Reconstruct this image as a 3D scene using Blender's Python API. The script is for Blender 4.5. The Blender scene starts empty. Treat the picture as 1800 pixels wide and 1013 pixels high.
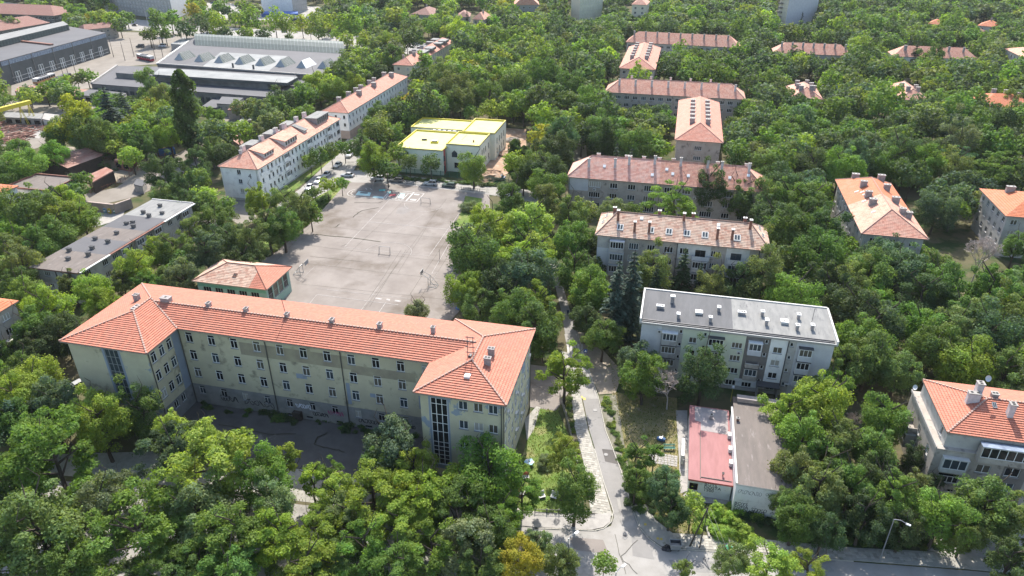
import bpy, math, random
import numpy as np
from mathutils import Vector, Matrix
random.seed(7)
rng = np.random.default_rng(7)
SC = bpy.context.scene
COL = SC.collection
R = math.radians

# ------------------------------------------------------------------ camera, sky, sun, exposure
PITCH, CAM_H, FPX = R(28.7), 82.0, 1250.0
cam_d = bpy.data.cameras.new("camera")
cam_d.sensor_width = 36.0
cam_d.lens = 36.0 * FPX / 1800.0
cam_d.clip_start = 1.0
cam_d.clip_end = 6000.0
cam = bpy.data.objects.new("camera", cam_d)
cam.location = (0, 0, CAM_H)
cam.rotation_euler = (R(90) - PITCH, 0, 0)
COL.objects.link(cam)
SC.camera = cam

SUN_EL, SUN_AZ = R(47.0), R(-4.0)          # sun beyond the scene: shadows fall towards the viewer
world = bpy.data.worlds.new("World")
SC.world = world
world.use_nodes = True
wn = world.node_tree
wn.nodes.clear()
sky = wn.nodes.new("ShaderNodeTexSky")
sky.sky_type = 'NISHITA'
sky.sun_disc = False
sky.sun_elevation = SUN_EL
sky.sun_rotation = -SUN_AZ
sky.air_density = 1.2
sky.dust_density = 2.0
bg = wn.nodes.new("ShaderNodeBackground")
bg.inputs[1].default_value = 0.15
wo = wn.nodes.new("ShaderNodeOutputWorld")
wn.links.new(sky.outputs[0], bg.inputs[0])
wn.links.new(bg.outputs[0], wo.inputs[0])

sun_d = bpy.data.lights.new("sun", 'SUN')
sun_d.energy = 4.4
sun_d.angle = R(0.5)
sun_d.color = (1.0, 0.95, 0.87)
sun = bpy.data.objects.new("sun", sun_d)
sh = Vector((math.sin(SUN_AZ) * math.cos(SUN_EL), -math.cos(SUN_AZ) * math.cos(SUN_EL), -math.sin(SUN_EL)))
sun.rotation_euler = sh.to_track_quat('-Z', 'Y').to_euler()
sun.location = (0, 300, 300)
COL.objects.link(sun)

SC.view_settings.view_transform = 'Standard'
SC.view_settings.look = 'None'
SC.view_settings.exposure = 0.99
SC.view_settings.gamma = 1.0
SC.view_settings.use_curve_mapping = False
SC.cycles.max_bounces = 5
SC.cycles.diffuse_bounces = 3
SC.cycles.glossy_bounces = 2
SC.cycles.transmission_bounces = 3
SC.cycles.transparent_max_bounces = 4
SC.cycles.volume_bounces = 0

# ------------------------------------------------------------------ measuring: survey points of the photograph as ground positions
_F = np.array([0, math.cos(PITCH), -math.sin(PITCH)])
_R = np.array([1.0, 0, 0])
_U = np.cross(_R, _F)
_C = np.array([0, 0, CAM_H])

def G(x, y, h=0.0):
    d = _F * FPX + _R * (x - 900.0) - _U * (y - 506.5)
    t = (h - CAM_H) / d[2]
    return _C + d * t

def proj(q):
    v = np.asarray(q, float) - _C
    z = v @ _F
    return 900 + FPX * (v @ _R) / z, 506.5 - FPX * (v @ _U) / z, z

def axes(ang):
    a = R(ang)
    return np.array([math.cos(a), math.sin(a), 0]), np.array([-math.sin(a), math.cos(a), 0])

# ------------------------------------------------------------------ mesh helpers
class MB:
    def __init__(s):
        s.v, s.f, s.m, s.uv = [], [], [], []
    def face(s, pts, mi=0, uv=None):
        n = len(s.v)
        s.v.extend([tuple(map(float, p)) for p in pts])
        s.f.append(tuple(range(n, n + len(pts))))
        s.m.append(mi)
        s.uv.append(uv)
    def box(s, x0, y0, z0, x1, y1, z1, mi=0, top=None, bottom=True):
        a = [(x0, y0), (x1, y0), (x1, y1), (x0, y1)]
        for i in range(4):
            p, q = a[i], a[(i + 1) % 4]
            s.face([(p[0], p[1], z0), (q[0], q[1], z0), (q[0], q[1], z1), (p[0], p[1], z1)], mi)
        s.face([(p[0], p[1], z1) for p in a], mi if top is None else top)
        if bottom:
            s.face([(p[0], p[1], z0) for p in reversed(a)], mi)
    def prism(s, poly, z0, z1, mi=0, top=None, bottom=False):
        n = len(poly)
        ar = sum(poly[i][0] * poly[(i + 1) % n][1] - poly[(i + 1) % n][0] * poly[i][1] for i in range(n))
        if ar < 0:
            poly = poly[::-1]
        for i in range(n):
            p, q = poly[i], poly[(i + 1) % n]
            s.face([(p[0], p[1], z0), (q[0], q[1], z0), (q[0], q[1], z1), (p[0], p[1], z1)], mi)
        s.face([(p[0], p[1], z1) for p in poly], mi if top is None else top)
        if bottom:
            s.face([(p[0], p[1], z0) for p in reversed(poly)], mi)
    def obox(s, c, size, rz=0.0, mi=0, top=None):
        """box standing on c, rotated about z"""
        w, d, h = size
        ca, sa = math.cos(rz), math.sin(rz)
        pts = [(c[0] + ca * x - sa * y, c[1] + sa * x + ca * y) for x, y in
               ((-w / 2, -d / 2), (w / 2, -d / 2), (w / 2, d / 2), (-w / 2, d / 2))]
        s.prism(pts, c[2], c[2] + h, mi, top, True)
    def tube(s, p, q, r, n=6, r2=None, mi=0, cap=True):
        p, q = Vector(p), Vector(q)
        r2 = r if r2 is None else r2
        d = (q - p)
        if d.length < 1e-6:
            return
        d.normalize()
        a = d.orthogonal().normalized()
        b = d.cross(a)
        A = [p + (a * math.cos(2 * math.pi * i / n) + b * math.sin(2 * math.pi * i / n)) * r for i in range(n)]
        B = [q + (a * math.cos(2 * math.pi * i / n) + b * math.sin(2 * math.pi * i / n)) * r2 for i in range(n)]
        for i in range(n):
            j = (i + 1) % n
            s.face([A[i], A[j], B[j], B[i]], mi)
        if cap:
            s.face(B, mi)
            s.face(A[::-1], mi)
    def mesh(s, name, mats):
        me = bpy.data.meshes.new(name)
        me.from_pydata(s.v, [], s.f)
        for m in mats:
            me.materials.append(m)
        if len(mats) > 1:
            me.polygons.foreach_set("material_index", s.m)
        if any(u is not None for u in s.uv):
            lay = me.uv_layers.new(name="UVMap")
            flat = []
            for f, u in zip(s.f, s.uv):
                if u is None:
                    flat.extend([0.0] * (2 * len(f)))
                else:
                    for a in u:
                        flat.extend((float(a[0]), float(a[1])))
            lay.data.foreach_set("uv", flat)
        me.update()
        return me
    def build(s, name, mats, parent=None, **kw):
        if not isinstance(mats, (list, tuple)):
            mats = [mats]
        return place(name, s.mesh(name, mats), parent, **kw)

def place(name, me, parent=None, loc=(0, 0, 0), rz=0.0, rot=None, scale=None, **props):
    o = bpy.data.objects.new(name, me)
    o.location = loc
    o.rotation_euler = rot if rot is not None else (0, 0, rz)
    if scale is not None:
        o.scale = scale if hasattr(scale, '__len__') else (scale,) * 3
    COL.objects.link(o)
    if parent is not None:
        o.parent = parent
    for k, v in props.items():
        if v is not None:
            o[k] = v
    return o

def thing(name, label, category, loc=(0, 0, 0), rz=0.0, group=None, me=None, scale=None):
    return place(name, me, None, loc, rz, scale=scale, label=label, category=category, group=group)

# ------------------------------------------------------------------ materials
def newmat(name):
    m = bpy.data.materials.new(name)
    m.use_nodes = True
    nt = m.node_tree
    nt.nodes.clear()
    out = nt.nodes.new("ShaderNodeOutputMaterial")
    p = nt.nodes.new("ShaderNodeBsdfPrincipled")
    nt.links.new(p.outputs[0], out.inputs[0])
    return m, nt, p

def noise_mat(name, c1, c2, scale=0.5, rough=0.85, detail=6, lo=0.35, hi=0.65, c3=None, s3=3.0, t3=(0.55, 0.7),
              bump=0.0, bscale=8.0, spec=0.3, metal=0.0, stretch=None):
    """two noise-mixed colours and an optional third patch colour, in object space"""
    m, nt, p = newmat(name)
    N, L = nt.nodes, nt.links
    tc = N.new("ShaderNodeTexCoord")
    src = tc.outputs["Object"]
    if stretch:
        mp = N.new("ShaderNodeMapping")
        mp.inputs["Scale"].default_value = stretch
        L.new(src, mp.inputs[0])
        src = mp.outputs[0]
    def noise(sc, det=detail):
        n = N.new("ShaderNodeTexNoise")
        n.inputs["Scale"].default_value = sc
        n.inputs["Detail"].default_value = det
        n.inputs["Roughness"].default_value = 0.6
        L.new(src, n.inputs["Vector"])
        return n.outputs["Fac"]
    def ramp(f, a, b):
        r = N.new("ShaderNodeMapRange")
        r.inputs["From Min"].default_value = a
        r.inputs["From Max"].default_value = b
        L.new(f, r.inputs["Value"])
        return r.outputs[0]
    def mix(f, a, b):
        x = N.new("ShaderNodeMix")
        x.data_type = 'RGBA'
        L.new(f, x.inputs[0])
        for sock, val in ((x.inputs[6], a), (x.inputs[7], b)):
            if isinstance(val, tuple):
                sock.default_value = (*val[:3], 1)
            else:
                L.new(val, sock)
        return x.outputs[2]
    col = mix(ramp(noise(scale), lo, hi), c1, c2)
    if c3:
        col = mix(ramp(noise(s3), *t3), col, c3)
    L.new(col, p.inputs["Base Color"])
    p.inputs["Roughness"].default_value = rough
    p.inputs["Metallic"].default_value = metal
    p.inputs["Specular IOR Level"].default_value = spec
    if bump:
        b = N.new("ShaderNodeBump")
        b.inputs["Strength"].default_value = bump
        b.inputs["Distance"].default_value = 0.1
        L.new(noise(bscale), b.inputs["Height"])
        L.new(b.outputs[0], p.inputs["Normal"])
    return m

def flat(name, c, rough=0.7, metal=0.0, spec=0.4, k=0.12, sc=2.0):
    d = tuple(max(0, x * (1 - k)) for x in c)
    return noise_mat(name, c, d, scale=sc, rough=rough, metal=metal, spec=spec)

def tile_mat(name, c1, c2, c3, var=0.5, cell=(0.45, 0.45), old=0.0):
    """roof tiles: every tile its own tone, mottled by weather; UV in metres along eave and slope"""
    m, nt, p = newmat(name)
    N, L = nt.nodes, nt.links
    uv = N.new("ShaderNodeUVMap")
    uv.uv_map = "UVMap"
    mp = N.new("ShaderNodeMapping")
    mp.inputs["Scale"].default_value = (1 / cell[0], 1 / cell[1], 1)
    L.new(uv.outputs[0], mp.inputs[0])
    fl = N.new("ShaderNodeVectorMath")
    fl.operation = 'FLOOR'
    L.new(mp.outputs[0], fl.inputs[0])
    wn_ = N.new("ShaderNodeTexWhiteNoise")
    wn_.noise_dimensions = '2D'
    L.new(fl.outputs[0], wn_.inputs["Vector"])
    mr = N.new("ShaderNodeMapRange")
    mr.inputs["From Min"].default_value = 0.5 - 0.5 / max(var, 0.01) * 0.5
    mr.inputs["From Max"].default_value = 0.5 + 0.5 / max(var, 0.01) * 0.5
    L.new(wn_.outputs["Value"], mr.inputs["Value"])
    mx = N.new("ShaderNodeMix")
    mx.data_type = 'RGBA'
    mx.inputs[6].default_value = (*c1, 1)
    mx.inputs[7].default_value = (*c2, 1)
    L.new(mr.outputs[0], mx.inputs[0])
    no = N.new("ShaderNodeTexNoise")
    no.inputs["Scale"].default_value = 0.6
    no.inputs["Detail"].default_value = 8
    no.inputs["Roughness"].default_value = 0.7
    tc = N.new("ShaderNodeTexCoord")
    L.new(tc.outputs["Object"], no.inputs["Vector"])
    r2 = N.new("ShaderNodeMapRange")
    r2.inputs["From Min"].default_value = 0.5 - old * 0.15
    r2.inputs["From Max"].default_value = 0.72
    L.new(no.outputs["Fac"], r2.inputs["Value"])
    m2 = N.new("ShaderNodeMix")
    m2.data_type = 'RGBA'
    L.new(r2.outputs[0], m2.inputs[0])
    L.new(mx.outputs[2], m2.inputs[6])
    m2.inputs[7].default_value = (*c3, 1)
    L.new(m2.outputs[2], p.inputs["Base Color"])
    # pantile ribs running down the slope
    sx = N.new("ShaderNodeSeparateXYZ")
    L.new(mp.outputs[0], sx.inputs[0])
    sn = N.new("ShaderNodeMath")
    sn.operation = 'MULTIPLY'
    sn.inputs[1].default_value = 6.2832
    L.new(sx.outputs[0], sn.inputs[0])
    s2 = N.new("ShaderNodeMath")
    s2.operation = 'SINE'
    L.new(sn.outputs[0], s2.inputs[0])
    b = N.new("ShaderNodeBump")
    b.inputs["Strength"].default_value = 0.5
    b.inputs["Distance"].default_value = 0.03
    L.new(s2.outputs[0], b.inputs["Height"])
    L.new(b.outputs[0], p.inputs["Normal"])
    p.inputs["Roughness"].default_value = 0.75
    p.inputs["Specular IOR Level"].default_value = 0.3
    return m

def glass_mat(name, c, rough=0.08):
    m, nt, p = newmat(name)
    p.inputs["Base Color"].default_value = (*c, 1)
    p.inputs["Roughness"].default_value = rough
    p.inputs["Specular IOR Level"].default_value = 0.25
    return m

def leaf_mat(name, trans=0.35):
    m, nt, p = newmat(name)
    N, L = nt.nodes, nt.links
    out = [n for n in N if n.type == 'OUTPUT_MATERIAL'][0]
    oi = N.new("ShaderNodeObjectInfo")
    at = N.new("ShaderNodeAttribute")
    at.attribute_name = "leafcol"
    mu = N.new("ShaderNodeMix")
    mu.data_type = 'RGBA'
    mu.blend_type = 'MULTIPLY'
    mu.inputs[0].default_value = 1.0
    L.new(oi.outputs["Color"], mu.inputs[6])
    L.new(at.outputs["Color"], mu.inputs[7])
    L.new(mu.outputs[2], p.inputs["Base Color"])
    p.inputs["Roughness"].default_value = 0.65
    p.inputs["Specular IOR Level"].default_value = 0.14
    tr = N.new("ShaderNodeBsdfTranslucent")
    g = N.new("ShaderNodeMix")
    g.data_type = 'RGBA'
    g.blend_type = 'MULTIPLY'
    g.inputs[0].default_value = 1.0
    g.inputs[7].default_value = (1.5, 1.55, 0.55, 1)
    L.new(mu.outputs[2], g.inputs[6])
    L.new(g.outputs[2], tr.inputs["Color"])
    ms = N.new("ShaderNodeMixShader")
    ms.inputs[0].default_value = trans
    L.new(p.outputs[0], ms.inputs[1])
    L.new(tr.outputs[0], ms.inputs[2])
    L.new(ms.outputs[0], out.inputs[0])
    return m

M = {}
M['tile_new'] = tile_mat("tile_new", (0.48, 0.185, 0.12), (0.40, 0.14, 0.09), (0.36, 0.155, 0.11), 0.5, old=0.3)
M['tile_orange'] = tile_mat("tile_orange", (0.50, 0.165, 0.075), (0.43, 0.13, 0.06), (0.46, 0.20, 0.12), 0.4)
M['tile_salmon'] = tile_mat("tile_salmon", (0.50, 0.22, 0.155), (0.41, 0.16, 0.11), (0.47, 0.26, 0.20), 0.5, old=0.2)
M['tile_pink'] = tile_mat("tile_pink", (0.58, 0.29, 0.205), (0.47, 0.20, 0.14), (0.54, 0.33, 0.25), 0.9, old=0.5)
M['tile_pale'] = tile_mat("tile_pale", (0.64, 0.36, 0.28), (0.54, 0.25, 0.19), (0.60, 0.40, 0.33), 0.7, (0.9, 0.45), old=0.3)
M['tile_old'] = tile_mat("tile_old", (0.54, 0.36, 0.27), (0.36, 0.18, 0.125), (0.46, 0.36, 0.28), 1.0, (0.7, 0.5), old=0.8)
M['tile_brown'] = tile_mat("tile_brown", (0.27, 0.13, 0.10), (0.20, 0.095, 0.075), (0.27, 0.17, 0.14), 0.4)
M['mortar'] = noise_mat("mortar", (0.44, 0.32, 0.27), (0.33, 0.20, 0.155), 6.0)
M['mortar_dark'] = noise_mat("mortar_dark", (0.4, 0.27, 0.22), (0.25, 0.15, 0.12), 6.0)
M['school_wall'] = noise_mat("school_wall", (0.54, 0.49, 0.34), (0.46, 0.41, 0.29), 0.25, c3=(0.2, 0.175, 0.13), s3=0.35, t3=(0.56, 0.70), bump=0.2, rough=0.9)
M['school_wall_patched'] = noise_mat("school_wall_patched", (0.54, 0.51, 0.36), (0.46, 0.42, 0.30), 0.4, c3=(0.27, 0.31, 0.36), s3=0.22, t3=(0.575, 0.59), bump=0.2, rough=0.9)
M['school_blue'] = noise_mat("school_blue", (0.27, 0.31, 0.37), (0.24, 0.27, 0.32), 0.6, rough=0.9)
M['school_stain'] = noise_mat("school_stain", (0.26, 0.22, 0.165), (0.36, 0.32, 0.22), 0.35, rough=0.9)
M['school_plinth'] = noise_mat("school_plinth", (0.27, 0.26, 0.25), (0.19, 0.19, 0.185), 0.5, c3=(0.12, 0.12, 0.13), s3=0.8, t3=(0.6, 0.75), rough=0.92)
M['downpipe'] = flat("downpipe", (0.09, 0.085, 0.075))
M['gutter'] = flat("gutter", (0.30, 0.24, 0.20))
M['white_paint'] = flat("white_paint", (0.78, 0.78, 0.77), rough=0.5)
M['offwhite'] = noise_mat("offwhite", (0.62, 0.60, 0.57), (0.5, 0.49, 0.46), 1.2)
M['white_wall'] = noise_mat("white_wall", (0.78, 0.77, 0.75), (0.70, 0.69, 0.675), 0.5, c3=(0.60, 0.585, 0.57), s3=1.0)
M['grey_plaster'] = noise_mat("grey_plaster", (0.46, 0.44, 0.41), (0.37, 0.35, 0.33), 0.5, c3=(0.27, 0.25, 0.24), s3=0.7, rough=0.92)
M['brown_plaster'] = noise_mat("brown_plaster", (0.41, 0.365, 0.32), (0.33, 0.295, 0.26), 0.5, c3=(0.155, 0.14, 0.125), s3=0.9, rough=0.92)
M['dark_plaster'] = noise_mat("dark_plaster", (0.20, 0.18, 0.165), (0.15, 0.135, 0.125), 0.6, rough=0.92)
M['blue_plaster'] = noise_mat("blue_plaster", (0.55, 0.55, 0.56), (0.47, 0.47, 0.485), 0.5, rough=0.9)
M['green_plaster'] = noise_mat("green_plaster", (0.60, 0.62, 0.48), (0.53, 0.55, 0.43), 0.4, rough=0.9)
M['cream_plaster'] = noise_mat("cream_plaster", (0.64, 0.58, 0.46), (0.57, 0.52, 0.41), 0.5, rough=0.9)
M['pinkish_plaster'] = noise_mat("pinkish_plaster", (0.4, 0.32, 0.28), (0.33, 0.27, 0.24), 0.7, rough=0.9)
M['pale_green'] = noise_mat("pale_green", (0.70, 0.72, 0.60), (0.65, 0.67, 0.56), 0.4, rough=0.85)
M['red_paint'] = flat("red_paint", (0.5, 0.11, 0.09))
M['yellow_roof'] = noise_mat("yellow_roof", (0.62, 0.59, 0.235), (0.56, 0.53, 0.2), 0.5, rough=0.8)
M['yellow_trim'] = flat("yellow_trim", (0.60, 0.50, 0.04), rough=0.6)
M['felt'] = noise_mat("felt", (0.085, 0.086, 0.09), (0.11, 0.11, 0.115), 0.5, c3=(0.135, 0.135, 0.14), s3=1.6, t3=(0.6, 0.8), rough=0.8, stretch=(1.6, 0.35, 1))
M['felt_light'] = noise_mat("felt_light", (0.24, 0.237, 0.225), (0.18, 0.18, 0.175), 0.7, c3=(0.11, 0.11, 0.115), s3=1.1, t3=(0.58, 0.75), rough=0.85, stretch=(1.5, 0.4, 1))
M['felt_brown'] = noise_mat("felt_brown", (0.165, 0.14, 0.125), (0.13, 0.112, 0.10), 0.6, c3=(0.24, 0.21, 0.195), s3=0.9, t3=(0.6, 0.72), rough=0.9, stretch=(1.8, 0.4, 1))
M['felt_red'] = noise_mat("felt_red", (0.32, 0.155, 0.15), (0.275, 0.13, 0.125), 0.8, rough=0.85, stretch=(2, 0.4, 1))
M['concrete_roof'] = noise_mat("concrete_roof", (0.34, 0.30, 0.285), (0.28, 0.25, 0.24), 0.8, rough=0.9)
M['factory_roof'] = noise_mat("factory_roof", (0.085, 0.084, 0.09), (0.102, 0.10, 0.106), 0.1, c3=(0.13, 0.128, 0.132), s3=0.5, t3=(0.6, 0.8), rough=0.8)
M['factory_pale'] = noise_mat("factory_pale", (0.25, 0.255, 0.25), (0.18, 0.185, 0.185), 0.15, rough=0.8)
M['factory_dark'] = noise_mat("factory_dark", (0.10, 0.105, 0.105), (0.075, 0.08, 0.08), 0.2, rough=0.85)
M['factory_wall'] = noise_mat("factory_wall", (0.2, 0.19, 0.18), (0.13, 0.125, 0.12), 0.3, rough=0.9)
M['band_blue'] = noise_mat("band_blue", (0.26, 0.31, 0.38), (0.15, 0.18, 0.24), 1.2, rough=0.35, detail=2)
M['sky_glass'] = noise_mat("sky_glass", (0.095, 0.12, 0.108), (0.075, 0.095, 0.086), 0.5, rough=0.6, c3=(0.13, 0.15, 0.14), s3=1.5)
M['glass'] = glass_mat("glass", (0.014, 0.016, 0.018))
M['glass_curtain'] = glass_mat("glass_curtain", (0.10, 0.09, 0.07), 0.3)
M['glass_blue'] = glass_mat("glass_blue", (0.045, 0.06, 0.07), 0.2)
M['brick_red'] = noise_mat("brick_red", (0.25, 0.12, 0.085), (0.18, 0.085, 0.065), 4.0)
M['chimney_grey'] = noise_mat("chimney_grey", (0.36, 0.33, 0.32), (0.24, 0.21, 0.2), 1.6)
M['chimney_white'] = noise_mat("chimney_white", (0.6, 0.56, 0.56), (0.46, 0.42, 0.42), 1.5)
M['soot'] = flat("soot", (0.02, 0.02, 0.02))
M['rust'] = noise_mat("rust", (0.25, 0.105, 0.075), (0.34, 0.22, 0.18), 0.35, c3=(0.17, 0.07, 0.05), s3=1.3, rough=0.8, stretch=(1, 0.3, 1))
M['dark_wood'] = noise_mat("dark_wood", (0.06, 0.045, 0.035), (0.035, 0.03, 0.025), 1.5)
M['metal_grey'] = flat("metal_grey", (0.30, 0.31, 0.32), rough=0.45, metal=0.3)
M['metal_dark'] = flat("metal_dark", (0.07, 0.07, 0.075), rough=0.5)
M['asphalt'] = noise_mat("asphalt", (0.115, 0.11, 0.105), (0.15, 0.143, 0.137), 0.18, c3=(0.09, 0.085, 0.08), s3=0.5, t3=(0.58, 0.75), rough=0.9, bump=0.1)
M['bark'] = noise_mat("bark", (0.085, 0.065, 0.05), (0.05, 0.04, 0.032), 3.0)
M['dead_bark'] = noise_mat("dead_bark", (0.46, 0.40, 0.36), (0.36, 0.30, 0.27), 2.0)
M['leaf'] = leaf_mat("leaf", 0.38)
M['needle'] = leaf_mat("needle", 0.12)
M['tyre'] = flat("tyre", (0.02, 0.02, 0.02), rough=0.9)
M['blind'] = glass_mat("blind", (0.36, 0.34, 0.30), 0.5)
M['lamp_glass'] = flat("lamp_glass", (0.55, 0.56, 0.58), rough=0.3)
M['concrete'] = noise_mat("concrete", (0.36, 0.34, 0.315), (0.27, 0.255, 0.24), 0.8, rough=0.9)
M['kerb'] = noise_mat("kerb", (0.42, 0.40, 0.35), (0.30, 0.28, 0.25), 1.2, rough=0.9)
M['line_white'] = noise_mat("line_white", (0.55, 0.53, 0.5), (0.36, 0.34, 0.32), 1.5, rough=0.8)
M['green_paint'] = noise_mat("green_paint", (0.12, 0.27, 0.2), (0.16, 0.33, 0.26), 0.8)
M['green_mesh'] = flat("green_mesh", (0.05, 0.16, 0.10))
M['gym_green'] = noise_mat("gym_green", (0.20, 0.32, 0.27), (0.26, 0.36, 0.32), 0.6)

# ------------------------------------------------------------------ windows, walls and roofs
_wc = {}

def window_mesh(w, h, nx=2, tr=0.0, wall=None, frame=None, ft=0.085, dep=0.16, sill=True):
    """frame with mullions, a transom at fraction tr, reveal and sill; x across, z up, outside is -y"""
    wall = wall or M['grey_plaster']
    frame = frame or M['white_paint']
    key = ('w', round(w, 2), round(h, 2), nx, tr, wall.name, frame.name, ft, dep, sill)
    if key in _wc:
        return _wc[key]
    b = MB()
    x0, x1, z0, z1 = -w / 2, w / 2, -h / 2, h / 2
    for a, c in (((x0, z0), (x1, z0)), ((x1, z0), (x1, z1)), ((x1, z1), (x0, z1)), ((x0, z1), (x0, z0))):
        b.face([(a[0], 0, a[1]), (c[0], 0, c[1]), (c[0], dep + .04, c[1]), (a[0], dep + .04, a[1])], 1)
    ya, yb = dep - 0.06, dep
    b.box(x0, ya, z0, x0 + ft, yb, z1, 0)
    b.box(x1 - ft, ya, z0, x1, yb, z1, 0)
    b.box(x0 + ft, ya, z1 - ft, x1 - ft, yb, z1, 0)
    b.box(x0 + ft, ya, z0, x1 - ft, yb, z0 + ft, 0)
    for i in range(1, nx):
        xc = x0 + w * i / nx
        b.box(xc - ft * .55, ya + .004, z0 + ft, xc + ft * .55, yb - .004, (z0 + h * tr if tr else z1 - ft), 0)
    if tr:
        zt = z0 + h * tr
        b.box(x0 + ft, ya, zt, x1 - ft, yb, zt + ft * 1.0, 0)
    if sill:
        b.box(x0 - .08, -.1, z0 - .1, x1 + .08, .02, z0 - .003, 2)
    me = b.mesh("window", [frame, wall, M['metal_grey']])
    _wc[key] = me
    return me

def pane_mesh(w, h, mat, dep=0.16):
    key = ('p', round(w, 2), round(h, 2), mat.name, dep)
    if key not in _wc:
        b = MB()
        y = dep - .02
        b.face([(-w / 2, y, -h / 2), (w / 2, y, -h / 2), (w / 2, y, h / 2), (-w / 2, y, h / 2)])
        _wc[key] = b.mesh("pane", [mat])
    return _wc[key]

ROT = {'f': 0.0, 'r': R(90), 'b': R(180), 'l': R(-90)}
_wr = random.Random(3)

def spot(side, fixed, s, z, out=0.0):
    if side == 'f': return (s, fixed - out, z)
    if side == 'r': return (fixed + out, s, z)
    if side == 'b': return (s, fixed + out, z)
    return (fixed - out, s, z)

def add_window(parent, side, fixed, s, z, w, h, nx=2, tr=0.0, wall=None, frame=None, ft=0.085, glass=None, sub=True, dep=0.16, out=0.0, sill=True, name="window"):
    o = place(name, window_mesh(w, h, nx, tr, wall, frame, ft, dep, sill), parent, spot(side, fixed, s, z, out), ROT[side])
    g = glass or _wr.choices([M['glass'], M['glass_curtain'], M['glass_blue'], M['blind']], [11, 3, 3, 1.3])[0]
    if sub:
        place("pane", pane_mesh(w, h, g, dep), o)
    return o

def wall_seg(mb, side, fixed, s0, s1, z0, z1, holes=(), zones=(), mi=0):
    S, Z = {s0, s1}, {z0, z1}
    for (s, z, w, h) in holes:
        S.update((s - w / 2, s + w / 2)); Z.update((z - h / 2, z + h / 2))
    for (a, b, c, d, _) in zones:
        S.update((a, b)); Z.update((c, d))
    S = sorted(x for x in S if s0 - 1e-6 <= x <= s1 + 1e-6)
    Z = sorted(x for x in Z if z0 - 1e-6 <= x <= z1 + 1e-6)
    for j in range(len(Z) - 1):
        if Z[j + 1] - Z[j] < 1e-5: continue
        zc = (Z[j] + Z[j + 1]) / 2
        run = None
        for i in range(len(S) - 1):
            if S[i + 1] - S[i] < 1e-5: continue
            sc = (S[i] + S[i + 1]) / 2
            cut = any(abs(sc - s) < w / 2 and abs(zc - z) < h / 2 for (s, z, w, h) in holes)
            m = mi
            for (a, b, c, d, k) in zones:
                if a < sc < b and c < zc < d: m = k
            if cut:
                if run: _emit(mb, side, fixed, run, Z[j], Z[j + 1]); run = None
                continue
            if run and run[2] == m: run[1] = S[i + 1]
            else:
                if run: _emit(mb, side, fixed, run, Z[j], Z[j + 1])
                run = [S[i], S[i + 1], m]
        if run: _emit(mb, side, fixed, run, Z[j], Z[j + 1])

def _emit(mb, side, fixed, run, za, zb):
    a, b, m = run
    P4 = [spot(side, fixed, a, za), spot(side, fixed, b, za), spot(side, fixed, b, zb), spot(side, fixed, a, zb)]
    if side in 'bl': P4.reverse()
    mb.face(P4, m)

def courses(mb, poly, step=0.45, lift=0.06, mi=0):
    """a roof plane laid in overlapping courses, each lip proud of the one below"""
    P = [Vector(p) for p in poly]
    n = (P[1] - P[0]).cross(P[2] - P[0])
    if n.length < 1e-6: n = (P[2] - P[0]).cross(P[3] - P[0])
    n.normalize()
    if n.z < 0: n = -n
    dn = Vector((0, 0, -1)); dn = dn - n * dn.dot(n)
    if dn.length < 1e-4: dn = Vector((0, -1, 0))
    dn.normalize()
    al = n.cross(dn)
    T = [p.dot(dn) for p in P]
    tmax, tmin = max(T), min(T)
    k, t1 = 0, tmax
    while t1 > tmin + 1e-4:
        t0 = max(t1 - step, tmin - 1e-6)
        strip = _clip(_clip([(p, p.dot(dn)) for p in P], t0, True), t1, False)
        if len(strip) >= 3:
            pts = [p + n * (lift * (t - t0) / step) for p, t in strip]
            mb.face(pts, mi, [(p.dot(al), p.dot(dn) + 500) for p, t in strip])
            low = sorted([p for p, t in strip if abs(t - t1) < 1e-4], key=lambda p: p.dot(al))
            if len(low) >= 2:
                a, b = low[0], low[-1]
                mb.face([a + n * lift, a - n * .01, b - n * .01, b + n * lift], mi,
                        [(p.dot(al), p.dot(dn) + 500 - .05) for p in (a, a, b, b)])
        t1 = t0
    return n

def _clip(pts, t, keep_above):
    out = []
    for i in range(len(pts)):
        (p, a), (q, b) = pts[i], pts[(i + 1) % len(pts)]
        ina = a >= t if keep_above else a <= t
        inb = b >= t if keep_above else b <= t
        if ina: out.append((p, a))
        if ina != inb:
            f = (t - a) / (b - a)
            out.append((p + (q - p) * f, t))
    return out

FOOT, AVOID = [], []

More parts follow.
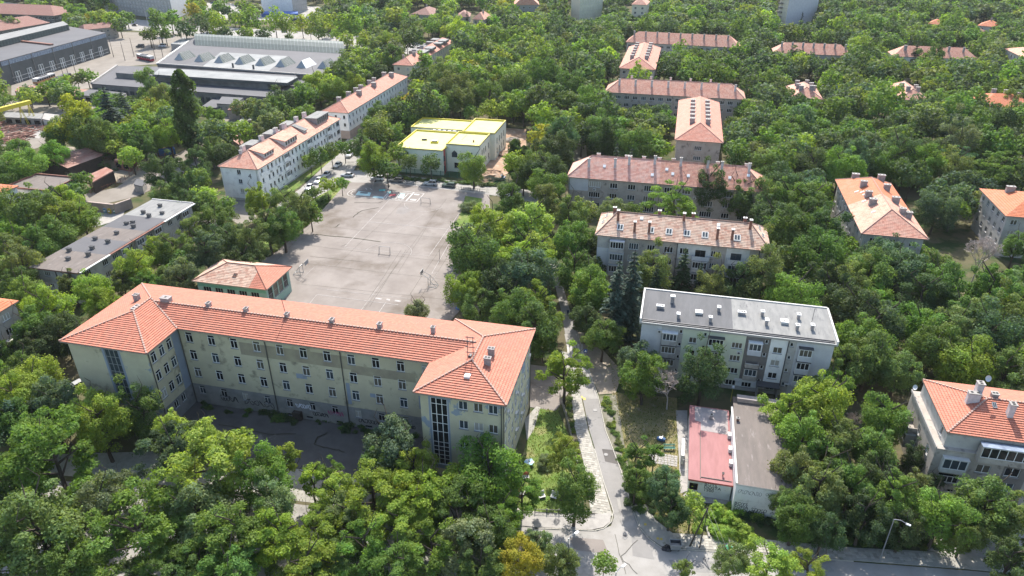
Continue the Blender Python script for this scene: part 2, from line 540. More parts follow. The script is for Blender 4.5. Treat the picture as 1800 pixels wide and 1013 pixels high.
class House:
    """a building in its own frame: x along the front eave, y away from the viewer, z up"""
    def __init__(s, name, label, cat, FL, h, W, D, ang=-13.0, ov=0.6, group=None):
        o = G(FL[0], FL[1], h)
        s.h, s.W, s.D, s.ov, s.ang = h, W, D, ov, ang
        s.root = thing(name, label, cat, (o[0], o[1], 0), R(ang), group)
        s.o = o
        s.roof = None
        s.zf = lambda x, y: h
        u, v = axes(ang)
        FOOT.append([tuple((o + u * a + v * c)[:2]) for a, c in ((0, 0), (W, 0), (W, D), (0, D))] + [h])
    def world(s, x, y):
        u, v = axes(s.ang)
        q = s.o + u * x + v * y
        return float(q[0]), float(q[1])
    def local(s, px, py, h):
        u, v = axes(s.ang)
        q = G(px, py, h) - s.o
        return float(q @ u), float(q @ v)
    def walls(s, mats, segs=None, holes={}, zones={}, z0=0.0, top=None, name="wall"):
        ov, W, D = s.ov, s.W, s.D
        z1 = top if top is not None else s.h - 0.03
        if segs is None:
            segs = [('f', ov, ov, W - ov), ('r', W - ov, ov, D - ov), ('b', D - ov, ov, W - ov), ('l', ov, ov, D - ov)]
        b = MB()
        for i, (side, fx, a, c) in enumerate(segs):
            b_h = [q[:4] for q in holes.get(i, holes.get(side, []) if [g[0] for g in segs].count(side) == 1 else [])]
            b_z = zones.get(i, zones.get(side, []) if [g[0] for g in segs].count(side) == 1 else [])
            wall_seg(b, side, fx, a, c, z0, z1, b_h, b_z)
        return b.build(name, mats, s.root)
    def hip(s, tile, rise, run=None, step=0.45, lift=0.06, ridge=None, cap=0.11, tile2=None, split=None, box=None):
        W, D, h = s.W, s.D, s.h
        run = run or min(W, D) / 2
        if W <= D:
            A, B = (W / 2, run, h + rise), (W / 2, D - run, h + rise)
            polys = [[(0, 0, h), (W, 0, h), A], [(W, 0, h), (W, D, h), B, A], [(W, D, h), (0, D, h), B], [(0, D, h), (0, 0, h), A, B]]
        else:
            A, B = (run, D / 2, h + rise), (W - run, D / 2, h + rise)
            polys = [[(0, 0, h), (W, 0, h), B, A], [(W, 0, h), (W, D, h), B], [(W, D, h), (0, D, h), A, B], [(0, D, h), (0, 0, h), A]]
        half = min(W, D) / 2
        s.zf = lambda x, y: h + rise * max(0, min(1, min(min(x, W - x) / (half if W <= D else run), min(y, D - y) / (run if W <= D else half))))
        b = MB()
        for p in polys:
            if tile2 and split is not None and W > D and len(p) == 4:
                # a long slope re-tiled up to x = split
                L_, R_ = _split(p, split)
                courses(b, L_, step, lift, 0); courses(b, R_, step, lift, 1)
            elif tile2 and split is not None and W <= D and len(p) == 4:
                L_, R_ = _split(p, split, 1)
                courses(b, L_, step, lift, 1); courses(b, R_, step, lift, 0)
            else:
                mi = 0
                if tile2 and split is not None:
                    cx = sum(q[0] for q in p) / 3; cy = sum(q[1] for q in p) / 3
                    mi = (1 if cx > split else 0) if W > D else (1 if cy < split else 0)
                courses(b, p, step, lift, mi)
        s.roof = b.build("roof", [tile] + ([tile2] if tile2 else []), s.root)
        s.eaves([(0, 0), (W, 0), (W, D), (0, D)])
        if ridge:
            c = MB()
            for p, q in ((A, B), (polys[0][0], A), ((W, 0, h), A if W <= D else B), ((W, D, h), B), ((0, D, h), B if W <= D else A)):
                c.tube((p[0], p[1], p[2] + .08), (q[0], q[1], q[2] + .08), cap, 5, cap=False)
            c.build("ridge_cap", ridge, s.roof)
        return s.roof
    def eaves(s, outline, th=0.2, mat=None):
        b = MB()
        b.prism(outline, s.h - th - .03, s.h - .03, 0, bottom=True)
        b.build("eaves", mat or M['gutter'], s.root)
    def flat(s, mat, slope=0.0, parapet=0.0, trim=None, zones=()):
        W, D, h = s.W, s.D, s.h
        b = MB()
        z = lambda y: h + slope * y
        s.zf = lambda x, y: h + slope * y
        xs = sorted({0, W} | {q[0] for q in zones} | {q[1] for q in zones})
        mats = [mat] + [q[2] for q in zones]
        for i in range(len(xs) - 1):
            m = 0
            for k, q in enumerate(zones):
                if q[0] < (xs[i] + xs[i + 1]) / 2 < q[1]: m = k + 1
            b.face([(xs[i], 0, z(0)), (xs[i + 1], 0, z(0)), (xs[i + 1], D, z(D)), (xs[i], D, z(D))], m)
        for (p, q) in (((0, 0), (W, 0)), ((W, 0), (W, D)), ((W, D), (0, D)), ((0, D), (0, 0))):
            b.face([(p[0], p[1], h - .3), (q[0], q[1], h - .3), (q[0], q[1], z(q[1])), (p[0], p[1], z(p[1]))], len(mats))
        b.face([(0, 0, h - .3), (0, D, h - .3), (W, D, h - .3), (W, 0, h - .3)], len(mats))
        s.roof = b.build("roof", mats + [trim or M['concrete']], s.root)
        return s.roof
    def chimney(s, x, y, w, d, up, mat=None, flues=2, cap=None, name="chimney", base=None):
        z0 = (s.zf(x, y) if base is None else base)
        b = MB()
        b.box(x - w / 2, y - d / 2, z0 - .5, x + w / 2, y + d / 2, z0 + up, 0)
        b.box(x - w / 2 - .09, y - d / 2 - .09, z0 + up, x + w / 2 + .09, y + d / 2 + .09, z0 + up + .14, 1)
        for i in range(flues):
            if w >= d:
                fx = x - w / 2 + w * (i + .5) / flues
                b.box(fx - .17, y - .2, z0 + up + .14, fx + .17, y + .2, z0 + up + .17, 2)
            else:
                fy = y - d / 2 + d * (i + .5) / flues
                b.box(x - .2, fy - .17, z0 + up + .14, x + .2, fy + .17, z0 + up + .17, 2)
        return b.build(name, [mat or M['chimney_grey'], cap or M['concrete'], M['soot']], s.roof or s.root)
    def skylight(s, x, y, w, l, frame=None, glass=None, up=.22):
        b = MB()
        c = [(x - w / 2, y - l / 2), (x + w / 2, y - l / 2), (x + w / 2, y + l / 2), (x - w / 2, y + l / 2)]
        lo = [(p[0], p[1], s.zf(*p) - .05) for p in c]
        hi = [(p[0], p[1], s.zf(*p) + up) for p in c]
        for i in range(4):
            b.face([lo[i], lo[(i + 1) % 4], hi[(i + 1) % 4], hi[i]], 0)
        b.face(hi, 0)
        c = [(x - w * .36, y - l * .38), (x - w * .05, y - l * .38), (x - w * .05, y + l * .38), (x - w * .36, y + l * .38)]
        for dx in (0, w * .41):
            b.face([(p[0] + dx, p[1], s.zf(p[0] + dx, p[1]) + up + .015) for p in c], 1)
        return b.build("skylight", [frame or M['offwhite'], glass or M['glass_blue']], s.roof)
    def win(s, side, ss, zs, w, h, fixed=None, **k):
        """windows at every s in ss and z in zs; returns the holes they need"""
        ov, W, D = s.ov, s.W, s.D
        fx = fixed if fixed is not None else {'f': ov, 'r': W - ov, 'b': D - ov, 'l': ov}[side]
        out = []
        for z in zs:
            for q in ss:
                add_window(s.root, side, fx, q, z, w, h, **k)
                out.append((q, z, w, h))
        return out
    def bay(s, side, s0, s1, z0, z1, depth=1.1, wall=None, nx=4, par=1.0, frame=None, fixed=None, glazed=True, roof=None, glass=None):
        """an enclosed balcony: parapet box with a band of glazing, or an open one with a railing"""
        ov, W, D = s.ov, s.W, s.D
        fx = fixed if fixed is not None else {'f': ov, 'r': W - ov, 'b': D - ov, 'l': ov}[side]
        wall = wall or M['grey_plaster']
        w, h = s1 - s0, z1 - z0
        b = MB()
        top = h if glazed else par
        X0, X1 = -w / 2, w / 2
        if glazed:
            wh = h - par - .15
            hx0, hx1 = X0 + .12, X1 - .12
            for (a, c, e, f_) in ((X0, hx0, 0, h), (hx1, X1, 0, h), (hx0, hx1, 0, par), (hx0, hx1, h - .15, h)):
                b.face([(a, -depth, e), (c, -depth, e), (c, -depth, f_), (a, -depth, f_)], 0)
            b.box(X0 - .06, -depth - .12, h, X1 + .06, -.002, h + .07, 1)
            b.face([(X0, -depth, 0), (X0, 0, 0), (X0, 0, h), (X0, -depth, h)], 0)
            b.face([(X1, -depth, 0), (X1, 0, 0), (X1, 0, h), (X1, -depth, h)], 0)
            b.face([(X0, -depth, 0), (X1, -depth, 0), (X1, 0, 0), (X0, 0, 0)], 0)
        else:
            b.box(X0, -depth, 0, X1, -.002, .15, 0)
            b.box(X0, -depth, .15, X1, -depth + .1, par, 0)
            b.box(X0, -depth + .1, .15, X0 + .1, -.002, par, 0)
            b.box(X1 - .1, -depth + .1, .15, X1, -.002, par, 0)
            b.box(X0, -depth - .02, par, X1, -depth + .1, par + .06, 1)
        o = b.build("enclosed_balcony" if glazed else "balcony", [wall, roof or M['offwhite']], s.root,
                    loc=spot(side, fx, (s0 + s1) / 2, z0), rz=ROT[side])
        if glazed:
            place("window", window_mesh(w - .24, wh, nx, 0.0, wall, frame, .08, .1, False), o, (0, -depth, par + wh / 2))
            place("pane", pane_mesh(w - .24, wh, glass or _wr.choice([M['glass'], M['glass_blue'], M['glass_curtain']]), .1), o, (0, -depth, par + wh / 2))
        return o
    def pipe(s, side, q, z0, z1, fixed=None, r=.09, mat=None):
        fx = fixed if fixed is not None else {'f': s.ov, 'r': s.W - s.ov, 'b': s.D - s.ov, 'l': s.ov}[side]
        b = MB()
        b.tube(spot(side, fx, q, z0, .12), spot(side, fx, q, z1, .12), r, 6)
        b.build("downpipe", mat or M['downpipe'], s.root)
    def unit(s, side, q, z, fixed=None):
        fx = fixed if fixed is not None else {'f': s.ov, 'r': s.W - s.ov, 'b': s.D - s.ov, 'l': s.ov}[side]
        key = ('ac',)
        if key not in _wc:
            b = MB()
            b.box(-.45, -.38, -.3, .45, -.06, .3, 0)
            b.tube((-.1, -.40, 0), (-.1, -.385, 0), .22, 10, mi=1)
            b.box(-.4, -.06, -.36, -.34, 0, -.3, 1); b.box(.34, -.06, -.36, .4, 0, -.3, 1)
            _wc[key] = b.mesh("air_conditioner", [M['offwhite'], M['metal_dark']])
        place("air_conditioner", _wc[key], s.root, spot(side, fx, q, z), ROT[side])

def _split(p, v, ax=0):
    L_, R_ = [], []
    for i in range(len(p)):
        a, b = p[i], p[(i + 1) % len(p)]
        (L_ if a[ax] <= v else R_).append(a)
        if (a[ax] <= v) != (b[ax] <= v):
            f = (v - a[ax]) / (b[ax] - a[ax])
            m = tuple(a[k] + (b[k] - a[k]) * f for k in range(3))
            L_.append(m); R_.append(m)
    return L_, R_

def text_mesh(txt, size, mat, ext=0.01):
    c = bpy.data.curves.new("lettering", 'FONT')
    c.body = txt
    c.size = size
    c.extrude = ext
    c.resolution_u = 2
    c.space_line = 0.75
    o = bpy.data.objects.new("lettering", c)
    COL.objects.link(o)
    dg = bpy.context.evaluated_depsgraph_get()
    me = bpy.data.meshes.new_from_object(o.evaluated_get(dg))
    bpy.data.objects.remove(o)
    me.materials.clear()
    me.materials.append(mat)
    return me

def scrawl(parent, side, fixed, s, z, w, h, mat, seed=0, n=5, name="graffiti", r=.05):
    """sprayed loops and strokes, a thin skin on the wall"""
    rd = random.Random(seed)
    b = MB()
    for i in range(n):
        cx = -w / 2 + w * (i + .5) / n
        prev = None
        ph = rd.random() * 6
        for k in range(9):
            t = k / 8
            x = cx + math.sin(t * 6 + ph) * w / n * .45
            zz = math.cos(t * (5 + rd.random() * 2) + ph * 1.7) * h / 2
            if prev:
                dx, dz = x - prev[0], zz - prev[1]
                l = max(1e-3, math.hypot(dx, dz))
                nx_, nz_ = -dz / l * r, dx / l * r
                b.face([(prev[0] - nx_, -.012, prev[1] - nz_), (x - nx_, -.012, zz - nz_), (x + nx_, -.012, zz + nz_), (prev[0] + nx_, -.012, prev[1] + nz_)])
            prev = (x, zz)
    return b.build(name, mat, parent, loc=spot(side, fixed, s, z), rz=ROT[side])

# ------------------------------------------------------------------ ground, roads, paving
def pxpoly(pts, h=0.0):
    return [tuple(G(x, y, h)[:2]) for x, y in pts]

def patch(name, pts, lvl, mat, thick=0.0, world=None, kind="structure"):
    """a sheet (or slab) of ground following surveyed corners"""
    P2 = world or pxpoly(pts)
    if name in ("road", "car_park", "factory_yard", "works_track", "side_street", "parking_lane", "playground_court", "courtyard", "main_lane", "cross_street", "apron", "dug_earth", "concrete", "yard", "garage_apron", "kiosk_path", "kiosk_apron", "lawn"):
        AVOID.append(P2)
    b = MB()
    z = 0.012 * lvl
    if thick:
        b.prism(P2, -0.02, thick + z)
    else:
        ar = sum(P2[i][0] * P2[(i + 1) % len(P2)][1] - P2[(i + 1) % len(P2)][0] * P2[i][1] for i in range(len(P2)))
        b.face([(x, y, z) for x, y in (P2 if ar > 0 else P2[::-1])])
    me = b.mesh(name, [mat])
    import bmesh
    bm = bmesh.new(); bm.from_mesh(me)
    bmesh.ops.triangulate(bm, faces=bm.faces, ngon_method='EAR_CLIP')
    bm.to_mesh(me); bm.free()
    return place(name, me, kind=kind)

def strip(mb, pts, w, z, mi=0):
    for i in range(len(pts) - 1):
        a, b = Vector(pts[i][:2]), Vector(pts[i + 1][:2])
        d = b - a
        if d.length < 1e-4: continue
        n = Vector((-d.y, d.x)).normalized() * (w / 2)
        e = d.normalized() * (w * .4)
        a = a - e; b = b + e
        mb.face([(a.x + n.x, a.y + n.y, z), (a.x - n.x, a.y - n.y, z), (b.x - n.x, b.y - n.y, z), (b.x + n.x, b.y + n.y, z)], mi)

M['verge'] = noise_mat("verge", (0.2, 0.185, 0.15), (0.12, 0.12, 0.07), .5, c3=(.28, .26, .23), s3=.8, rough=1)
M['court_dark'] = noise_mat("court_dark", (0.2, 0.18, 0.165), (0.235, 0.215, 0.2), .5, rough=.95)
M['line_worn'] = noise_mat("line_worn", (0.46, 0.43, 0.41), (0.27, 0.25, 0.235), 0.9, rough=0.9)
M['ground'] = noise_mat("ground", (0.075, 0.08, 0.035), (0.13, 0.11, 0.07), 0.09, c3=(0.04, 0.065, 0.022), s3=0.13, t3=(0.5, 0.6), rough=1.0, bump=0.3, bscale=2.0, spec=0.1)
M['dry_grass'] = noise_mat("dry_grass", (0.24, 0.20, 0.10), (0.13, 0.13, 0.05), 0.35, c3=(0.27, 0.22, 0.15), s3=0.7, rough=1.0, spec=0.1)
M['lawn'] = noise_mat("lawn", (0.10, 0.17, 0.035), (0.15, 0.19, 0.055), 0.3, c3=(0.26, 0.23, 0.11), s3=0.22, t3=(0.52, 0.68), rough=1.0, bump=0.3, bscale=6, spec=0.1)
M['court'] = noise_mat("court", (0.25, 0.222, 0.20), (0.195, 0.17, 0.152), 0.16, c3=(0.125, 0.102, 0.082), s3=0.07, t3=(0.53, 0.70), rough=0.95, spec=0.2)
M['road'] = noise_mat("road", (0.32, 0.305, 0.285), (0.26, 0.245, 0.225), 0.35, c3=(0.19, 0.18, 0.17), s3=0.22, t3=(0.58, 0.68), rough=0.95, spec=0.2)
M['road_new'] = noise_mat("road_new", (0.215, 0.205, 0.195), (0.26, 0.248, 0.235), 0.3, c3=(0.16, 0.155, 0.15), s3=0.6, t3=(0.6, 0.7), rough=0.95, spec=0.2)
M['dust'] = noise_mat("dust", (0.25, 0.225, 0.195), (0.205, 0.182, 0.157), 0.15, c3=(0.2, 0.18, 0.15), s3=0.3, t3=(0.58, 0.72), rough=1.0, spec=0.1)
M['sand'] = noise_mat("sand", (0.32, 0.275, 0.22), (0.25, 0.21, 0.165), 0.4, c3=(0.2, 0.19, 0.1), s3=0.6, t3=(0.58, 0.7), rough=1.0, spec=0.1)
M['earth'] = noise_mat("earth", (0.30, 0.19, 0.125), (0.4, 0.28, 0.2), 0.25, c3=(0.47, 0.38, 0.3), s3=0.5, rough=1.0, bump=0.4, bscale=1.5, spec=0.1)
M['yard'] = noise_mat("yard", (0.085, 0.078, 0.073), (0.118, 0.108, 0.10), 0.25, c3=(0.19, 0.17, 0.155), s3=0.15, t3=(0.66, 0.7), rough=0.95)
M['paving'] = noise_mat("paving", (0.36, 0.34, 0.30), (0.27, 0.26, 0.23), 0.8, c3=(0.17, 0.18, 0.12), s3=1.0, t3=(0.6, 0.7), rough=0.95)

patch("ground", None, 0, M['ground'], world=[(-1500, -60), (1500, -60), (1500, 2600), (-1500, 2600)])
patch("road", [(-200, -25), (200, 30), (330, 44), (620, 62), (760, 78), (752, 98), (590, 86), (330, 62), (170, 48), (-200, -5)], 1, M['road'])
patch("car_park", [(360, 5), (560, 12), (600, 30), (560, 38), (360, 34)], 2, M['road'])
patch("factory_yard", [(150, 55), (360, 60), (285, 112), (205, 118), (165, 155), (20, 168), (20, 140), (170, 100), (190, 80)], 2, M['dust'])
patch("works_yard", [(-60, 168), (170, 176), (230, 195), (160, 235), (60, 262), (-60, 250)], 3, M['dust'])
patch("works_path", [(40, 236), (84, 212), (110, 214), (68, 244)], 4, M['concrete'])
patch("works_yard", [(110, 258), (260, 262), (300, 280), (225, 322), (150, 320), (115, 280)], 3, M['sand'])
patch("works_track", [(135, 345), (205, 330), (255, 298), (330, 262), (400, 200), (430, 205), (352, 290), (300, 318), (240, 346), (170, 362)], 5, M['dust'])
patch("yard", [(150, 368), (222, 362), (215, 385), (160, 402)], 6, M['concrete'])
patch("path", [(318, 420), (352, 385), (392, 345), (442, 352), (452, 388), (420, 395), (395, 380), (352, 420)], 3, M['dust'])
patch("side_street", [(470, 372), (528, 332), (575, 288), (604, 252), (640, 215), (668, 222), (642, 262), (622, 300), (566, 352), (500, 386)], 6, M['road'])
patch("lawn_strip", [(478, 340), (598, 258), (602, 266), (525, 330), (490, 352)], 7, M['lawn'])
patch("parking_lane", [(585, 302), (640, 300), (760, 315), (880, 325), (975, 345), (972, 362), (860, 343), (745, 332), (600, 322)], 8, M['road'])
patch("lawn_strip", [(560, 345), (612, 318), (622, 323), (585, 350), (480, 430), (440, 455), (450, 430)], 9, M['lawn'])
patch("playground_court", [(610, 321), (700, 324), (860, 343), (862, 372), (905, 372), (900, 408), (830, 412), (815, 470), (810, 545), (770, 590), (500, 575), (330, 520), (420, 470), (475, 452), (545, 395)], 10, M['court'])
patch("grass_verge", [(818, 345), (848, 350), (832, 398), (798, 400), (812, 370)], 11, M['lawn'])
patch("play_area", [(812, 535), (905, 520), (960, 565), (945, 600), (830, 580)], 5, M['sand'])
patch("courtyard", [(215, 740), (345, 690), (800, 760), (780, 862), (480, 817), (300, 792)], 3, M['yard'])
patch("pavement", [(-120, 800), (60, 800), (300, 793), (480, 818), (640, 842), (780, 864), (940, 900), (940, 930), (600, 890), (260, 850), (-120, 815)], 2, M['paving'])
road_l = [(1080, 925), (1078, 900), (1060, 842), (1046, 790), (1036, 757), (1024, 700), (1012, 665), (999, 620), (992, 580), (986, 545), (975, 500), (962, 450), (944, 400), (930, 350), (918, 300), (905, 262)]
road_r = [(1122, 925), (1110, 892), (1091, 830), (1076, 790), (1063, 757), (1051, 700), (1037, 660), (1024, 620), (1014, 585), (1004, 555), (993, 515), (979, 470), (962, 430), (952, 390), (944, 350), (936, 300), (925, 262)]
patch("main_lane", road_l + road_r[::-1], 6, M['road_new'])
patch("lane_patch", [(1023, 702), (1052, 702), (1037, 662), (1024, 622), (1014, 588), (992, 588), (999, 622), (1011, 665)], 7, M['road'])
patch("cross_street", [(-300, 812), (0, 838), (260, 858), (600, 896), (945, 931), (1050, 935), (1074, 925), (1082, 902), (1110, 898), (1122, 928), (1140, 950), (1166, 967), (1350, 977), (1500, 989), (1700, 1004), (2100, 1040), (2100, 1170), (-300, 1170)], 8, M['road'])
patch("street_patch", [(1110, 945), (1140, 948), (1150, 985), (1112, 978)], 9, M['road_new'])
patch("apron", [(920, 640), (985, 648), (1000, 690), (977, 723), (931, 716), (920, 700)], 5, M['court'])
patch("lawn", [(944, 717), (980, 722), (1000, 765), (1012, 805), (1020, 880), (1000, 905), (930, 908), (895, 880), (922, 790)], 4, M['lawn'])
patch("building_path", [(922, 738), (943, 715), (950, 717), (938, 757), (926, 775)], 7, M['paving'])
patch("pavement", [(985, 618), (1004, 690), (1010, 750), (1030, 832), (1038, 902), (1077, 908), (1059, 845), (1044, 790), (1034, 757), (1022, 700), (1010, 665), (996, 620)], 1, M['paving'], thick=.1)
patch("pavement", [(1004, 556), (1050, 605), (1095, 655), (1082, 692), (1053, 694), (1039, 660), (1026, 620), (1016, 585)], 5, M['sand'])
patch("pavement", [(1053, 696), (1082, 694), (1092, 745), (1100, 800), (1122, 888), (1112, 890), (1093, 830), (1078, 790), (1065, 757)], 4, M['verge'])
patch("pavement", [(700, 888), (940, 900), (955, 902), (1040, 905), (1074, 903), (1073, 918), (1060, 928), (1040, 932), (945, 928), (600, 893)], 2, M['concrete'], thick=.1)
patch("pavement", [(1112, 890), (1136, 888), (1152, 915), (1182, 938), (1350, 950), (1500, 964), (1660, 972), (1800, 990), (1800, 1011), (1700, 1001), (1500, 986), (1350, 974), (1167, 964), (1142, 947), (1124, 926)], 3, M['paving'], thick=.1)
patch("garage_apron", [(1628, 968), (1690, 920), (1760, 868), (1860, 900), (1860, 1000), (1735, 985)], 6, M['concrete'])
patch("drive", [(1010, 320), (1000, 250), (985, 200), (1000, 200), (1030, 250), (1035, 320)], 2, M['dust'])
patch("kiosk_path", [(1188, 722), (1208, 722), (1212, 862), (1196, 868), (1193, 800)], 5, M['concrete'])
patch("kiosk_apron", [(1211, 862), (1288, 876), (1288, 888), (1225, 884), (1200, 872)], 6, M['concrete'])
patch("dry_grass_patch", [(1075, 690), (1190, 700), (1192, 800), (1200, 868), (1235, 950), (1180, 935), (1130, 880), (1100, 790)], 3, M['dry_grass'])
patch("dug_earth", [(878, 225), (925, 228), (925, 262), (898, 302), (862, 324), (838, 318), (856, 285), (872, 262)], 9, M['earth'])
patch("park_path", [(818, 172), (830, 150), (860, 150), (868, 175), (850, 190)], 2, M['sand'])
patch("park_path", [(1370, 105), (1500, 95), (1560, 92), (1500, 115), (1380, 118)], 2, M['concrete'])
patch("park_path", [(1600, 66), (1670, 62), (1665, 75), (1605, 82)], 2, M['dry_grass'])
patch("park_path", [(1640, 300), (1710, 290), (1740, 320), (1660, 325)], 2, M['sand'])

# kerbs: slabs stood on edge along the lane and the junction, each its own piece
kb = MB(); kb.box(-.5, -.07, 0, .5, .07, .2)
kerb_me = kb.mesh("kerb_stone", [M['kerb']])
def kerb_run(pts):
    b = [Vector(G(x, y)[:2]) for x, y in pts]
    root = None
    for i in range(len(b) - 1):
        a, c = b[i], b[i + 1]
        L_ = (c - a).length
        n = max(1, int(L_ / 1.02))
        rz = math.atan2(c.y - a.y, c.x - a.x)
        for k in range(n):
            q = a + (c - a) * ((k + .5) / n)
            if root is None:
                root = place("kerb", None, None, (q.x, q.y, 0.0), kind="structure")
            place("kerb_stone", kerb_me, root, (q.x - root.location.x, q.y - root.location.y, random.uniform(-.03, 0)), rz + random.uniform(-.02, .02), scale=(L_ / n * .97, 1, 1))
kerb_run([(1165, 966), (1141, 949), (1123, 927), (1111, 893), (1092, 830), (1077, 790), (1064, 757), (1052, 700), (1038, 660), (1025, 620), (1015, 585)])
kerb_run([(945, 930), (1045, 934), (1062, 930), (1075, 918), (1078, 900), (1059, 842), (1045, 790)])
kerb_run([(1168, 966), (1350, 976), (1500, 988)])

# painted markings
b = MB()
def wl(pts, w=.12, mi=0):
    strip(b, [G(x, y) for x, y in pts], w, .012 * 13, mi)
def quadp(pts, mi=0, z=.012 * 13):
    b.face([(q[0], q[1], z) for q in (G(x, y) for x, y in pts)], mi)
def arc(cx, cy, rad, a0, a1, ang=-13, w=.1):
    c = G(cx, cy); u, v = axes(ang)
    pts = [c + (u * math.cos(R(t)) + v * math.sin(R(t))) * rad for t in np.linspace(a0, a1, 25)]
    strip(b, pts, w, .012 * 13)
wl([(684, 353), (605, 436)]); wl([(605, 436), (754, 451)], .08); wl([(754, 451), (808, 375)]); wl([(649, 391), (787, 404)], .14)
wl([(790, 428), (759, 482)]); wl([(759, 482), (770, 480), (761, 493)], .08); wl([(743, 378), (695, 410)], .06)
wl([(665, 505), (630, 553)], .08); wl([(558, 519), (700, 537)], .12); wl([(678, 533), (665, 552)], .12); wl([(558, 508), (720, 526)], .09)
wl([(557, 519), (540, 540)], .09); wl([(553, 470), (525, 497)], .06)
quadp([(661, 524), (672, 526), (670, 528), (659, 526)]); quadp([(680, 526), (686, 527), (685, 530), (679, 529)]); quadp([(695, 528), (706, 530), (703, 532), (693, 531)])
arc(682, 445, 6.2, 0, 180); arc(747, 359, 6.2, 190, 350)
b.build("court_markings", M['line_worn'], kind="structure")
b = MB()
M['paint_blue'] = flat("paint_blue", (0.36, 0.55, 0.56)); M['paint_red'] = flat("paint_red", (0.55, 0.10, 0.10)); M['paint_teal'] = flat("paint_teal", (0.10, 0.42, 0.40)); M['paint_dark'] = flat("paint_dark", (0.11, 0.12, 0.13))
Z4 = lambda x, y: (590 + x / 9.47, 300 + y / 9.47)
wl([Z4(1475, 390), Z4(1345, 535), Z4(640, 468), Z4(290, 440), Z4(210, 420), Z4(195, 385), Z4(240, 345), Z4(330, 318), Z4(440, 318)], .22)
wl([Z4(1475, 390), Z4(1120, 350)], .22); wl([Z4(1300, 375), Z4(1170, 518)], .45); wl([Z4(900, 350), Z4(780, 480)], .4)
wl([Z4(610, 440), Z4(300, 420), Z4(250, 390), Z4(290, 350), Z4(400, 335)], .2)
wl([Z4(880, 400), Z4(830, 480)], .3); wl([Z4(1220, 385), Z4(1120, 480)], .25); wl([Z4(1050, 400), Z4(1000, 480)], .2)
quadp([Z4(380, 350), Z4(590, 375), Z4(570, 430), Z4(330, 415)], 1, .012 * 12.4); quadp([Z4(420, 362), Z4(540, 372), Z4(530, 395), Z4(400, 385)], 4, .012 * 13.6)
quadp([Z4(1080, 390), Z4(1160, 395), Z4(1120, 470), Z4(1030, 460)], 1, .012 * 12.4); quadp([Z4(900, 400), Z4(1010, 398), Z4(985, 432), Z4(890, 430)], 2, .012 * 12.6)
quadp([Z4(720, 325), Z4(830, 318), Z4(820, 345), Z4(730, 350)], 3, .012 * 12.6); quadp([Z4(860, 360), Z4(920, 350), Z4(910, 385), Z4(850, 388)], 3, .012 * 12.6)
quadp([Z4(1310, 392), Z4(1400, 400), Z4(1380, 420), Z4(1300, 412)], 0, .012 * 12.4); quadp([Z4(1250, 480), Z4(1350, 488), Z4(1330, 510), Z4(1230, 500)], 0, .012 * 12.4)
quadp([Z4(640, 430), Z4(800, 445), Z4(780, 470), Z4(610, 455)], 1, .012 * 12.4)
for i in range(7): wl([Z4(1070 + i * 28, 372 + i * 3), Z4(1090 + i * 28, 374 + i * 3)], .3)
for i in range(6): wl([Z4(820 + i * 55, 462 + i * 6), Z4(845 + i * 55, 464 + i * 6)], .3)
wl([Z4(500, 300), Z4(520, 325)], .2); wl([Z4(575, 305), Z4(605, 330)], .2)
b.build("painted_play_carpet", [M['line_white'], M['paint_blue'], M['paint_red'], M['paint_teal'], M['paint_dark']], kind="structure")
b = MB()
def crack(pts, w=.14):
    P_ = [G(x, y) for x, y in pts]
    Q = []
    for i in range(len(P_) - 1):
        for k in range(4):
            t = k / 4
            Q.append(P_[i] * (1 - t) + P_[i + 1] * t + np.array([random.uniform(-.15, .15), random.uniform(-.15, .15), 0]))
    Q.append(P_[-1])
    strip(b, Q, w, .012 * 12)
crack([(623, 357), (640, 357), (665, 358), (672, 355)], .25); crack([(620, 383), (630, 375), (638, 371), (665, 366)], .3); crack([(550, 412), (580, 416), (610, 418), (668, 426)], .35)
crack([(600, 434), (610, 430)], .1); crack([(545, 452), (600, 457), (640, 462)], .08); crack([(800, 398), (720, 520)], .06); crack([(750, 400), (700, 480)], .05); crack([(590, 400), (597, 395)], .3)
for pp_ in ([(785, 350), (640, 545)], [(835, 380), (735, 530)], [(560, 398), (700, 412), (800, 422)], [(520, 430), (650, 445), (790, 462)], [(505, 460), (640, 476), (780, 492)], [(520, 500), (640, 512), (790, 528)], [(600, 345), (480, 465)], [(720, 345), (590, 470)]): crack(pp_, .05)
crack([(706, 440), (640, 540)], .06); crack([(715, 440), (650, 540)], .06)
crack([(385, 748), (430, 755), (470, 765), (520, 764)], .18); crack([(552, 782), (560, 770), (575, 762)], .25); crack([(552, 783), (585, 790), (605, 796)], .2)
crack([(1010, 700), (1030, 760)], .05); crack([(1080, 940), (1100, 1010)], .06); crack([(1120, 950), (1090, 980), (1120, 1010)], .06)
crack([(880, 640), (960, 690), (990, 700)], .05)
b.build("cracks", flat("crack_dirt", (0.07, 0.065, 0.045), rough=1), kind="structure")
